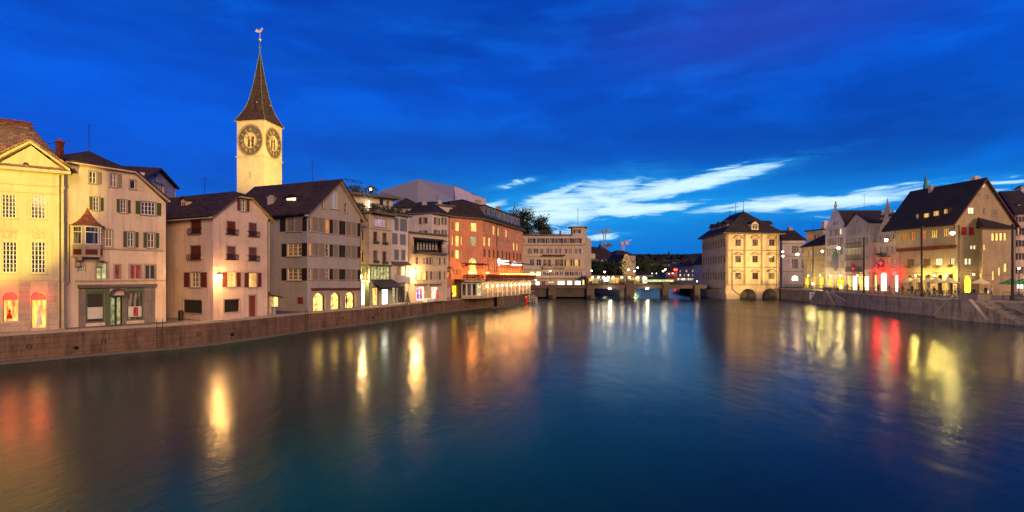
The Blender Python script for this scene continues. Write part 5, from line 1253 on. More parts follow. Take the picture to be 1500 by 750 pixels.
# landing: ramp, mooring poles, red buoy below the terrace
t_ = thing('landing_stage', 'sloping stone landing ramp below the arcade restaurant', 'landing', at(757, 116)); k = MB()
k.prism([at(722, 96)+Vector((0, 0, -.6)), at(768, 108)+Vector((0, 0, -.6)), at(773, 124)+Vector((0, 0, -.6)), at(755, 112)+Vector((0, 0, -.6))], (0, 0, .85)); k.build('platform', M_conc, t_)
k = MB(); k.prism([at(728, 101)+Vector((0, 0, QL)), at(728, 101)+Vector((0, 0, .25)), at(762, 113)+Vector((0, 0, .25))], (1.4, -.3, 0)); k.build('stair_flank', M_conc, t_)
m, t, out = mat('spotted_pole'); v = objc(t); sep = t.new('ShaderNodeSeparateXYZ'); t.put(sep.inputs[0], v); s_ = t.m('GREATER_THAN', t.m('FRACT', t.m('MULTIPLY', sep.outputs[2], 1.7)), .5)
princ(t, out, t.mix(s_, (.02, .02, .025, 1), (.62, .62, .66, 1)), .6)
proto = None
for i, (px, Y, top) in enumerate(((775.4, 117, 427.8), (778.2, 118, 428), (781, 117.5, 430), (784, 119, 432), (786.2, 116, 436))):
    c = at(px, Y); zt_ = 2.2-.25*i
    if proto is None: proto = MB().tube((c.x, c.y, -1), (c.x, c.y, zt_), .16, n=8).build('mooring_pole', m); proto.data.transform(Matrix.Translation((-c.x, -c.y, 0))); proto.location = (c.x, c.y, 0); o = proto
    else: o = proto.copy(); COL.objects.link(o); o.location = (c.x, c.y, -.22*i)
    tag(o, 'black and white banded mooring pole standing in the river at the landing', 'mooring pole', 'mooring poles beside the landing')
c = at(771, 117); t_ = thing('buoy', 'small red buoy float beside the mooring poles', 'buoy', c); k = MB(); k.lathe((c.x, c.y, .0), [(.2, -.2), (.42, .1), (.42, .6), (.2, .85), (.1, 1.2)], 10); k.build('float', M_redfabric, t_); k = MB(); k.ball((c.x, c.y, 1.35), .12); k.build('lamp', M_signred, t_)
# ------------------------------------------------------------------ BRIDGE AND BEYOND
def shift(f, t):
    g_ = Fac(0, 1, 1, 1); g_.A = f.A-f.n*t; g_.B = f.B-f.n*t; g_.d = f.d.copy(); g_.n = f.n.copy(); g_.L = f.L; return g_
fBr = Fac(780, 141, 1030, 141)
rt = thing('river_bridge', 'low concrete beam bridge across the river mouth with square piers', 'bridge', at(905, 141))
zd = fBr.sz(900, 417)[1]; zb = fBr.sz(900, 422.6)[1]
k = MB(); k.box(5.0, 53.5, 141, 158, zb+.25, zd-.25); k.build('deck', M_conc, rt)
k = MB(); k.box(5.0, 53.5, 140.7, 141, zb, zd); k.build('edge_beam', M_conc, rt)
k = MB(); k.box(5.0, 53.5, 158, 158.3, zb, zd); k.build('edge_beam', M_conc, rt)
for (a, b, yt) in ((803, 814, 421.5), (859, 870, 418.5), (917, 928, 411.5), (970.6, 978.6, 413.5), (1016, 1024, 418)):
    u0, u1, _, z1 = fBr.rect(a, b, yt, 430); x0, x1 = fBr.P(u0, 0, 0).x, fBr.P(u1, 0, 0).x; k = MB(); k.box(x0, x1, 140.2, 141.6, -1.5, z1); k.box(x0-.12, x1+.12, 140.1, 140.72, z1, z1+.18); p_ = k.build('pier', M_conc, rt)
    k = MB(); k.box(x0+.4, x1-.4, 141.6, 145, -1.5, zb+.2); k.build('pier_wall', M_concd, p_)
    k = MB(); k.prism([(x0-.05, 140.2, 0), ((x0+x1)/2, 139.3, 0), (x1+.05, 140.2, 0)], (0, 0, .9)); k.build('cutwater', M_concd, p_)
k = MB(); k.box(5.0, 22.4, 141.2, 158, .4, zb+.2); k.build('abutment', M_concd, rt)
k = MB()
for z_ in (zd+.5, zd+1.0): k.box(6, 52, 140.85, 140.9, z_, z_+.05)
for i in range(93): x = 6+46*i/92; k.box(x-.025, x+.025, 140.86, 140.89, zd, zd+1.0)
k.build('railing', M_iron, rt)
proto = None
for px, y in ((893.3, 423), (948, 422.6)):
    c = at(px, 140.2); z_ = zb+.05
    if proto is None:
        proto = thing('under_bridge_lamp', 'bright floodlamp under the bridge edge nearer the left bank', 'lamp', (c.x, c.y, z_)); k = MB(); k.lathe((c.x, c.y, z_), [(.15, -.22), (.42, -.12), (.42, 0), (.2, .12)], 10); k.build('shade', M_bulbw, proto); point_light('lamp_light', (c.x, c.y-.5, z_-.4), 260, (1, .84, .55), .35, proto)
    else: copy_thing(proto, (c.x, c.y, z_), 'bright floodlamp under the bridge edge at the middle span')
# market hall pavilion on the bridge
f = Fac(862, 146, 952, 146); zf = f.sz(900, 403.6)[1]; xa, xb = f.A.x, f.B.x
t_ = thing('market_pavilion', 'flat-roofed glazed market pavilion standing on the bridge', 'pavilion', ((xa+xb)/2, 146, zd))
k = MB(); k.box(xa-1, xb+.6, 144.8, 153, zf-.28, zf); k.build('flat_roof', M_trim, t_)
k = MB(); k.box(xa, xb, 150.9, 151.1, zd, zf-.3); k.build('back_wall', M_yhouse, t_)
rr = random.Random(21); x = xa; i = 0
while x < xb-1.2:
    w_ = rr.uniform(.9, 2.0); m_ = [M_litwarm, M_shopg, M_glass, M_shopw, M_shopg, M_litwarm, M_dimwarm, M_glass2][i % 8]
    k = MB(); k.box(x+.06, x+w_-.06, 146.0, 146.08, zd+.35+(.5 if i % 3 == 0 else 0), zf-.55); k.build('stall_window', m_, t_); k = MB(); k.box(x-.07, x+.07, 145.9, 146.1, zd, zf-.28); k.build('column', M_grey, t_)
    x += w_; i += 1

proto = None
for i, px in enumerate((868, 877, 884, 891, 898, 911, 922, 934, 944)):
    c = at(px, 145.6); z_ = zf-.55
    if proto is None:
        proto = thing('ceiling_lamp', 'warm round lamp under the pavilion roof on the bridge', 'lamp', (c.x, c.y, z_), 'lamps under the pavilion roof'); k = MB(); k.lathe((c.x, c.y, z_), [(.1, -.12), (.24, -.05), (.24, .1), (.1, .26)], 8); k.build('shade', M_bulb, proto); point_light('lamp_light', (c.x, c.y-.1, z_-.3), 40, (1, .75, .4), .2, proto)
    else: copy_thing(proto, (c.x, c.y, z_), 'warm round lamp under the pavilion roof on the bridge')
t_ = thing('glowing_fence', 'pale green illuminated fence along the far bridge half', 'fence', at(964, 143)+Vector((0, 0, zd))); x0, x1 = at(943, 143).x, at(987, 143).x
k = MB(); n = 16
for i in range(n): a = x0+(x1-x0)*i/n; k.box(a+.04, a+(x1-x0)/n-.04, 143, 143.06, zd+.75, zd+1.35)
k.box(x0, x1, 143.0, 143.05, zd+.9, zd+1.2); k.build('lit_panel', M_ledgreen, t_); k = MB()
for z_ in (zd+.7, zd+1.38): k.box(x0, x1, 142.97, 143.08, z_, z_+.05)
for i in range(n+1): a = x0+(x1-x0)*i/n; k.box(a-.03, a+.03, 142.97, 143.08, zd, zd+1.38)
k.build('frame', M_steel, t_)
# --- L: pale flat-roofed building with a corner tower at the bridge head
fL = Fac(765.5, 152, 857, 152); fLr = Fac(857, 152, 866, 170)
h = House('bridgehead_house', 'pale flat-roofed house with corner lookout tower at the left bridge head', 'house', fL, QL, M_beige)
h.face(fL, [(765.5, 345), (838.5, 345), (838.5, 333), (857, 333)]); zA = fL.sz(800, 345)[1]; zB = fL.sz(850, 333)[1]; u8 = fL.sz(838.5, 340)[0]
fL.out = [(0, QL), (fL.L, QL), (fL.L, zB), (u8, zB), (u8, zA), (0, zA)]
h.faces.append(fLr); fLr.op = []; fLr.out = [(0, QL), (fLr.L, QL), (fLr.L, zA), (3.5, zA), (3.5, zB), (0, zB)]
LW = dict(tw=.04, sill=False, nx=3, nz=2)
for (a, b) in ((776, 782.5), (789.3, 796), (802.3, 809.6), (815.8, 822.8), (829, 836.2), (842, 849.5)): h.win(fL, a, b, 349.2, 356, shut='LR', sh=M_brownsh, **LW)
h.win(fL, 842.5, 848.5, 336, 341.5, shut='LR', sh=M_darksh, **LW); h.win(fL, 766, 768, 349.2, 356, **dict(LW, nx=1))
for i, (a, b) in enumerate(((773, 779), (781.5, 788.5), (791, 795.7), (800.5, 804), (805.5, 809), (813, 816.5), (818.5, 822), (827, 830.5), (833, 837.5), (842, 845.5), (847.5, 851))):
    h.win(fL, a, b, 364.4, 371.6, pane=M_dimwarm if i == 8 else M_glass, shut='()' if i in (0, 2) else None, sh=M_greysh if i in (0, 2) else None, **dict(LW, nx=2))
for (a, b, p) in ((776, 782.3, M_glass), (785.8, 792.3, M_glass), (798.5, 804.5, M_dimwarm), (816, 822.5, M_dimwarm), (829.5, 835.8, M_litwarm), (842, 847.5, M_litwarm)): h.win(fL, a, b, 380, 389.2, pane=p, shut='LR' if a > 795 else None, sh=M_brownsh if a > 795 else None, **dict(LW, nx=2))
for (a, b, p) in ((776.3, 783, M_shopg), (785.5, 792, M_litwhite), (794.5, 800), (800.8, 806), (807, 811), (813, 818), (819.5, 825), (827.5, 833), (834.2, 840), (841.5, 846.5), (847.5, 852.5)) if False else [(776.3, 783, M_litwhite), (785.5, 792, M_litwhite)]+[(a, b, M_glass2) for a, b in ((794.5, 800), (800.8, 806), (807, 811), (813, 818), (819.5, 825), (827.5, 833), (834.2, 840), (841.5, 846.5), (847.5, 852.5))]:
    h.win(fL, a, b, 397.8, 404, pane=p, nx=2, nz=1, tw=.03, sill=False)
for (a, b, p) in ((817, 827, M_shopw), (831, 838.4, M_shopw), (842, 850.6, M_shopw), (793, 798.6, M_litred)): h.win(fL, a, b, 411.4 if a > 800 else 412, 420, pane=p, nx=1, nz=1, trim=M_trim, sill=False, tw=.05, name='shop_window')
h.win(fL, 803, 812, 412.4, 414.4, pane=M_litwhite, nx=1, nz=1, tw=.03, sill=False, name='strip_window'); h.win(fL, 853, 856, 409.5, 419.5, pane=M_lityellow, nx=1, nz=1, arch=.25, tw=.05, sill=False, trim=M_trim, name='shop_window')
for i in range(3):
    for zz in (zA-2.6, zA-5.8, zA-9.2): h.win(fLr, 0, 0, 0, 0, raw=(3+i*5, 4.4+i*5, zz, zz+1.5), tw=.05, sill=False)
h.back([(fLr, fLr.L, 0), (fL, 0, 18), (fL, 0, 0)], zA); h.walls()
k = MB(); k.prism([fL.P(-.3, -.4, zA), fL.P(u8, -.4, zA), fL.P(u8, 17, zA), fL.P(-.3, 17, zA)], (0, 0, .3)); h.part(k, 'flat_roof', M_trimdark)
k = MB(); k.prism([fL.P(u8-.9, -.7, zB), fL.P(fL.L+.8, -.7, zB), fL.P(fL.L+1.2, 4.3, zB), fL.P(u8-.9, 4.3, zB)], (0, 0, .28)); h.part(k, 'tower_roof', M_trim)
k = MB(); k.prism([fL.P(u8, 0, zA), fL.P(u8, 4, zA), fL.P(u8, 4, zB), fL.P(u8, 0, zB)], fL.d*.05); k.prism([fL.P(u8, 4, zA), fL.P(fL.L+.8, 4, zA), fL.P(fL.L+.8, 4, zB), fL.P(u8, 4, zB)], (0, -.05, 0)); h.part(k, 'tower_side', M_beige)
k = MB(); k.tube(fL.P(u8+1.9, 2, zB), fL.P(u8+1.9, 2, fL.sz(845, 304)[1]), .07, n=5); h.part(k, 'flagpole', M_steel)
k = rail_line(fL, 776, 838, 343, 343, .6, 1.1, 24, z=zA+.3); h.part(k, 'roof_rail', M_steel)
h.ledge(fL, 765.5, 358, 857, h=.25, d=.25); h.ledge(fL, 765.5, 375.5, 795, h=.12, d=.1); h.ledge(fL, 765.5, 394.5, 857, h=.2, d=.2); h.ledge(fL, 765.5, 406.5, 857, h=.3, d=.5)
h.fbox(fL, 794.8, 827.8, 373.2, 374.8, -1.2, 0, M_awnred, 'canopy'); h.fbox(fL, 795, 827.5, 391.3, 392.8, -1.2, 0, M_trim, 'balcony_slab')
k = rail_line(fL, 795, 827.5, 391.5, 391.5, -1.15, .95, 18); h.part(k, 'balcony_rail', M_iron)
c_ = fL.P(fL.sz(822, 340)[0], 3, zA); h.chimney((c_.x, c_.y, c_.z+.8), .5, .6, M_trimdark)

def tree(name, label, c, base, hgt, cr, n, leaf, seed, m=None, group=None, trunk=.3, loose=0.0, trunk_h=.35):
    """tapered trunk, forked limbs, and a crown of leaf clumps scattered round the limb ends"""
    rr = random.Random(seed); t_ = thing(name, label, 'tree', (c.x, c.y, base), group); th = hgt*trunk_h; k = MB(); o = Vector((c.x, c.y, base))
    k.tube(o, o+Vector((0, 0, th)), trunk, trunk*.7, 7); ends = []
    segs = []
    for i in range(14):
        an = rr.uniform(0, 6.28); r = cr*rr.uniform(.15, .8); zf = rr.uniform(.1, .95)
        e = o+Vector((r*math.cos(an)*(1-.45*zf), r*math.sin(an)*(1-.45*zf), th+(hgt-th)*zf)); st = o+Vector((0, 0, th*rr.uniform(.7, 1.0)+(hgt-th)*zf*.35)); mid = st.lerp(e, .5)+Vector((0, 0, rr.uniform(-.1, .5)))
        k.tube(st, mid, trunk*.4, trunk*.22, 5); k.tube(mid, e, trunk*.22, trunk*.07, 5); segs.append((mid, e))
        for j in range(4):
            q = mid.lerp(e, rr.uniform(.1, 1)); e2 = q+Vector((rr.gauss(0, 1), rr.gauss(0, 1), rr.gauss(.35, .6)))*cr*.26; k.tube(q, e2, trunk*.12, trunk*.04, 4); segs.append((q, e2))
    k.tube(o+Vector((0, 0, th)), o+Vector((0, 0, hgt*.85)), trunk*.6, trunk*.1, 6)
    k.build('trunk', M_bark, t_); k = MB(); sg = cr*(.13 if loose else .17)
    for i in range(n):
        q0, q1 = rr.choice(segs); c_ = q0.lerp(q1, rr.random()**.6)+Vector((rr.gauss(0, sg), rr.gauss(0, sg), rr.gauss(0, sg*.8))); foliage(k, c_, .05, .05, .05, 1, leaf, rr, 0)
    k.build('crown', m or M_leaf, t_); return t_
tree('park_tree', 'tall sparse tree standing against the bright clouds behind the hotel', at(774, 178), 10, 21, 5.4, 1500, .42, 31, loose=1.1)
tree('park_tree', 'dense low dark tree between the hotel and the flat-roofed bridgehead house, nearer hotel', at(763, 172), 12, 16.5, 5.5, 3600, .55, 32)
tree('park_tree', 'rounded dark bush-like tree over the bridgehead house roof rail', at(792, 176), 12, 14.5, 5, 3000, .55, 33)
g = MB(); b = 0     # wooded hill mound that the trees behind the hotel stand on
for i in range(21):
    for j in range(9):
        x = -60+95*i/20; y = 166+70*j/8; z = QL+13*math.exp(-((x+6)/26)**2)*min(1, (y-160)/20)*max(0, 1-(y-200)**2/2500)*1.05
        g.v.append(Vector((x, y, z)))
for i in range(20):
    for j in range(8): a = i*9+j; g.f.append((a, a+9, a+10, a+1)); g.m.append(0)
struct(g.build('wooded_mound', M_leaf, smooth=True))
# far town on the left bank
fs = [(850, 232, 872, 236, 371, 4, M_beige, M_slate, 'dark gabled riverside house left of the church spire', [(9, 1.6, 5, 1, [M_dimwarm, M_glass, M_litwarm]), (12.5, 1.6, 5, 1, [M_glass, M_glass, M_dimwarm])]),
      (868, 250, 905, 255, 380, 5, M_white, M_slate, 'wide pale town house beneath the two cranes', [(6.5, 1.6, 8, 1, [M_glass, M_dimwarm, M_glass, M_litorange]), (9.5, 1.6, 8, 1, [M_glass, M_litwarm, M_glass])]),
      (856, 300, 899, 305, 372, 4.5, M_beige, M_tile, 'brown-roofed old town house behind the pale one under the cranes', [(14, 1.8, 7, 1.2, [M_glass, M_dimwarm, M_glass])]),
      (902, 280, 931, 285, 374, 3, M_grey, M_slate, 'tall dark old town block behind the lit curved gable', [(13, 1.8, 5, 1.2, [M_glass, M_dimwarm])])]
for (a, Ya, b_, Yb, yt, rg, wm, rm, lb, rws) in fs:
    f = Fac(a, Ya, b_, Yb); plain_house('town_house', lb, f, f.sz((a+b_)/2, yt)[1], 12, wm, rm, ridge=rg, rows=rws, base=2.5)
f = Fac(908, 232, 932, 236); h = House('curved_gable_house', 'golden floodlit house with curved baroque gable among far dark trees', 'house', f, 2.5, M_yhouse); gz = lambda y: f.sz(919, y)[1]; um = f.L*.40
h.faces.append(f); f.op = []; f.out = [(0, 2.5), (f.L*.86, 2.5), (f.L*.86, gz(386)), (um+2.5, gz(382)), (um+1.6, gz(378)), (um+1.4, gz(374.5)), (um+.6, gz(372)), (um-.6, gz(372)), (um-1.4, gz(374.5)), (um-1.6, gz(378)), (um-2.5, gz(382)), (0, gz(386))]
for i in range(4): 
    for y in (384, 390, 396): h.win(f, 0, 0, 0, 0, raw=(f.L*.86*(i+.5)/4-.35, f.L*.86*(i+.5)/4+.35, gz(y+2), gz(y-1.5)), tw=.05, sill=False, pane=M_glass)
h.win(f, 0, 0, 0, 0, raw=(um-.4, um+.4, gz(379.5), gz(376)), tw=.05, sill=False); h.back([(f, f.L*.86, 0), (f, f.L*.86, 12), (f, 0, 12), (f, 0, 0)], gz(386)); h.walls()
k = MB(); k.slab([f.P(um, .2, gz(373)), f.P(f.L*.9, .2, gz(386)), f.P(f.L*.9, 12, gz(386)), f.P(um, 12, gz(373))], .2); k.slab([f.P(um, .2, gz(373)), f.P(-.3, .2, gz(386)), f.P(-.3, 12, gz(386)), f.P(um, 12, gz(373))], .2); h.part(k, 'roof', M_slate)
f = Fac(876.5, 300, 882.5, 300); h = House('church_steeple', 'small dark church steeple with needle spire left of the crane mast', 'steeple', f, 2.5, M_grey); h.faces.append(f); f.op = []; zt_ = f.sz(879, 368)[1]; f.out = [(0, 2.5), (f.L, 2.5), (f.L, zt_), (0, zt_)]; h.back([(f, f.L, 0), (f, f.L, f.L), (f, 0, f.L), (f, 0, 0)], zt_); h.walls()
c = f.P(f.L/2, f.L/2, zt_); k = MB(); k.lathe(c, [(2.0, 0), (1.9, .8), (1.15, 2.0), (.9, 3.2), (.28, 4.2), (.06, 8.2)], 8); h.part(k, 'spire', M_slate)
def crane(label, px, Y, ybase, ytop, jibs, m=None):
    t_ = thing('tower_crane', label, 'crane', at(px, Y)+Vector((0, 0, W(px, ybase, Y).z))); p0, p1 = W(px, ybase, Y), W(px, ytop, Y); m = m or M_steel; w_ = .7; k = MB()
    for dx in (-w_, w_):
        for dy in (-w_, w_): k.tube(p0+Vector((dx, dy, 0)), p1+Vector((dx, dy, 0)), .16, n=4)
    n = max(4, int((p1.z-p0.z)/2.2))
    for i in range(n):
        z0, z1 = p0.z+(p1.z-p0.z)*i/n, p0.z+(p1.z-p0.z)*(i+1)/n; s = 1 if i % 2 else -1
        k.tube((p0.x-s*w_, Y-w_, z0), (p0.x+s*w_, Y-w_, z1), .1, n=4); k.tube((p0.x-w_, Y-w_*s, z0), (p0.x-w_, Y+w_*s, z1), .1, n=4)
    k.build('mast', m, t_)
    for (xa, ya, xb, yb) in jibs:
        a, b = W(xa, ya, Y), W(xb, yb, Y); k = MB(); up = Vector((0, 0, 1.1))
        k.tube(a, b, .18, n=4); k.tube(a+up, b+up*.3, .12, n=4); n = 12
        for i in range(n): q0 = a.lerp(b, i/n)+(up*(1-.7*i/n) if i % 2 else Vector()); q1 = a.lerp(b, (i+1)/n)+(Vector() if i % 2 else up*(1-.7*(i+1)/n)); k.tube(q0, q1, .09, n=4)
        k.build('jib', m, t_)
    k = MB(); k.box(p1.x-1.4, p1.x+.3, Y-1, Y+1, p1.z-1.6, p1.z+.2); k.box(p1.x+1.2, p1.x+3.6, Y-.8, Y+.8, p1.z-1.2, p1.z+1.0); k.build('cab', m, t_)
crane('taller tower crane with long level jib pointing left over the old town', 885.5, 330, 372, 337.5, [(887, 339.5, 868.5, 340.6), (885, 338.5, 892, 337.5)])
crane('low dark tower crane with short jib pointing right, beside the steeple', 887.2, 350, 372, 358.5, [(883, 360.4, 900, 359.2)], M_trimdark)
crane('pale luffing crane with raised jib behind the golden gable', 912.6, 340, 374, 356, [(911, 357, 926, 351.5), (913, 357, 908.6, 354.5)], M_tarpp)
# trees along the far river side
for i, (px, Y, ht, cr, m_, lb) in enumerate([(868, 205, 10.5, 5, M_leaf, 'dark round tree left of the first far street lamp'), (877, 215, 9, 4.5, M_leaf, 'dark low tree between the two far street lamps on left bank'), (893, 215, 9.5, 5, M_leaf, 'wide dark tree right of the second far street lamp'), (903, 222, 9.5, 5, M_leaf, 'dark tree just left of the golden gabled house'),
        (940, 330, 15, 7, M_leafg, 'green lamplit tree right of the golden gabled house'), (949, 340, 15.5, 8, M_leafg, 'broad green tree in the middle of the far promenade'), (962, 345, 13, 7, M_leaf, 'dark tree left of the twin lamps'), (973, 360, 12.5, 7, M_leaf, 'dark tree behind the twin lamps'), (1010, 330, 10, 5, M_leaf, 'dark tree beside the far lit office right of the red sign')]):
    tree('river_tree', lb, at(px, Y), 2.6, ht, cr, 1500, .75, 50+i, m_, 'trees beyond the bridge')
# hillside and far right bank
f = Fac(992, 300, 1016, 290); plain_house('office_block', 'far office block with scattered lit windows right of the red sign', f, f.sz(1003, 390)[1], 16, M_grey, M_slate, ridge=4, rows=[(3.6, 1.3, 8, 1.2, [M_litwhite, M_shopg, M_litwhite]), (6.0, 1.2, 8, 1, [M_dimwarm, M_litwhite, M_glass, M_litwarm]), (8.3, 1.2, 8, 1, [M_glass, M_litwarm, M_glass])], base=2.5)
f = Fac(976, 320, 994, 320); hS = plain_house('office_block', 'dark low block carrying the glowing red sign', f, f.sz(985, 398)[1], 12, M_grey, M_slate, ridge=2, rows=[(4.6, 1.2, 6, 1, [M_glass, M_dimwarm])], base=2.5)
t_ = thing('rooftop_sign', 'glowing red sign on a far roof beyond the bridge', 'sign', at(990.5, 318)+Vector((0, 0, f.sz(985, 398)[1])))
a, b_ = W(987, 396.6, 317.5), W(994.2, 393.2, 317.5); k = MB(); k.lathe(((a.x+b_.x)/2, 317.5, a.z), [(1.1, 0), (1.55, .35), (1.55, .95), (1.1, 1.3)], 12); k.build('letters', M_signred, t_); k = MB(); k.tube((a.x+1, 317.5, a.z-2.5), (a.x+1, 317.5, a.z), .12); k.build('post', M_steel, t_); point_light('sign_light', ((a.x+b_.x)/2, 315, a.z+.6), 500, (1, .05, .02), 1.0, t_)
f = Fac(1015.5, 190, 1030, 183); plain_house('gatehouse', 'small peach riverside house tucked against the town hall', f, f.sz(1020, 388)[1], 9, M_cream, M_slate, ridge=4.2, rows=[], base=-1, hip=.2)
rr = random.Random(77); proto = None
for i in range(34):
    px = rr.choice([rr.uniform(934, 1024), rr.uniform(860, 1024)]); Y = 560+rr.random()*620; jj = (Y-420)/130.0; prof_y = 404-((404-377)/FL*(420+9*130))*min(1, jj/9)**.8*FL/Y
    c = at(px, Y); z_ = W(px, prof_y, Y).z-2.5; s_ = rr.uniform(.45, .85)
    if proto is None:
        proto = thing('hillside_house', 'tiny far house on the dark wooded hillside', 'house', (0, 0, 0), 'houses scattered over the far hillside')
        k = MB(); k.box(-6, 6, -4, 4, -4, 5.5); k.build('wall', M_rathside, proto); k = MB(); k.slab([(-6.6, -4.8, 5.2), (6.6, -4.8, 5.2), (6.6, 0, 9), (-6.6, 0, 9)], .3); k.slab([(-6.6, 4.8, 5.2), (6.6, 4.8, 5.2), (6.6, 0, 9), (-6.6, 0, 9)], .3); k.build('roof', M_slate, proto)
        for x in (-3.8, 0, 3.8): k = MB(); k.box(x-.8, x+.8, -4.06, -4, 1.5, 3.3); k.build('window', M_litwarm if x == 0 else M_glass, proto)
        proto.location = (c.x, c.y, z_)
    else: copy_thing(proto, (c.x, c.y, z_), 'tiny far house on the dark wooded hillside', rotz=rr.uniform(-.6, .6), scale=s_)
t_ = thing('hill_church', 'thin dark church spire rising on the far hillside skyline', 'church', W(980, 378, 1100)); c = W(980, 379, 1100); k = MB(); k.box(c.x-3, c.x+3, c.y-3, c.y+3, c.z-8, c.z+6); k.build('tower', M_grey, t_); k = MB(); k.lathe((c.x, c.y, c.z+6), [(4.2, 0), (2.4, 3), (.3, 13)], 8); k.build('spire', M_slate, t_)
g = MB(); rr = random.Random(9)     # far woods on the hill crest
for i in range(900):
    px = rr.uniform(820, 1060); Y = rr.uniform(900, 1600); jj = (Y-420)/130.0; pz = 3+((404-376)/FL*(420+9*130)+H-3)*min(1, jj/9)**.8
    c = at(px, Y); foliage(g, (c.x, c.y, pz+2), 9, 9, 5.5, 10, 6, rr, .1)
struct(g.build('hill_woods', M_hill), 'stuff')

# ------------------------------------------------------------------ RIGHT BANK
# --- town hall standing in the river
fNl = Fac(1029, 157, 1064, 136); fNr = Fac(1064, 136, 1141.5, 138.5)
h = House('town_hall', 'floodlit golden town hall rising from the water with two river arches', 'town hall', fNr, -1.2, M_rath)
zE = fNr.sz(1064, 341)[1]
for f in (fNl, fNr): h.faces.append(f); f.op = []; f.out = [(0, -1.2), (f.L, -1.2), (f.L, zE), (0, zE)]
cxs = [(1077, 1085.3), (1102, 1110.3), (1126.5, 1134.6)]
for ri, (y0, y1) in enumerate(((350.6, 360.2), (374.6, 384.4), (399.4, 409))):
    for (a, b) in cxs: 
        w_ = h.win(fNr, a, b, y0, y1, nx=2, nz=3, sash=M_woodb, trim=M_rath, tw=.12, fr=.11)
        u0, u1, z0, z1 = fNr.rect(a, b, y0, y1); um = (u0+u1)/2; k = MB()
        if ri == 0:
            for i in range(8):
                a0, a1 = math.pi*(.15+.7*i/8), math.pi*(.15+.7*(i+1)/8); q = [(um+1.35*math.cos(a0), z1+.1+.75*math.sin(a0)), (um+1.35*math.cos(a1), z1+.1+.75*math.sin(a1)), (um+1.35*math.cos(a1), z1+.28+.75*math.sin(a1)), (um+1.35*math.cos(a0), z1+.28+.75*math.sin(a0))]
                k.prism([fNr.P(x, -.3, z) for x, z in q], -fNr.n*.3)
        else:
            for e in (-1.3, 1.3): k.prism([fNr.P(um+e, -.3, z1+.3), fNr.P(um, -.3, z1+.85), fNr.P(um, -.3, z1+1.03), fNr.P(um+e, -.3, z1+.48)], -fNr.n*.3)
        fNr.box(k, um-1.4, um+1.4, -.3, 0, z1+.24, z1+.36); h.part(k, 'pediment', M_rathtrim)
for ri, y in enumerate((350.6, 374.6, 399.4)):
    z1 = fNr.sz(1081, y)[1]; hh = 1.9
    for i in range(9):
        u = fNl.L*(i+.6)/9.3; h.win(fNl, 0, 0, 0, 0, raw=(u-.52, u+.52, z1-hh, z1), nx=2, nz=3, sash=M_woodb, trim=M_rathside, tw=.1)
        k = MB(); k.prism([fNl.P(u-.9, -.3, z1+.2), fNl.P(u+.9, -.22, z1+.25), fNl.P(u, -.22, z1+.75)], -fNl.n*.22); h.part(k, 'pediment', M_rath)
for (a, b) in ((1084, 1107.7), (1116.6, 1138.3)):
    u0, u1, z0, z1 = fNr.rect(a, b, 423, 438); fNr.op.append(arch_poly(u0, u1, -1.1, z1, rise=(u1-u0)*.46))
    k = MB(); k.poly([fNr.P(u0-.5, 3.0, -1.2), fNr.P(u1+.5, 3.0, -1.2), fNr.P(u1+.5, 3.0, z1+.3), fNr.P(u0-.5, 3.0, z1+.3)]); h.part(k, 'arch_recess', M_trimdark)
    k = MB(); po = arch_poly(u0, u1, -1.1, z1, rise=(u1-u0)*.46, n=14)[1:]
    for p, q in zip(po, po[1:]): k.prism([fNr.P(p[0], 0, p[1]), fNr.P(q[0], 0, q[1]), fNr.P(q[0], 3, q[1]), fNr.P(p[0], 3, p[1])], (0, 0, .05))
    h.part(k, 'arch_vault', M_trim)
    k = MB(); um = (u0+u1)/2; po = arch_poly(u0, u1, .3, z1, rise=(u1-u0)*.46, n=14)
    for p, q in zip(po[1:], po[2:]):
        c0 = Vector((um, .8)); a_ = Vector(p); b_ = Vector(q); ao = a_+(a_-c0).normalized()*.3; bo = b_+(b_-c0).normalized()*.3
        k.prism([fNr.P(a_.x, -.08, a_.y), fNr.P(b_.x, -.08, b_.y), fNr.P(bo.x, -.08, bo.y), fNr.P(ao.x, -.08, ao.y)], -fNr.n*.09)
    h.part(k, 'arch_ring', M_rath)
h.back([(fNr, fNr.L, 0), (fNr, fNr.L, 21), (fNl, 0, 0)], zE); h.walls()
for f, m_ in ((fNr, M_rathtrim), (fNl, M_rath)):
    for y in (365.8, 391, 416.8):
        z_ = fNr.sz(1064, y)[1]; k = MB(); f.box(k, -.1, f.L+.1, -.18, .0, z_-.22, z_); h.part(k, 'string_course', m_)
    k = MB(); f.box(k, -.15, f.L+.15, -.28, .0, -1, fNr.sz(1064, 426)[1]+1.2-(1.2 if f is fNr else 0)) if f is fNl else None
    if f is fNl: h.part(k, 'base_course', m_)
    n = 4 if f is fNr else 10
    for i in range(n): u = (f.L-.5)*i/(n-1); k = MB(); f.box(k, u, u+.5, -.13, 0, fNr.sz(1064, 416.5)[1], zE-.1); h.part(k, 'pilaster', m_)
k = MB(); k.hexa([fNr.P(-.6, -1.3, -1.2), fNr.P(2.6, -1.3, -1.2), fNr.P(2.6, 0, -1.2), fNr.P(-.6, 0, -1.2), fNr.P(-.2, -.15, 1.9), fNr.P(2.2, -.15, 1.9), fNr.P(2.2, 0, 2.2), fNr.P(-.2, 0, 2.2)]); h.part(k, 'buttress', M_rath)
P00, P10, P01 = fNl.B, fNr.B, fNl.A; ldir = (P01-P00).normalized(); P11 = P10+(P01-P00); mid = (P00+P10)/2
zr = W(1093.6, 309, 143.7).z; e = 1.3; dd = fNr.d
def V3(p, z): return Vector((p.x, p.y, z))
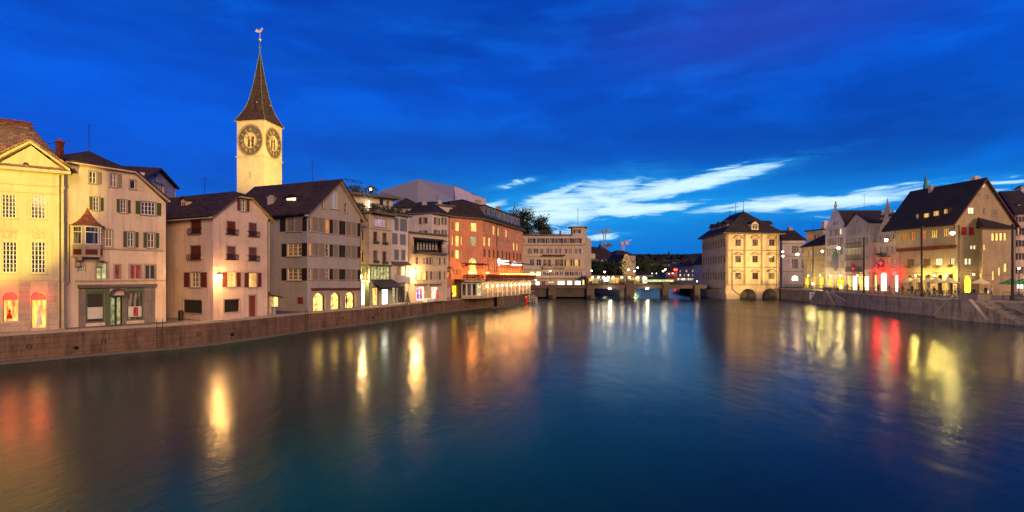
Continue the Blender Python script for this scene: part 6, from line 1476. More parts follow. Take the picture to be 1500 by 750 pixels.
r0 = V3(mid+ldir*6.8, zr); r1 = V3(mid+ldir*(fNl.L-3.5), zr)
c00 = V3(P00-dd*e-ldir*e, zE); c10 = V3(P10+dd*e-ldir*e, zE); c11 = V3(P11+dd*e+ldir*e, zE); c01 = V3(P01-dd*e+ldir*e, zE)
k = MB(); k.poly([c00, c10, r0]); k.poly([c10, c11, r1, r0]); k.poly([c11, c01, r1]); k.poly([c01, c00, r0, r1]); h.part(k, 'roof', M_slate)
k = MB(); k.prism([c00, c10, c11, c01], (0, 0, -.22)); h.part(k, 'eaves', M_trimdark)
dormer(h, fNr, 1102, 1109.8, 328, 335.4, -.2, 6, wm=M_rath, roofm=M_slate, pane=M_glass, nx=2)
k = MB(); q = mid+ldir*3
for s_, nm in ((-1, 'l'), (1, 'r')):
    for j in range(3 if s_ < 0 else 1):
        p = (P00 if s_ < 0 else P10)+ldir*(4+j*5.6)+dd*(1.2*-s_); dv = dd*(-s_)
        a = p-ldir*1.5; b_ = p+ldir*1.5; k = MB(); k.prism([V3(a, zE), V3(b_, zE), V3(b_, zE+2.7), V3(a, zE+2.7)], dv*4); d_ = h.part(k, 'dormer', M_rathside if s_ < 0 else M_rath)
        k = MB(); a2, b2 = a-ldir*.4-dv*.5, b_+ldir*.4-dv*.5; k.prism([V3(a2, zE+2.7), V3(b2, zE+2.7), V3((a2+b2)/2, zE+3.9)], dv*5); h.part(k, 'dormer_roof', M_slate, d_)
for p, hh in ((r0, 2.6), (r0.lerp(r1, .55), 2.6), (r1, 1.2)):
    k = MB(); k.lathe(p, [(.18, -.1), (.08, .3), (.05, hh)], 6); k.ball(p+Vector((0, 0, hh+.1)), .16); h.part(k, 'finial', M_iron)
u = fNr.L-1.1; k = MB(); k.tube(fNr.P(u, -.35, zE-.2), fNr.P(u, -.35, fNr.sz(1141, 420)[1]), .08, n=6); h.part(k, 'downpipe', M_trimdark)
u = fNr.sz(1072, 400)[0]; k = MB(); k.tube(fNr.P(u, -.25, fNr.sz(1072, 365)[1]), fNr.P(u, -.25, 2.6), .07, n=6); k.tube(fNr.P(u, -.25, 2.6), fNr.P(u+2.4, -.25, .9), .07, n=6); h.part(k, 'downpipe', M_trimdark)

# --- O: white building behind
f = Fac(1146, 158, 1179, 158); h = House('white_civic_house', 'cool white civic building with dark hipped roof behind the town hall', 'house', f, QR, M_white); h.faces.append(f); f.op = []; zt_ = f.sz(1160, 352)[1]; f.out = [(0, QR), (f.L, QR), (f.L, zt_), (0, zt_)]
for (y0, y1) in ((360, 371), (379.5, 393)):
    h.win(f, 1160.5, 1164.3, y0, y1, tw=.06, nx=2, nz=3); h.win(f, 1165.2, 1169, y0, y1, tw=.06, nx=2, nz=3); h.win(f, 1174.5, 1178, y0, y1, tw=.06, nx=2, nz=3)
h.win(f, 1160, 1169.4, 403.5, 411, pane=M_shopw, nx=1, nz=1, arch=.8, sill=False, name='lit_arch'); h.back([(f, f.L, 0), (f, f.L, 12), (f, 0, 12), (f, 0, 0)], zt_); h.walls()
h.ledge(f, 1146, 356, 1179, h=.3, d=.25); h.ledge(f, 1146, 374.5, 1179, h=.2, d=.15); h.ledge(f, 1146, 397, 1179, h=.2, d=.15)
k = MB(); L = f.L; z1 = zt_+3.4; k.poly([f.P(-.5, -.5, zt_), f.P(L+.5, -.5, zt_), f.P(L-1.2, 3.5, z1), f.P(1.5, 3.5, z1)]); k.poly([f.P(L+.5, -.5, zt_), f.P(L+.5, 12, zt_), f.P(L-1.2, 9, z1), f.P(L-1.2, 3.5, z1)]); k.poly([f.P(-.5, -.5, zt_), f.P(1.5, 3.5, z1), f.P(1.5, 9, z1), f.P(-.5, 12, zt_)]); k.poly([f.P(1.5, 3.5, z1), f.P(L-1.2, 3.5, z1), f.P(L-1.2, 9, z1), f.P(1.5, 9, z1)]); k.poly([f.P(-.5, 12, zt_), f.P(1.5, 9, z1), f.P(L-1.2, 9, z1), f.P(L+.5, 12, zt_)]); h.part(k, 'roof', M_slate)
XR = 78.3
def rf(px0, px1, X=XR): return Fac(px0, X*FL/(px0-CX), px1, X*FL/(px1-CX))
# --- P: ochre lamplit house
f = rf(1177, 1208.5, 78.6); h = House('ochre_house', 'low ochre lamplit house with dark roof left of the stepped gable', 'house', f, QR, M_yhouse); h.faces.append(f); f.op = []; zt_ = f.sz(1200, 359)[1]; f.out = [(0, QR), (f.L, QR), (f.L, zt_), (0, zt_)]
for i in range(6):
    u = f.L*(i+.5)/6
    for (y0, y1) in ((365.8, 376), (387.5, 399)): h.win(f, 0, 0, 0, 0, raw=(u-.42, u+.42, f.sz(1193, y1)[1], f.sz(1193, y0)[1]), tw=.08, nx=2, nz=3, pane=M_glass if i % 4 else M_dimwarm)
for i in range(3): u = f.L*(i+.5)/3; h.win(f, 0, 0, 0, 0, raw=(u-.8, u+.8, QR+.2, f.sz(1193, 406)[1]), arch=True, pane=M_shopy if i != 1 else M_litwarm, nx=1, nz=1, trim=M_yhouse, sill=False, name='shop_arch')
h.back([(f, f.L, 0), (f, f.L, 10), (f, 0, 10), (f, 0, 0)], zt_); h.walls(); h.ledge(f, 1177, 381.5, 1208, h=.2, d=.15); h.ledge(f, 1177, 403, 1208, h=.2, d=.2)
k = MB(); k.slab([f.P(-.8, -.8, zt_-.1), f.P(f.L, -.8, zt_-.1), f.P(f.L, 5, zt_+3.4), f.P(2.0, 5, zt_+3.4)], .2); k.slab([f.P(-.8, -.8, zt_-.1), f.P(2, 5, zt_+3.4), f.P(-.8, 10, zt_-.1)], .2); h.part(k, 'roof', M_slate)
ff = Fac(1180, 142, 1203, 137); u0, u1, z0, z1 = ff.rect(1181, 1206, 338, 356); k = MB(); ff.box(k, u0, u1, 0, 5, z0, z1); d_ = h.part(k, 'attic_storey', M_beige); k = MB(); ff.box(k, u0-.3, u1+.3, -.4, 5, z1, z1+.3); h.part(k, 'attic_roof', M_slate, d_)
for i in range(4): a = 1183+i*5; u0, u1, z0, z1 = ff.rect(a, a+2.6, 344, 350.5); k = MB(); ff.box(k, u0, u1, -.04, .02, z0, z1); h.part(k, 'attic_window', M_litorange if i < 2 else M_dimwarm, d_)
h.chimney(tuple(ff.P(ff.L*1.05, 1, ff.sz(1205, 330)[1])), 1.3, .9, M_white)
for px in (1192, 1204):
    pass
# --- Q: stepped gable house
f = rf(1209, 1239); h = House('stepped_gable_house', 'white house with tall stepped gable and small green oriel', 'house', f, QR, M_white); h.faces.append(f); f.op = []
g0 = f.sz(1224, 303)[1]; g1 = f.sz(1210, 333)[1]; um = f.L/2; n = 7; pr = [(0, QR), (f.L, QR), (f.L, g1)]
for i in range(n): u = f.L-(f.L/2-.45)*(i+1)/n; z_ = g1+(g0-g1)*(i)/n; zn = g1+(g0-g1)*(i+1)/n; pr += [(u, z_) if i else (u, g1), (u, zn)]
top = pr[3:]; pr += [(2*um-x, z) for (x, z) in top[::-1]]+[(0, g1)]
f.out = [p for i, p in enumerate(pr) if i == 0 or (abs(p[0]-pr[i-1][0])+abs(p[1]-pr[i-1][1])) > 1e-3]
def rwin(f, h, fx, y0, y1, w_=.5, ref=None, **kw):
    ref = ref or f.pxm
    for i, u in enumerate(fx): h.win(f, 0, 0, 0, 0, raw=(f.L*u-w_, f.L*u+w_, f.sz(ref, y1)[1], f.sz(ref, y0)[1]), **kw)
f.pxm = 1224; RW = dict(tw=.07, nx=2, nz=3)
rwin(f, h, (.44, .58), 324.5, 329.5, .25, tw=.05, nx=1, nz=1); rwin(f, h, (.26, .5), 336, 344.5, .42, sh=M_greysh, shut='R', **RW); rwin(f, h, (.76,), 336, 344.5, .42, pane=M_litwhite, sh=M_greysh, shut='L', **RW)
for (y0, y1) in ((348.8, 358.7), (364, 373.6)): rwin(f, h, (.22, .48, .76), y0, y1, .45, sh=M_greysh, shut='LR', **RW)
rwin(f, h, (.14, .30, .86), 381.6, 390.7, .45, pane=M_dimwarm, **RW)
for u in (.25, .75): h.win(f, 0, 0, 0, 0, raw=(f.L*u-1.35, f.L*u+1.35, QR+.1, f.sz(1224, 404.5)[1]), arch=True, pane=M_shop if u < .5 else M_shopy, nx=1, nz=1, trim=M_trim, sill=False, name='shop_arch')
h.back([(f, f.L, 0), (f, f.L, 11), (f, 0, 11), (f, 0, 0)], g1); h.walls()
k = MB(); 
for e in (0, f.L): k.slab([f.P(um, .4, g0-.8), f.P(e, .4, g1-.2), f.P(e, 11, g1-.2), f.P(um, 11, g0-.8)], .2)
h.part(k, 'roof', M_slate)
c0 = f.P(um+.3, -.0, f.sz(1225, 390)[1]); k = MB(); r_ = .95; k.lathe(c0, [(.25, -1.1), (r_, -.1), (r_, 2.4)], 8); o_ = h.part(k, 'oriel', M_bluesh); k = MB(); k.lathe(c0+Vector((0, 0, 2.4)), [(r_+.2, 0), (.6, .7), (.08, 2.0)], 8); h.part(k, 'oriel_hood', M_copper, o_)
k = MB(); k.lathe(f.P(um, .1, g0), [(.35, 0), (.3, .5), (.12, .7), (.25, 1.0), (.05, 1.4)], 8); h.part(k, 'gable_finial', M_trim)
# --- R: grey classical gable house with balconies
f = rf(1239.2, 1274.5, 78.0); h = House('balcony_house', 'grey gabled house with three iron balconies and a red flag', 'house', f, QR, M_grey); h.faces.append(f); f.op = []; f.pxm = 1256
g1 = f.sz(1256, 330)[1]; g0 = f.sz(1252, 313)[1]; um = f.L*.45; f.out = [(0, QR), (f.L, QR), (f.L, g1), (um, g0), (0, g1)]
for (y0, y1) in ((333, 341.5), (348, 357.5), (364, 374), (382, 392)): rwin(f, h, (.13, .36, .6, .86), y0, y1, .42, pane=M_glass if y0 < 360 else M_dimwarm, **RW)
rwin(f, h, (.44,), 322, 326, .3, tw=.05, nx=1, nz=1)
for i, u in enumerate((.14, .38, .62, .86)): h.win(f, 0, 0, 0, 0, raw=(f.L*u-.8, f.L*u+.8, QR+.1, f.sz(1256, 404.5)[1]), pane=[M_shop, M_shopw, M_shop, M_litwhite][i], nx=1, nz=1, trim=M_trim, sill=False, name='shop_window')
h.back([(f, 0, 0), (f, 0, 12)], g1); h.extra.poly([f.P(f.L, 0, QR), f.P(f.L, 12, QR), f.P(f.L, 12, g1), f.P(f.L, 0, g1)]); h.walls()
k = MB()
for e in (-.3, f.L+.4): k.slab([f.P(um, -.4, g0+.25), f.P(e, -.4, g1+.15), f.P(e, 12, g1+.15), f.P(um, 12, g0+.25)], .22)
h.part(k, 'roof', M_slate)
for y in (361.5, 379.5, 397):
    z_ = f.sz(1256, y)[1]; u0, u1 = f.L*.12, f.L*.78; k = MB(); f.box(k, u0, u1, -.9, 0, z_-.18, z_); b_ = h.part(k, 'balcony', M_trimdark)
    k = MB(); 
    for zz in (z_+.1, z_+.95): f.box(k, u0, u1, -.88, -.84, zz, zz+.05)
    for i in range(25): u = u0+(u1-u0)*i/24; f.box(k, u-.02, u+.02, -.875, -.845, z_, z_+.97)
    h.part(k, 'balcony_rail', M_iron, b_)
h.ledge(f, 1239.5, 401, 1274, h=.25, d=.3)
# --- S: house with the curved and spired gable
f = rf(1280, 1317.5, 78.6); f.pxm = 1298; h = House('spired_gable_house', 'ornate gabled house with stone spires above a red-lit ground floor', 'house', f, QR, M_beige); h.faces.append(f); f.op = []; Z = lambda y: f.sz(1298, y)[1]
um = f.L*.52; L = f.L; f.out = [(0, QR), (L, QR), (L, Z(354)), (L-.6, Z(354)), (L-1.0, Z(345)), (L-1.7, Z(336)), (L-2.4, Z(326)), (L-3.0, Z(319)), (L-3.0, Z(314)), (3.2, Z(314)), (3.2, Z(319)), (2.5, Z(326)), (1.7, Z(336)), (1.0, Z(345)), (.6, Z(354)), (0, Z(354))]
rwin(f, h, (.37, .68), 326.5, 335.5, .42, **RW); rwin(f, h, (.22, .52, .80), 343.5, 352, .48, **RW); rwin(f, h, (.09, .28, .5, .7, .9), 361, 371, .4, **RW); rwin(f, h, (.09, .28, .5, .7, .9), 377.5, 387.5, .4, pane=M_dimwarm, **RW)
h.win(f, 0, 0, 0, 0, raw=(L*.28, L*.52, QR+.1, Z(399)), arch=.5, pane=M_shopw, nx=2, nz=1, trim=M_trim, sill=False, name='lit_entrance'); h.win(f, 0, 0, 0, 0, raw=(L*.02, L*.13, QR+.1, Z(403)), pane=M_shop, nx=1, nz=1, trim=M_trim, sill=False, name='shop_window'); h.win(f, 0, 0, 0, 0, raw=(L*.84, L*.95, QR+.1, Z(403)), pane=M_shopw, nx=1, nz=1, trim=M_trim, sill=False, name='shop_window')
h.back([(f, L, 0), (f, L, 12), (f, 0, 12), (f, 0, 0)], Z(354)); h.walls(); h.ledge(f, 1280.5, 354, 1317, h=.25, d=.3); h.ledge(f, 1280.5, 391.5, 1317, h=.2, d=.2); h.fbox(f, 1291, 1306, 318.5, 320, -.3, 0, M_trim, 'ledge')
k = MB()
for e in (0, L): k.slab([f.P(um, .4, Z(318)), f.P(e, .4, Z(354)), f.P(e, 12, Z(354)), f.P(um, 12, Z(318))], .2)
h.part(k, 'roof', M_slate)
for (u, hh, r_) in ((um, 3.4, .5), (3.1, 1.7, .3), (L-3.0, 2.0, .3), (um-1.5, 1.2, .25), (um+1.4, 1.2, .25)):
    k = MB(); k.lathe(f.P(u, .15, Z(314)), [(r_, 0), (r_, .4), (r_*.5, .55), (r_*.75, hh*.35), (r_*.35, hh*.55), (r_*.45, hh*.65), (.03, hh)], 8); h.part(k, 'gable_spire', M_trim)
zz = Z(375); k = MB(); f.box(k, L*.36, L*.66, -1.0, 0, zz-.15, zz); foliage(k, f.P(L*.5, -.8, zz+.3), 1.6, .3, .5, 160, .25, random.Random(3), .1); h.part(k, 'planted_balcony', M_leaf)
k = MB(); zz = Z(396.5); k.slab([f.P(L*.16, -.05, zz+.6), f.P(L*.62, -.05, zz+.6), f.P(L*.62, -1.6, zz), f.P(L*.16, -1.6, zz)], .08); h.part(k, 'red_awning', M_awnglow)  # awning cloth glows by itself
def flag(label, fac, px, y0, y1, w_, t):
    u, z1 = fac.sz(px, y0, t); _, z0 = fac.sz(px, y1, t); a = fac.P(u, t, z1); t_ = thing('flag', label, 'flag', a); n = 8; k = MB(); wv = lambda i: .12*math.sin(i*1.3)
    for i in range(n):
        s0, s1 = w_*i/n, w_*(i+1)/n
        k.poly([fac.P(u+s0, t+wv(i), z0-.05*i), fac.P(u+s1, t+wv(i+1), z0-.05*(i+1)), fac.P(u+s1, t+wv(i+1), z1-.06*(i+1)), fac.P(u+s0, t+wv(i), z1-.06*i)])
    k.build('cloth', M_redfabric, t_)
    zc_ = (z0+z1)/2-.2; uc = u+w_/2; k = MB(); fac.box(k, uc-w_*.28, uc+w_*.28, t-.17, t-.14, zc_-w_*.09, zc_+w_*.09); fac.box(k, uc-w_*.09, uc+w_*.09, t-.17, t-.14, zc_-w_*.28, zc_+w_*.28); k.build('white_cross', M_whitefabric, t_)
    k = MB(); k.tube(fac.P(u-.05, t+1.4, z1+.7), fac.P(u-.02, t, z1), .035, n=5); k.tube(fac.P(u-.05, t, z1), fac.P(u+w_, t, z1-.1), .03, n=5); k.build('pole', M_steel, t_)
fR = rf(1239.2, 1274.5, 78.0)
flag('red flag with white cross hanging from the grey balcony house', fR, 1247.5, 385.5, 399, 1.35, -1.7)
flag('red flag with white cross above the red-lit entrance', f, 1287.5, 379, 390, 1.6, -1.5)
flag('smaller red flag with white cross left of the red-lit entrance', f, 1282.5, 384, 392, 1.1, -1.7)
p = f.P(f.sz(1310, 400, t=-1.3)[0], -1.3, f.sz(1310, 400, t=-1.3)[1]); t_ = thing('red_lantern', 'glowing red ball lantern on the spired gable house', 'lantern', p); k = MB(); k.ball(p, .42); k.build('globe', M_redglow, t_); k = MB(); k.tube(p+Vector((0, 0, .4)), p+f.n*-1.3+Vector((0, 0, 1.2)), .04, n=5); k.build('bracket', M_iron, t_); point_light('globe_light', p, 1000, (1, .012, .008), .5, t_)
p = f.P(L*.36, -1.2, Z(393)); t_ = thing('added_red_lamp', 'added red lamp over the bright entrance of the spired gable house', 'spotlight', p); k = MB(); k.lathe(p, [(.1, -.15), (.28, -.05), (.28, .15), (.12, .3)], 8); k.build('lamp', M_redglow, t_); point_light('lamp_light', p-Vector((0, 0, .5)), 350, (1, .02, .012), .6, t_)  # added to strengthen the red glow and its streak on the water

# --- T: the big guild house
fT0 = Fac(1316.5, 103.7, 1403, 90); fTg = Fac(1403, 90, 1487, 91.5)
h = House('guild_house', 'large steep-roofed guild house with yellow arcade, red shutters and stair turret', 'house', fTg, QR, M_rued)
ZT = lambda x, y: fT0.sz(x, y)[1]; zE = ZT(1395, 326); zb0 = ZT(1360, 361.5)
h.faces.append(fT0); fT0.op = []; fT0.out = [(0, QR), (fT0.L, QR), (fT0.L, zb0+.02), (0, zb0+.02)]
fT1 = shift(fT0, -.55); h.faces.append(fT1); fT1.op = []; fT1.out = [(-.1, zb0), (fT0.L-.02, zb0), (fT0.L-.02, zE), (-.1, zE)]
apT = fTg.sz(1442, 263); er = fTg.sz(1487, 329); h.faces.append(fTg); fTg.op = []; fTg.out = [(0, QR), (fTg.L, QR), (fTg.L, er[1]), apT, (-.55, zE), (-.55, zb0), (0, zb0)]
for (a, b, y0, y1, p, nx) in ((1320.3, 1326.4, 341, 353, M_litorange, 2), (1334, 1340, 339.5, 351.6, M_litorange, 2), (1350.2, 1356, 337.5, 350.2, M_litorange, 2), (1363.4, 1372.6, 336.5, 348.8, M_litwarm, 3), (1381, 1390.3, 334, 346.6, M_litwarm, 3)):
    h.win(fT1, a, b, y0, y1, pane=p, nx=nx, nz=2, sash=M_woodb, trim=M_trim, tw=.12)
for (a, b, p, nx) in ((1328.8, 1339.8, M_dimorange, 5), (1352, 1363, M_dimorange, 5), (1370.2, 1380.4, M_litwhite, 3), (1391.8, 1398.2, M_litwhite, 2)):
    k_ = (a-1328)/70; y0 = 379.3-1.4*k_; y1 = 390-1.8*k_; h.win(fT0, a, b, y0, y1, pane=p, nx=nx, nz=3, sash=M_woodb, trim=M_trim, tw=.08)
    u0, u1, z0, z1 = fT0.rect(a-1.5, b+1.5, y1, y1+2.6); k = MB(); foliage(k, fT0.P((u0+u1)/2, -.3, (z0+z1)/2), (u1-u0)/2, .18, .25, 110, .2, random.Random(int(a)), .1); h.part(k, 'flower_box', M_leafg)
for i, (a, b) in enumerate(((1327.4, 1337), (1341, 1350), (1354.7, 1364.5), (1372.5, 1381.7), (1388, 1398))):
    u0, u1 = fT0.sz(a, 410)[0], fT0.sz(b, 410)[0]; h.win(fT0, 0, 0, 0, 0, raw=(u0, u1, QR+.05, ZT((a+b)/2, 402.6-.3*i)), arch=True, pane=M_dimwarm if i < 2 else M_litwarm, nx=1, nz=1, dep=1.0, trim=M_yhouse, tw=.14, sill=False, name='arcade_arch')
h.win(fTg, 1412.8, 1422.8, 403.5, 430, pane=M_shopy, nx=1, nz=2, arch=True, sill=False, trim=M_trim, tw=.14, name='lit_arch')
GW = dict(tw=.09, trim=M_trim)
h.win(fTg, 1417.6, 1427, 303.9, 313.2, pane=M_litwhite, nx=2, nz=2, **GW); h.win(fTg, 1439.6, 1443, 305, 313.7, nx=1, **GW); h.win(fTg, 1453.5, 1461, 306.5, 315.8, nx=2, sh=M_greysh, shut='()', **GW)
h.win(fTg, 1431.5, 1435, 282.7, 290, nx=1, **GW); h.win(fTg, 1444.8, 1448.5, 285, 292, nx=1, **GW)
h.win(fTg, 1407.6, 1415.4, 332, 344.6, sh=M_brightred, shut='()', **GW); h.win(fTg, 1418.6, 1426.6, 332.4, 345, sh=M_brightred, shut='()', **GW)
h.win(fTg, 1421.2, 1424.8, 359.4, 365.2, pane=M_litwhite, nx=1, nz=1, **GW); h.win(fTg, 1426, 1429.4, 359.4, 365.2, pane=M_litwhite, nx=1, nz=1, **GW)
h.win(fTg, 1413.2, 1417.4, 378.8, 387.6, pane=M_litwhite, nx=1, nz=2, **GW); h.win(fTg, 1418.8, 1422.6, 378.8, 387.6, pane=M_litwhite, nx=1, nz=2, **GW)
h.back([(fTg, fTg.L, 0), (fTg, fTg.L, 14.5), (fT0, 0, 0)], er[1]); h.walls()
u_, z_ = fTg.sz(1439.2, 271.4); k = MB(); k.lathe((0, 0, 0), [(.42, 0), (.42, .08), (.3, .1)], 16); k.v = [fTg.P(u_, 0, z_)+fTg.d*v.x+Vector((0, 0, v.y))+fTg.n*v.z for v in k.v]; h.part(k, 'round_plaque', M_whitefabric)
k = MB(); uu = 0; n = 26; f2 = shift(fT0, -.56)       # scalloped red band under the jettied floor
for i in range(n):
    u0 = f2.L*i/n; u1 = f2.L*(i+.62)/n; k.prism([f2.P(u0, 0, zb0-.05), f2.P(u0, 0, zb0-.4), f2.P((u0+u1)/2, 0, zb0-.62), f2.P(u1, 0, zb0-.4), f2.P(u1, 0, zb0-.05)], -f2.n*.5)
f2.box(k, 0, f2.L, -.03, .5, zb0-.1, zb0+.06); h.part(k, 'scalloped_band', M_redsh)
k = MB(); depth = 14.6
for (e, ov) in (((-1.3, zE-.55), 0), ((fTg.L+.55, er[1]-.5), 0)):
    k.slab([fTg.P(apT[0], -.45, apT[1]+.3), fTg.P(e[0], -.45, e[1]+.1), fTg.P(e[0], depth, e[1]+.1), fTg.P(apT[0], depth, apT[1]+.3)], .25)
h.part(k, 'roof', M_slate)
k = MB()
for (e0, e1) in (((-1.3, zE-.55)), ((fTg.L+.55, er[1]-.5))):
    k.prism([fTg.P(apT[0], -.5, apT[1]-.1), fTg.P(e0, -.5, e1-.25), fTg.P(e0, -.5, e1-.02), fTg.P(apT[0], -.5, apT[1]+.15)], -fTg.n*.1)
h.part(k, 'verge_board', M_verge)
def roofpt(px, py):  # distance behind the river facade where the roof plane meets the sight line
    for i in range(400):
        t = -.5+i*.02; u, z = fT0.sz(px, py, t); zr_ = zE-.45+(t+1.3)*(apT[1]+.3-zE+.45)/(apT[0]+1.3)
        if z <= zr_: return t
    return 1.0
for (a, b, y0, y1, p) in ((1342.5, 1345.5, 314, 319.5, M_frost), (1354, 1361, 312.5, 318.5, M_litwarm), (1368, 1375.5, 309.2, 316, M_litwarm), (1383.5, 1388, 306.5, 312.8, M_litwarm)):
    t0 = roofpt((a+b)/2, y1)-.15; t0 -= 2.0*(1-fT0.sz((a+b)/2, y1, t0)[0]/fT0.L); dormer(h, fT0, a, b, y0, y1, t0, 3.2, wm=M_tile, roofm=M_slate, pane=p, flat=True, nx=2)
h.chimney(tuple(fTg.P(fTg.sz(1429, 268, t=2)[0], 2.0, fTg.sz(1429, 269, t=2)[1])), 1.0, 1.0, M_white)
c_ = fTg.P(apT[0]-.6, 9.5, apT[1]); h.chimney((c_.x, c_.y, c_.z-.1), .6, .5, M_trim)
# stair turret
fV = Fac(1439, 87.6, 1482, 88.2); fVl = Fac(1433.5, 90.2, 1439, 87.6); fVr = Fac(1482, 88.2, 1484.5, 91.3); zv = fV.sz(1460, 333)[1]
for f in (fVl, fV, fVr): f.op = []; f.out = [(0, QR), (f.L, QR), (f.L, zv), (0, zv)]; f.h = h
VW = dict(tw=.07, trim=M_rued, sill=False)
for i in range(4): a = 1452.2+i*5.9; h.win(fV, a, a+4.6, 341.2, 352.4, pane=M_lityellow, nx=1, nz=1, **VW)
for (a, b, y0, y1) in ((1453, 1457, 397, 410), (1461.7, 1466, 391.6, 404), (1470, 1475.2, 386, 398.2)): h.win(fV, a, b, y0, y1, pane=M_lityellow, nx=1, nz=1, **VW)
h.win(fV, 1440.4, 1443.6, 358.2, 366, pane=M_lityellow, nx=1, nz=1, **VW); h.win(fV, 1465.2, 1468.4, 407, 413, pane=M_dimwarm, nx=1, nz=1, **VW); h.win(fV, 1446, 1449.5, 424, 433, pane=M_lityellow, nx=1, nz=1, **VW)
mb = MB()
for f in (fVl, fV, fVr): wall_mesh(mb, f, f.out, f.op)
tu = h.part(mb, 'stair_turret', M_rued)
k = MB(); q = [fVl.P(-.5, -.4, zv), fV.P(-.3, -.6, zv), fV.P(fV.L+.3, -.6, zv), fVr.P(fVr.L+.3, -.4, zv)]; apv = Vector(fV.P(fV.sz(1452, 320)[0], 2.3, fV.sz(1452, 318.5, t=2.3)[1]))
for a, b in zip(q, q[1:]): k.slab([a, b, apv], .15)
k.poly(q); h.part(k, 'turret_roof', M_slate, tu)
k = MB(); fV.box(k, -.2, fV.L+.2, -.3, 0, zv-.35, zv-.1); h.part(k, 'turret_cornice', M_verge, tu)
u = fTg.L*.005; k = MB(); k.tube(fTg.P(.15, -.15, zE-.5), fTg.P(.15, -.15, QR), .08, n=6); h.part(k, 'downpipe', M_trimdark)
u = fTg.sz(1433, 380)[0]; k = MB(); k.tube(fTg.P(u, -.15, zE-.8), fTg.P(u, -.15, QR), .07, n=6); h.part(k, 'downpipe', M_trimdark)
# spire peeping over the ridge
c = W(1356, 285, 170); t_ = thing('church_spire', 'thin pale green needle spire rising behind the guild house ridge', 'spire', (c.x, c.y, QR)); k = MB(); k.box(c.x-2.2, c.x+2.2, c.y-2.2, c.y+2.2, QR, c.z-4); k.build('tower', M_grey, t_)
k = MB(); zt_ = W(1356, 253, 170).z; k.lathe((c.x, c.y, c.z-4), [(2.6, 0), (1.1, 3.2), (.75, 6), (.35, 9), (.05, zt_-c.z+4)], 8); k.build('spire', M_copper, t_)
# --- U: houses at the right edge
f = Fac(1487.5, 97, 1530, 96); h = House('corner_house', 'pink house with dark shutters cut by the right picture edge', 'house', f, QR, M_pink); zt_ = f.sz(1490, 313)[1]; h.faces.append(f); f.op = []; f.out = [(0, QR), (f.L, QR), (f.L, zt_), (0, zt_)]
for (y0, y1) in ((317, 324.5), (334, 344), (352, 361), (371, 380), (391, 400)):
    for (a, b) in ((1490.5, 1494), (1499.5, 1504), (1511, 1515)): h.win(f, a, b, y0, y1, sh=M_darksh, shut='LR', tw=.05, pane=M_litwarm if (y0 == 334 and a < 1495) or y0 == 391 else M_glass)
h.win(f, 1489.5, 1500, 413, 423, pane=M_shopw, nx=2, nz=1, sill=False, name='shop_window'); h.back([(f, 0, 0), (f, 0, 12), (f, f.L, 12), (f, f.L, 0)], zt_); h.walls()
k = MB(); k.slab([f.P(-.6, -.7, zt_), f.P(f.L, -.7, zt_), f.P(f.L, 6, zt_+5.2), f.P(1.0, 6, zt_+5.2)], .25); k.slab([f.P(-.6, -.7, zt_), f.P(1, 6, zt_+5.2), f.P(-.6, 12, zt_)], .2); h.part(k, 'roof', M_slate)
dormer(h, f, 1491, 1494.5, 300, 306, 1.6, 2.5, wm=M_slate, roofm=M_slate, flat=True, nx=2)
f = Fac(1467, 118, 1530, 112); plain_house('attic_house', 'dark lilac roof block behind the pink corner house', f, f.sz(1490, 297)[1], 12, M_white, M_slate, ridge=2.4, rows=[(f.sz(1490, 305)[1], 1.4, 4, 1.2, [M_glass])], base=QR)
f = Fac(1496, 108, 1530, 106); plain_house('roof_tower', 'upper right edge rooftop block above the lilac roof', f, f.sz(1498, 272)[1], 6, M_white, M_slate, ridge=.4, rows=[], base=QR)
# ------------------------------------------------------------------ QUAY FURNITURE, LAMPS, PEOPLE
WARM = (1.0, .58, .20)
def inside(P, i, off):
    a = P[max(i-1, 0)]; b = P[min(i+1, len(P)-1)]; d = (b-a).normalized(); return P[i]+Vector((-d.y, d.x, 0))*-off
def railing(label, pts, z, hh=1.12, step=1.6):
    t_ = thing('railing', label, 'railing', (pts[0].x, pts[0].y, z)); k = MB(); kb = MB()
    for a, b in zip(pts, pts[1:]):
        L = (b-a).length; n = max(1, int(L/step)); d = (b-a).normalized()
        for zz, r in ((z+hh, .035), (z+.62, .018), (z+.15, .022)): k.tube((a.x, a.y, zz), (b.x, b.y, zz), r, n=5)
        for i in range(n+1): p = a+(b-a)*i/n; k.tube((p.x, p.y, z-.05), (p.x, p.y, z+hh+.02), .035, n=5)
        m_ = int(L/.16)
        for i in range(m_): p = a+(b-a)*(i+.5)/m_; kb.tube((p.x, p.y, z+.15), (p.x, p.y, z+hh-.02), .011, n=3, cap=False)
    k.build('rail_frame', M_iron, t_); kb.build('balusters', M_iron, t_)
V2 = lambda x, y: Vector((x, y, 0))
railing('long thin iron railing along the right quay wall from town hall to stone block', [V2(72.9, 137.5), V2(71.8, 130), V2(69.7, 112), V2(67.1, 100), V2(64.95, 87.7), V2(64.8, 77), V2(64.9, 73)], QR+.04)
railing('short darker iron railing right of the river stairs at the picture edge', [V2(66.7, 69.6), V2(67.0, 64), V2(68.3, 56)], QR+.04)
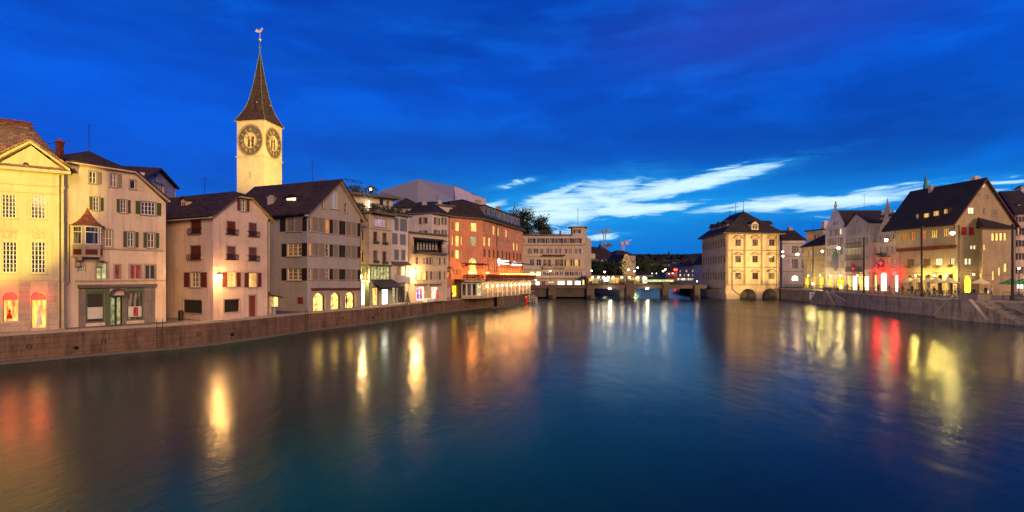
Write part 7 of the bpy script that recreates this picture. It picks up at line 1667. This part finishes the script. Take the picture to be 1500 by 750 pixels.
# masonry block with raking buttress and stair
def block(label, Ya, Yb, X, zt_, hgt):
    t_ = thing('quay_pier', label, 'stone pier', (X, (Ya+Yb)/2, 0)); k = MB(); k.box(X-.7, X+1.0, Yb, Ya, QR-.1, zt_); k.box(X-.78, X+1.08, Yb-.08, Ya+.08, zt_, zt_+.1); k.build('block', M_dstone, t_)
    Xo = X-1.9; k = MB(); f = 2.55; k.prism([(Xo, Ya+f, -1), (Xo, Yb-f, -1), (Xo, Yb-f, .35), (Xo, Yb-.1, QR), (Xo, Ya+.1, QR), (Xo, Ya+f, .35)], (1.9, 0, 0)); k.build('buttress', M_quayr, t_)
    k = MB(); k.prism([(Xo-.15, Ya+f+.15, .35), (Xo-.15, Ya+.1, QR+.02), (Xo-.15, Ya+.1, QR+.17), (Xo-.15, Ya+f+.15, .5)], (.5, 0, 0)); k.build('raking_coping', M_trim, t_); k = MB(); k.prism([(Xo-.15, Yb-f-.15, .35), (Xo-.15, Yb-.1, QR+.02), (Xo-.15, Yb-.1, QR+.17), (Xo-.15, Yb-f-.15, .5)], (.5, 0, 0)); k.build('raking_coping', M_trim, t_)
    return t_
block('dark stone block over a sloping buttress beside the river stairs', 72.8, 69.8, 64.2, QR+.85, 1)
t_ = thing('river_stairs', 'worn stone stairs going down to the water beside the sloping buttress', 'stairs', (64.6, 66.5, 0)); n = 15
for i in range(n):
    y1 = 69.6-.42*i; z = QR-(i+1)*.175; k = MB(); k.box(62.9, 66.0, y1-.42, y1, -1, z); k.build('step', M_quayr, t_)
k = MB(); k.box(62.5, 66.4, 60.5, 63.2, -1, .22); k.build('landing', M_dstone, t_)
block('small dark stone block with sloped buttress near the ochre house', 112.5, 109.5, 69.0, QR+.7, 1)
t_ = thing('river_stairs', 'narrow stone stair on the wall between small block and mast', 'stairs', (67.5, 104, 0)); k = MB(); k.prism([(67.6, 108, QR-.2), (67.6, 101.5, .2), (67.6, 101.5, -1), (67.6, 108, -1)], (1.5, .4, 0)); k.build('flight', M_quayr, t_); k = MB(); k.prism([(67.4, 108, QR), (67.4, 101.5, .5), (67.4, 101.5, .25), (67.4, 108, QR-.25)], (.3, 0, 0)); k.build('raking_coping', M_trim, t_)
c = W(1195, 431, 118); t_ = thing('wall_sign', 'white board with three dark dots on the right quay wall', 'sign', (70.0-.35, 118, c.z)); k = MB(); k.box(69.55, 69.65, 116.2, 119.8, .6, 2.4); k.build('board', M_whitefabric, t_)
k = MB()
for (y, z) in ((118.6, 1.9), (117.4, 1.9), (118.0, 1.1)): k.tube((69.5, y, z), (69.56, y, z), .22, n=10)
k.build('dots', M_iron, t_)

# street masts with span wires
def mast(px, X, ytop, label, Y=None):
    Y = X*FL/(px-CX); c = V2(X, Y); zt_ = W(px, ytop, Y).z; t_ = thing('street_mast', label, 'mast', (X, Y, QR)); k = MB(); k.lathe((X, Y, QR), [(.28, 0), (.26, .5), (.17, .6), (.15, 1.4), (.11, zt_-QR)], 8); k.build('pole', M_iron, t_)
    k = MB(); k.ball((X, Y, zt_+.1), .16); k.build('cap', M_iron, t_); return V2(X, Y)+Vector((0, 0, zt_))
m1 = mast(1191, 71.2, 359, 'tall slim dark street mast in front of the ochre house'); m2 = mast(1265.4, 67.5, 350, 'slim dark street mast in front of the grey balcony house'); m3 = mast(1350, 65.6, 333, 'tall dark street mast in front of the guild house arcade'); m4 = mast(1483, 67.3, 331, 'thick dark street mast beside the stair turret')
def wire(label, a, b, sag=.7):
    k = MB(); n = 10; pts = [a.lerp(b, i/n)-Vector((0, 0, sag*4*(i/n)*(1-i/n))) for i in range(n+1)]
    for p, q in zip(pts, pts[1:]): k.tube(p, q, .022, n=4, cap=False)
    tag(k.build('span_wire', M_iron), label, 'wire')
zz = lambda px, y, Y: W(px, y, Y)
wire('span wire from the mast beside the turret to the guild house mast', m4-Vector((0, 0, 6.5)), m3-Vector((0, 0, 6.0))); wire('span wire between guild house mast and balcony house mast', m3-Vector((0, 0, 7.2)), m2-Vector((0, 0, 4.8))); wire('span wire between balcony house mast and ochre house mast', m2-Vector((0, 0, 5.2)), m1-Vector((0, 0, 4.2)))
wire('span wire from ochre house mast to the town hall corner', m1-Vector((0, 0, 2.6)), Vector((72.6, 138.8, 12.6)))
wire('span wire from the guild house mast to its facade', m3-Vector((0, 0, 6.6)), Vector((78.0, 96, 12.2)))

LN = {}
def lamp(name, label, p, power, col=WARM, r=.2, bulb=None, post=None, bracket=None, kind='street lamp', group=None, hood=True, lr=None):
    t_ = thing(name, label, kind, p if post is None else (p.x, p.y, post), group); k = MB(); k.ball(p, r); k.build('globe', bulb or M_bulb, t_)
    if post is not None: k = MB(); k.lathe((p.x, p.y, post), [(.13, 0), (.12, .4), (.06, .6), (.05, p.z-r*.9-post)], 7); k.build('post', M_iron, t_)
    if bracket is not None: k = MB(); k.tube(p+Vector((0, 0, r)), p+Vector((0, 0, r+.35)), .03, n=5); k.tube(p+Vector((0, 0, r+.35)), bracket, .03, n=5); k.tube(p+Vector((0, 0, r+.1)), bracket-Vector((0, 0, .5)), .02, n=5); k.build('bracket', M_iron, t_)
    if hood: k = MB(); k.lathe(p+Vector((0, 0, r*.75)), [(r*1.25, 0), (r*1.0, r*.35), (r*.3, r*.8), (.02, r*1.1)], 8); k.build('hood', M_iron, t_)
    point_light('globe_light', p, power, col, lr or r*1.25, t_); return t_
# left bank
p = fDr.P(.02, -.8, W(312.7, 405, 46.6).z); lamp('wall_lantern', 'bright orange lantern on the corner of the pink house', p, 3000, (1, .50, .14), .24, bracket=fDr.P(.05, -.02, p.z+.5), kind='lantern')
p = fFs.P(fFs.L*.62, -.9, W(536, 405, 68).z); lamp('wall_lantern', 'bright lantern on the green shop corner beside the grey gable house', p, 4200, (1, .62, .22), .24, bracket=fFs.P(fFs.L*.62, 0, p.z+.5), kind='lantern')
p = fG.P(.35, -1.0, W(604, 398, 76.5).z); lamp('wall_lantern', 'dazzling lantern at the corner between blue-shutter and loggia houses', p, 6000, (1, .58, .17), .3, bracket=fG.P(.2, 0, p.z+.5), kind='lantern')
p = W(784.5, 409.5, 128); lamp('quay_lamp', 'small lamp over the landing beside the mooring poles', p, 60, (1, .7, .35), .16, post=QL, hood=True)
t_ = thing('light_box', 'white lit notice box at the end of the restaurant deck', 'light box', W(787, 415, 129)); a = W(784.3, 417.5, 129); b = W(790, 412.5, 129); k = MB(); k.box(a.x, b.x, 129, 129.2, a.z, b.z); k.build('panel', M_sign, t_); k = MB(); k.box((a.x+b.x)/2-.06, (a.x+b.x)/2+.06, 129.05, 129.15, QL, a.z); k.build('post', M_iron, t_)
for (px, y, Y, pw, lb, cc, bb) in ((806, 397, 149, 160, 'street lamp in front of the pale bridgehead house', (1, .75, .35), None), (866, 396.7, 190, 500, 'first far street lamp right of the bridgehead house', (1, .7, .3), None), (885.7, 398.4, 195, 500, 'second far street lamp before the dark trees under the cranes', (1, .8, .45), None),
        (920.7, 395, 215, 800, 'far street lamp glowing at the foot of the golden gabled house', (1, .7, .25), None), (929.5, 397, 222, 1400, 'greenish street lamp lighting the tree right of golden gabled house', (.75, 1, .3), None), (934, 392, 260, 300, 'tiny green lamp up the slope beside golden gabled house', (.7, 1, .5), None)):
    lamp('street_lamp', lb, W(px, y, Y), pw, cc, .32 if Y > 150 else .2, M_bulbw, post=QL if Y < 170 else 2.6, lr=.5)
proto = None
for px, y, h2, lb in ((955.3, 400.5, 0, 'leftmost thin bridge lamp pole on the far half'), (961.6, 400.5, 0, 'thin bridge lamp pole second from left'), (971.3, 397, 1, 'lit lamp pole on the far bridge half, left of the lit pair'), (974.7, 394.7, 1, 'lit lamp pole on the far bridge half, right of the lit pair'), (980, 401, 0, 'thin bridge lamp pole right of the lit pair'), (985.3, 400.5, 0, 'rightmost thin bridge lamp pole by the red sign')):
    p = W(px, y, 147); lamp('bridge_lamp', lb, p, 220 if h2 else 14, (1, .8, .45), .2 if h2 else .1, M_bulbw, post=zd, lr=.3 if h2 else .15)
p = W(1021, 412, 142); lamp('bridge_lamp', 'small lamp at the bridge end touching the town hall', p, 60, (1, .6, .25), .14, post=zd)
# right bank
for (px, y, X, pw, r, lb, br, cc) in ((1146.6, 368.8, 74.2, 120, .22, 'upper of two lamps hanging off the town hall right corner', 1, (1, .62, .22)), (1146.9, 375.2, 74.2, 120, .22, 'lower of two lamps hanging off the town hall right corner', 1, (1, .62, .22)), (1168, 372.6, 74.5, 620, .34, 'large warm lamp hanging before the white civic building', 1, (1, .55, .25)),
        (1204.6, 368, 75.5, 520, .24, 'lamp hanging by a cable before the ochre house', 1, (1, .70, .25)), (1228.3, 363.3, 74.5, 620, .28, 'lamp hanging by a cable before the stepped gable house', 1, (1, .78, .35)), (1298, 351.5, 75, 620, .28, 'yellow lamp hanging before the spired gable house', 1, (1, .80, .25))):
    Y = X*FL/(px-CX); p = W(px, y, Y); lamp('hanging_lamp', lb, p, pw, cc, r, bracket=Vector((XR-.1 if px > 1170 else X+.9, Y+(0 if px > 1170 else 2.2), p.z+.9)), lr=r*1.3)
Y = 73.0*FL/(1395.3-CX); p = W(1395.3, 341.3, Y); lamp('hanging_lamp', 'bright yellow lamp on a long arm off the guild house corner', p, 1900, (1, .82, .22), .30, M_bulb, bracket=fTg.P(.1, -.1, p.z+1.6), lr=.4)
p = W(1191, 414, 112); p.x = 70.4; p.y = 70.4*FL/(1191-CX); p.z = QR+1.5; lamp('flood_lamp', 'low dazzling lamp on the quay rail in front of the ochre house', p, 420, (1, .72, .30), .24, post=QR, lr=.35)
# lamps hidden inside arcades and shop fronts of the right bank (one per lit bay), they throw the yellow light over the pavement
for (px, X, pw, cc, lb) in ((1184, 77.0, 550, (1, .78, .18), 'small arcade lamp at the left arch of the ochre house'), (1201, 77.0, 550, (1, .78, .18), 'small arcade lamp at the right arch of the ochre house'), (1216, 76.8, 550, (1, .68, .22), 'small arcade lamp at the left arch of the stepped gable house'), (1231, 76.8, 550, (1, .68, .22), 'small arcade lamp at the right arch of the stepped gable house'), (1256, 76.6, 550, (1, .65, .25), 'small lamp over the shop windows of the balcony house'),
        (1341, 76.9, 2200, (1, .70, .13), 'small lamp between the left arches of the guild house'), (1368, 76.9, 2200, (1, .70, .13), 'small lamp between the middle arches of the guild house'), (1386, 76.9, 2200, (1, .70, .13), 'small lamp between the right arches of the guild house')):
    Y = X*FL/(px-CX); lamp('arcade_lamp', lb, Vector((X, Y, QR+3.4)), pw, cc, .12, bracket=Vector((XR, Y, QR+3.9)), lr=.16, kind='lamp', hood=False)
p = fTg.P(1.9, -1.1, QR+3.6); lamp('arcade_lamp', 'small lamp beside the lit gable arch of the guild house', p, 200, (1, .75, .22), .12, bracket=fTg.P(1.9, 0, QR+4.1), lr=.16, kind='lamp', hood=False)
p = V2(84, 84)+Vector((0, 0, QR+5.5)); lamp('street_lamp', 'street lamp between stair turret and right edge mast', W(1492.5, 393, 82), 220, (1, .60, .22), .16, post=QR)

# floodlights, and an added fill for the right bank
spot_light('baroque_flood', (-15, 9, 5.0), fA.P(-2.0, 0, 12.6), 82000, (1, .72, .085), 25, .3, .4)
spot_light('bank_fill', (-30, -12, 9), (78, 112, 8), 430000, (1, .68, .36), 36, .9, .8)  # added fill standing in for lamps on the left bank and bridge
spot_light('tower_flood', (-27, 98, 24), (-62.0, 131, 43), 215000, (1, .70, .13), 42, .5, .8)
spot_light('tower_flood', (-52, 98, 19), (-64.5, 131, 44), 20000, (1, .58, .24), 40, .6, .8)
spot_light('town_hall_flood', (72.5, 112, 3.6), (66.0, 137, 5.5), 80000, (1, .66, .20), 78, 1.0, .5)
spot_light('town_hall_flood', (62, 112, 1.6), (66, 137, 11), 7000, (1, .60, .24), 60, .9, .5)

# parasols
def parasol(name, label, p, r, m_, group=None, zt_=2.6):
    t_ = thing(name, label, 'parasol', p, group); k = MB(); n = 8; b = len(k.v)
    k.v.append(Vector(p)+Vector((0, 0, zt_+.0)))
    for i in range(n): an = 2*math.pi*i/n+.2; k.v.append(Vector(p)+Vector((r*math.cos(an), r*math.sin(an), zt_-.72)))
    for i in range(n): an = 2*math.pi*i/n+.2; k.v.append(Vector(p)+Vector((r*math.cos(an), r*math.sin(an), zt_-.90)))
    for i in range(n): j = (i+1) % n; k.f.append((0, 1+i, 1+j)); k.m.append(0); k.f.append((1+i, 1+n+i, 1+n+j, 1+j)); k.m.append(0)
    k.build('canopy', m_, t_); k = MB(); k.tube(p, Vector(p)+Vector((0, 0, zt_+.12)), .03, n=6); k.build('pole', M_wood, t_); k = MB(); k.lathe(p, [(.3, 0), (.28, .08), (.06, .12)], 8); k.build('base', M_iron, t_); return t_
for px, X, r, lb in ((1331, 73.5, 1.15, 'leftmost cream parasol in the guild house arcade row'), (1344.5, 73.5, 1.1, 'second cream parasol from the left before the guild house'), (1359.5, 73.0, 1.2, 'middle cream parasol of the five before the guild house'), (1373.8, 72.8, 1.2, 'fourth cream parasol before the guild house, right of centre'), (1391.3, 72.5, 1.2, 'rightmost cream parasol of the arcade row')):
    Y = X*FL/(px-CX); parasol('parasol', lb, (X, Y, QR), r, M_umb, 'cream parasols before the guild house', 3.05)
Y = 84; parasol('parasol', 'cream parasol standing alone before the stair turret', (at(1436, Y).x, Y, QR), 1.2, M_umb, None, 2.95)
parasol('parasol', 'green parasol left of the thick mast by the turret', (at(1481, 82).x, 82, QR), 1.45, M_umbg, None, 2.9); parasol('parasol', 'green parasol cut by the right picture edge', (at(1499.5, 82).x, 82, QR), 1.45, M_umbg, None, 2.95)
# cafe tables and chairs under them
def cafe_table(label, x, y):
    t_ = thing('cafe_table', label, 'table', (x, y, QR), 'cafe tables on the right quay'); k = MB(); k.lathe((x, y, QR+.7), [(.35, 0), (.36, .03)], 10); k.build('table_top', M_wood, t_); k = MB(); k.tube((x, y, QR), (x, y, QR+.7), .03, n=6); k.build('leg', M_iron, t_); return t_
def cafe_chair(x, y, rz, first=[]):
    lb = 'small dark cafe chair beside the parasol tables'
    if first: o = copy_thing(first[0], (x, y, QR), lb, rotz=rz); return o
    t_ = thing('cafe_chair', lb, 'chair', (0, 0, 0), 'cafe chairs on the right quay'); k = MB(); k.box(-.2, .2, -.2, .2, .43, .47); k.build('seat', M_woodb, t_); k = MB(); k.box(-.2, .2, .18, .21, .55, .88); k.build('backrest', M_woodb, t_)
    for sx in (-1, 1):
        for sy in (-1, 1): k = MB(); k.tube((sx*.17, sy*.17, 0), (sx*.17, sy*.17, .44 if sy < 0 else .88), .015, n=4); k.build('leg', M_iron, t_)
    t_.location = (x, y, QR); t_.rotation_euler = (0, 0, rz); first.append(t_)
rr = random.Random(41)
for px in (1331, 1344.5, 1359.5, 1373.8, 1391.3):
    X = 73; Y = X*FL/(px-CX)
    cafe_table('round cafe table under the cream parasols', X-.7, Y-.2)
    for a in (0.3, 2.2, 4.4): cafe_chair(X-.7+.75*math.cos(a), Y-.2+.75*math.sin(a), a-math.pi/2)

def person(label, p, h_, pose, cloth, legs, face, seed=0):
    """one continuous figure grown from a skeleton; pose: stand, walk, sit"""
    s = h_/1.75; J = []; E = []; Rd = []
    def j(x, y, z, r, par=None):
        J.append(Vector((x*s, y*s, z*s))); Rd.append(r*s); i = len(J)-1
        if par is not None: E.append((par, i))
        return i
    sit = pose == 'sit'; dz = -.42 if sit else 0
    pel = j(0, 0, .95+dz, .125); wa = j(0, .0, 1.10+dz, .115, pel); ch = j(0, .01, 1.30+dz, .135, wa); nb = j(0, .01, 1.46+dz, .07, ch); nk = j(0, -.005, 1.53+dz, .052, nb); hd = j(0, -.015, 1.62+dz, .083, nk); ht = j(0, -.005, 1.70+dz, .075, hd)
    j(0, -.095, 1.625+dz, .016, hd)
    st = .22 if pose == 'walk' else .03
    for sx in (-1, 1):
        hp = j(sx*.09, 0, .90+dz, .095, pel)
        if sit: kn = j(sx*.11, -.42, .52, .06, hp); an = j(sx*.11, -.45, .10, .042, kn); j(sx*.11, -.60, .04, .035, an)
        else: kn = j(sx*.10, -st*.6*sx-.02, .50, .06, hp); an = j(sx*.10, -st*sx, .09, .042, kn); j(sx*.10, -st*sx-.16, .035, .034, an)
        sh = j(sx*.17, .01, 1.41+dz, .062, ch); el = j(sx*.24, .03+.1*sx*(pose == 'walk'), 1.13+dz, .045, sh); wr = j(sx*.22, -.12 if not sit else -.26, .92+dz if not sit else .60, .032, el); hn = j(sx*.215, -.16 if not sit else -.36, .86+dz if not sit else .57, .030, wr)
    me = bpy.data.meshes.new('person'); me.from_pydata(J, E, []); o = bpy.data.objects.new('person', me); COL.objects.link(o); mo = o.modifiers.new('skin', 'SKIN'); mo.use_smooth_shade = True
    for v, r in zip(me.skin_vertices[0].data, Rd): v.radius = (r, r)
    me.skin_vertices[0].data[0].use_root = True; o.modifiers.new('sub', 'SUBSURF').levels = 1
    dg = bpy.context.evaluated_depsgraph_get(); bpy.context.view_layer.update(); m2_ = bpy.data.meshes.new_from_object(o.evaluated_get(dg)); bpy.data.objects.remove(o)
    m2_.materials.clear()
    for m_ in (cloth, legs, M_skin): m2_.materials.append(m_)
    for pl in m2_.polygons:
        z = pl.center.z/s-dz; x = abs(pl.center.x/s); pl.material_index = 2 if z > 1.5 or (x > .18 and z < .93 and z > .78) else (0 if z > .93 else 1); pl.use_smooth = True
    o = bpy.data.objects.new('person', m2_); COL.objects.link(o); o.location = p; o.rotation_euler = (0, 0, face); LOCS[o.name] = Vector(p); tag(o, label, 'person')
    k = MB(); k.v = []; k.ball((0, .012*s, (1.675+dz)*s), .098*s, 10); me = bpy.data.meshes.new('hair'); me.from_pydata(k.v, [], k.f); me.materials.append(M_hair); hr = bpy.data.objects.new('hair', me); COL.objects.link(hr); hr.parent = o
    return o
M_c1 = plain('dark_coat', (.02, .022, .035, 1), .8); M_c2 = plain('pale_shirt', (.45, .42, .40, 1), .8); M_c3 = plain('blue_jeans', (.03, .045, .09, 1), .8); M_c4 = plain('brown_jacket', (.10, .06, .04, 1), .8)
def on(px, X): return (X, X*FL/(px-CX), QR)
person('person in pale shirt standing at the railing, left of a pair before the arcade', on(1361.3, 66.2), 1.72, 'stand', M_c2, M_c3, R(70)); person('person in dark coat standing at the railing, right of the pair', on(1368.5, 66.4), 1.78, 'walk', M_c1, M_c3, R(250))
person('person in dark coat sitting on the dark stone block', (64.2, 71.2, QR+.95-.5+.06), 1.72, 'sit', M_c1, M_c1, R(-80)); person('person in brown jacket walking left near the balcony house', on(1241.5, 70.5), 1.75, 'walk', M_c4, M_c1, R(90))
person('person in pale shirt walking before the lone parasol', (at(1452, 82).x, 82, QR), 1.7, 'walk', M_c2, M_c1, R(80)); person('person in dark coat seated at the arcade cafe tables', (73.2, 73.9*FL/(1380-CX), QR+.02), 1.7, 'sit', M_c4, M_c1, R(60))
person('person in dark coat standing by the middle glowing arch of the grey house', fEr.P(fEr.sz(502, 450)[0], -.6, QL), 1.75, 'stand', M_c1, M_c1, R(-60))
person('person in brown jacket standing near the narrow maroon annex', fG.P(fG.L+.1, -.9, QL), 1.72, 'stand', M_c4, M_c1, R(-40))
# white covered boat hull shape on the left quay, bin by the pink house
t_ = thing('covered_bench', 'long low white tarpaulin-covered bench on the left quay wall', 'bench', at(636, 80)+Vector((0, 0, QL))); a, b = at(622, 79), at(651, 86); d = (b-a).normalized(); nn = Vector((d.y, -d.x, 0)); k = MB(); z0 = QL+.03
prof = [(-.35, 0), (.35, 0), (.33, .35), (.12, .52), (-.15, .5), (-.34, .33)]; k.prism([a+nn*x+Vector((0, 0, z0+z)) for x, z in prof], b-a); k.build('cover', M_whitefabric, t_)
c = at(265, 46.8)+Vector((0, 0, QL)); t_ = thing('litter_bin', 'small dark litter bin against the pink house wall', 'bin', c); k = MB(); k.lathe(c, [(.16, 0), (.2, .05), (.22, .75), (.24, .8)], 10); k.build('body', M_iron, t_); k = MB(); k.lathe(c+Vector((0, 0, .8)), [(.25, 0), (.2, .1), (.05, .16)], 10); k.build('lid', M_iron, t_)

# ------------------------------------------------------------------ roof fittings
def aerial(label, p, hh=2.4):
    t_ = thing('roof_aerial', label, 'aerial', p); k = MB(); p = Vector(p); k.tube(p-Vector((0, 0, .6)), p+Vector((0, 0, hh)), .025, n=4)
    for z, L in ((hh-.15, .9), (hh-.45, .7), (hh-.75, .5)): k.tube(p+Vector((-L/2, 0, z)), p+Vector((L/2, .1, z)), .015, n=4)
    k.build('mast', M_iron, t_)
def stack(name_parent, p, w_, hh, m_=None):
    k = MB(); x, y, z = p; k.box(x-w_/2, x+w_/2, y-w_/2, y+w_/2, z-1.0, z+hh); k.box(x-w_/2-.07, x+w_/2+.07, y-w_/2-.07, y+w_/2+.07, z+hh, z+hh+.12)
    for dx in (-.22, .22): k.tube((x+dx*w_, y, z+hh+.1), (x+dx*w_, y, z+hh+.42), .09*w_+.03, n=6)
    t_ = bpy.data.objects.get(name_parent); o = k.build('chimney', m_ or M_tilered, t_); return o
aerial('thin aerial on the ridge of the oriel house', W(130.5, 221, 45.5)); aerial('thin aerial on the ridge of the pink house, near the clock tower', W(300, 280, 58), 1.6)
aerial('thin aerial on the grey gable house ridge', W(458, 268.5, 66), 3.0); aerial('aerial on the attic of the white house under the tarpaulin', W(640, 300, 93), 1.8); aerial('aerial over the mansard roof of the hotel', W(752, 316, 118), 1.8)
aerial('tall aerial on the roof of the grey balcony house', W(1266, 318, 116), 5.2); aerial('aerial on the attic storey of the ochre house', W(1192, 338, 139), 4); aerial('aerial on the lilac attic roof at the right edge', W(1483, 292, 116), 3.4)
stack('salmon_hotel', W(700, 300, 104), 1.1, .7, M_grey); stack('salmon_hotel', W(730, 309, 112), 1.0, .7, M_grey); stack('lilac_house', W(622, 300, 93), .8, .5, M_grey); stack('grey_gable_house', W(472, 271, 68.5), .6, .35, M_tilered)
stack('balcony_house', W(1268, 322, 116), 1.0, 1.0, M_beige); stack('spired_gable_house', W(1310, 325, 113), 1.0, 1.0, M_beige); stack('white_civic_house', W(1157, 338, 163), 1.2, .9, M_grey)
# gutters and downpipes on the near houses
for hn, f, z in (('pink_house', fDr, None), ('grey_gable_house', fEr, None), ('grey_gable_house', fEl, None)):
    r_ = bpy.data.objects.get(hn); u = f.L-.12 if f is not fEl else .15; zt_ = (ed[1] if hn == 'pink_house' else eE[1])-.3; k = MB(); k.tube(f.P(u, -.1, zt_), f.P(u, -.1, QL), .045, n=6); k.build('downpipe', M_trimdark, r_)
# more people on the right quay (tiny in the picture)
src = [o for o in bpy.data.objects if o.get('category') == 'person']
spots = [(1322, 72, 0, .2), (1336, 71.5, 1, 2.0), (1350, 74.5, 2, .9), (1379, 71.2, 0, 4.0), (1399, 72.2, 1, 1.2), (1405, 71.5, 0, 3.0), (1444, 74.5, 1, 5.0), (1287, 72.5, 1, 2.2), (1303, 73.5, 0, .5), (1258, 72, 1, 1.4), (1232, 73, 0, 2.9), (1206, 73.5, 1, .3)]
stand = [o for o in src if 'sit' not in o['label'] and 'seated' not in o['label']]
names = ['leftmost cream parasol', 'second cream parasol', 'middle cream parasol', 'fourth cream parasol', 'rightmost cream parasol of the row', 'corner drainpipe of the guild house', 'lone cream parasol by the turret', 'bright entrance of the spired gable house', 'red ball lantern', 'shop windows of the balcony house', 'right arch of the stepped gable house', 'right arch of the ochre house']
for (px, X, q, rz), nm in zip(spots, names):
    s_ = stand[(q*2+len(nm)) % len(stand)]; o = copy_thing(s_, (X, X*FL/(px-CX), QR), 'small standing figure near the '+nm, rotz=rz)

# iron ladders, mooring rings and drain outlets on the long left wall
def ladder(label, px):
    for a, b in zip(LQ, LQ[1:]):
        p0, p1 = CX+FL*a.x/max(a.y, 1), CX+FL*b.x/max(b.y, 1)
        if a.y > 20 and p0 <= px <= p1:
            u = (px-p0)/(p1-p0); c = a.lerp(b, u); dv = (b-a).normalized(); nn = Vector((dv.y, -dv.x, 0)); t_ = thing('wall_ladder', label, 'ladder', c); k = MB()
            for s in (-.2, .2): k.tube(c+dv*s+nn*.14+Vector((0, 0, -.3)), c+dv*s+nn*.14+Vector((0, 0, QL+.5)), .025, n=5)
            for i in range(9): k.tube(c-dv*.2+nn*.14+Vector((0, 0, .05+i*.27)), c+dv*.2+nn*.14+Vector((0, 0, .05+i*.27)), .018, n=4)
            k.build('rungs', M_iron, t_); return
ladder('iron ladder on the brown embankment wall below the oriel house', 232); ladder('iron ladder on the brown embankment wall below the grey gable house', 447); ladder('iron ladder on the brown embankment wall below the loggia house', 618)
def wall_at(px):
    for a, b in zip(LQ, LQ[1:]):
        p0, p1 = CX+FL*a.x/max(a.y, 1), CX+FL*b.x/max(b.y, 1)
        if a.y > 20 and p0 <= px <= p1: c = a.lerp(b, (px-p0)/(p1-p0)); dv = (b-a).normalized(); return c, dv, Vector((dv.y, -dv.x, 0))
for i, px in enumerate((40, 150, 290, 370, 500, 590)):
    c, dv, nn = wall_at(px); z = 1.1; k = MB(); n = 12
    for q in range(n): a0, a1 = 6.283*q/n, 6.283*(q+1)/n; k.tube(c+nn*.06+dv*(.14*math.cos(a0))+Vector((0, 0, z+.14*math.sin(a0))), c+nn*.06+dv*(.14*math.cos(a1))+Vector((0, 0, z+.14*math.sin(a1))), .02, n=4, cap=False)
    tag(k.build('mooring_ring', M_iron), 'iron mooring ring on the brown embankment wall', 'ring', 'mooring rings along the left embankment')
for px, lb in ((110, 'dark drain outlet in the embankment wall below the yellow house corner'), (338, 'dark drain outlet in the embankment wall below the pink house'), (545, 'dark drain outlet in the wall below the terrace house')):
    c, dv, nn = wall_at(px); k = MB(); k.tube(c-nn*.1+Vector((0, 0, .75)), c+nn*.12+Vector((0, 0, .72)), .14, n=10); tag(k.build('drain_outlet', M_iron), lb, 'pipe')

for px, y in ((14.5, 434), (57, 433)):
    u, z = fA.sz(px, y); o = point_light('added_red_light', fA.P(u, -.3, z), 50, (1, .05, .02), .36); o.parent = None  # unseen red lights added before the arches to redden their reflection
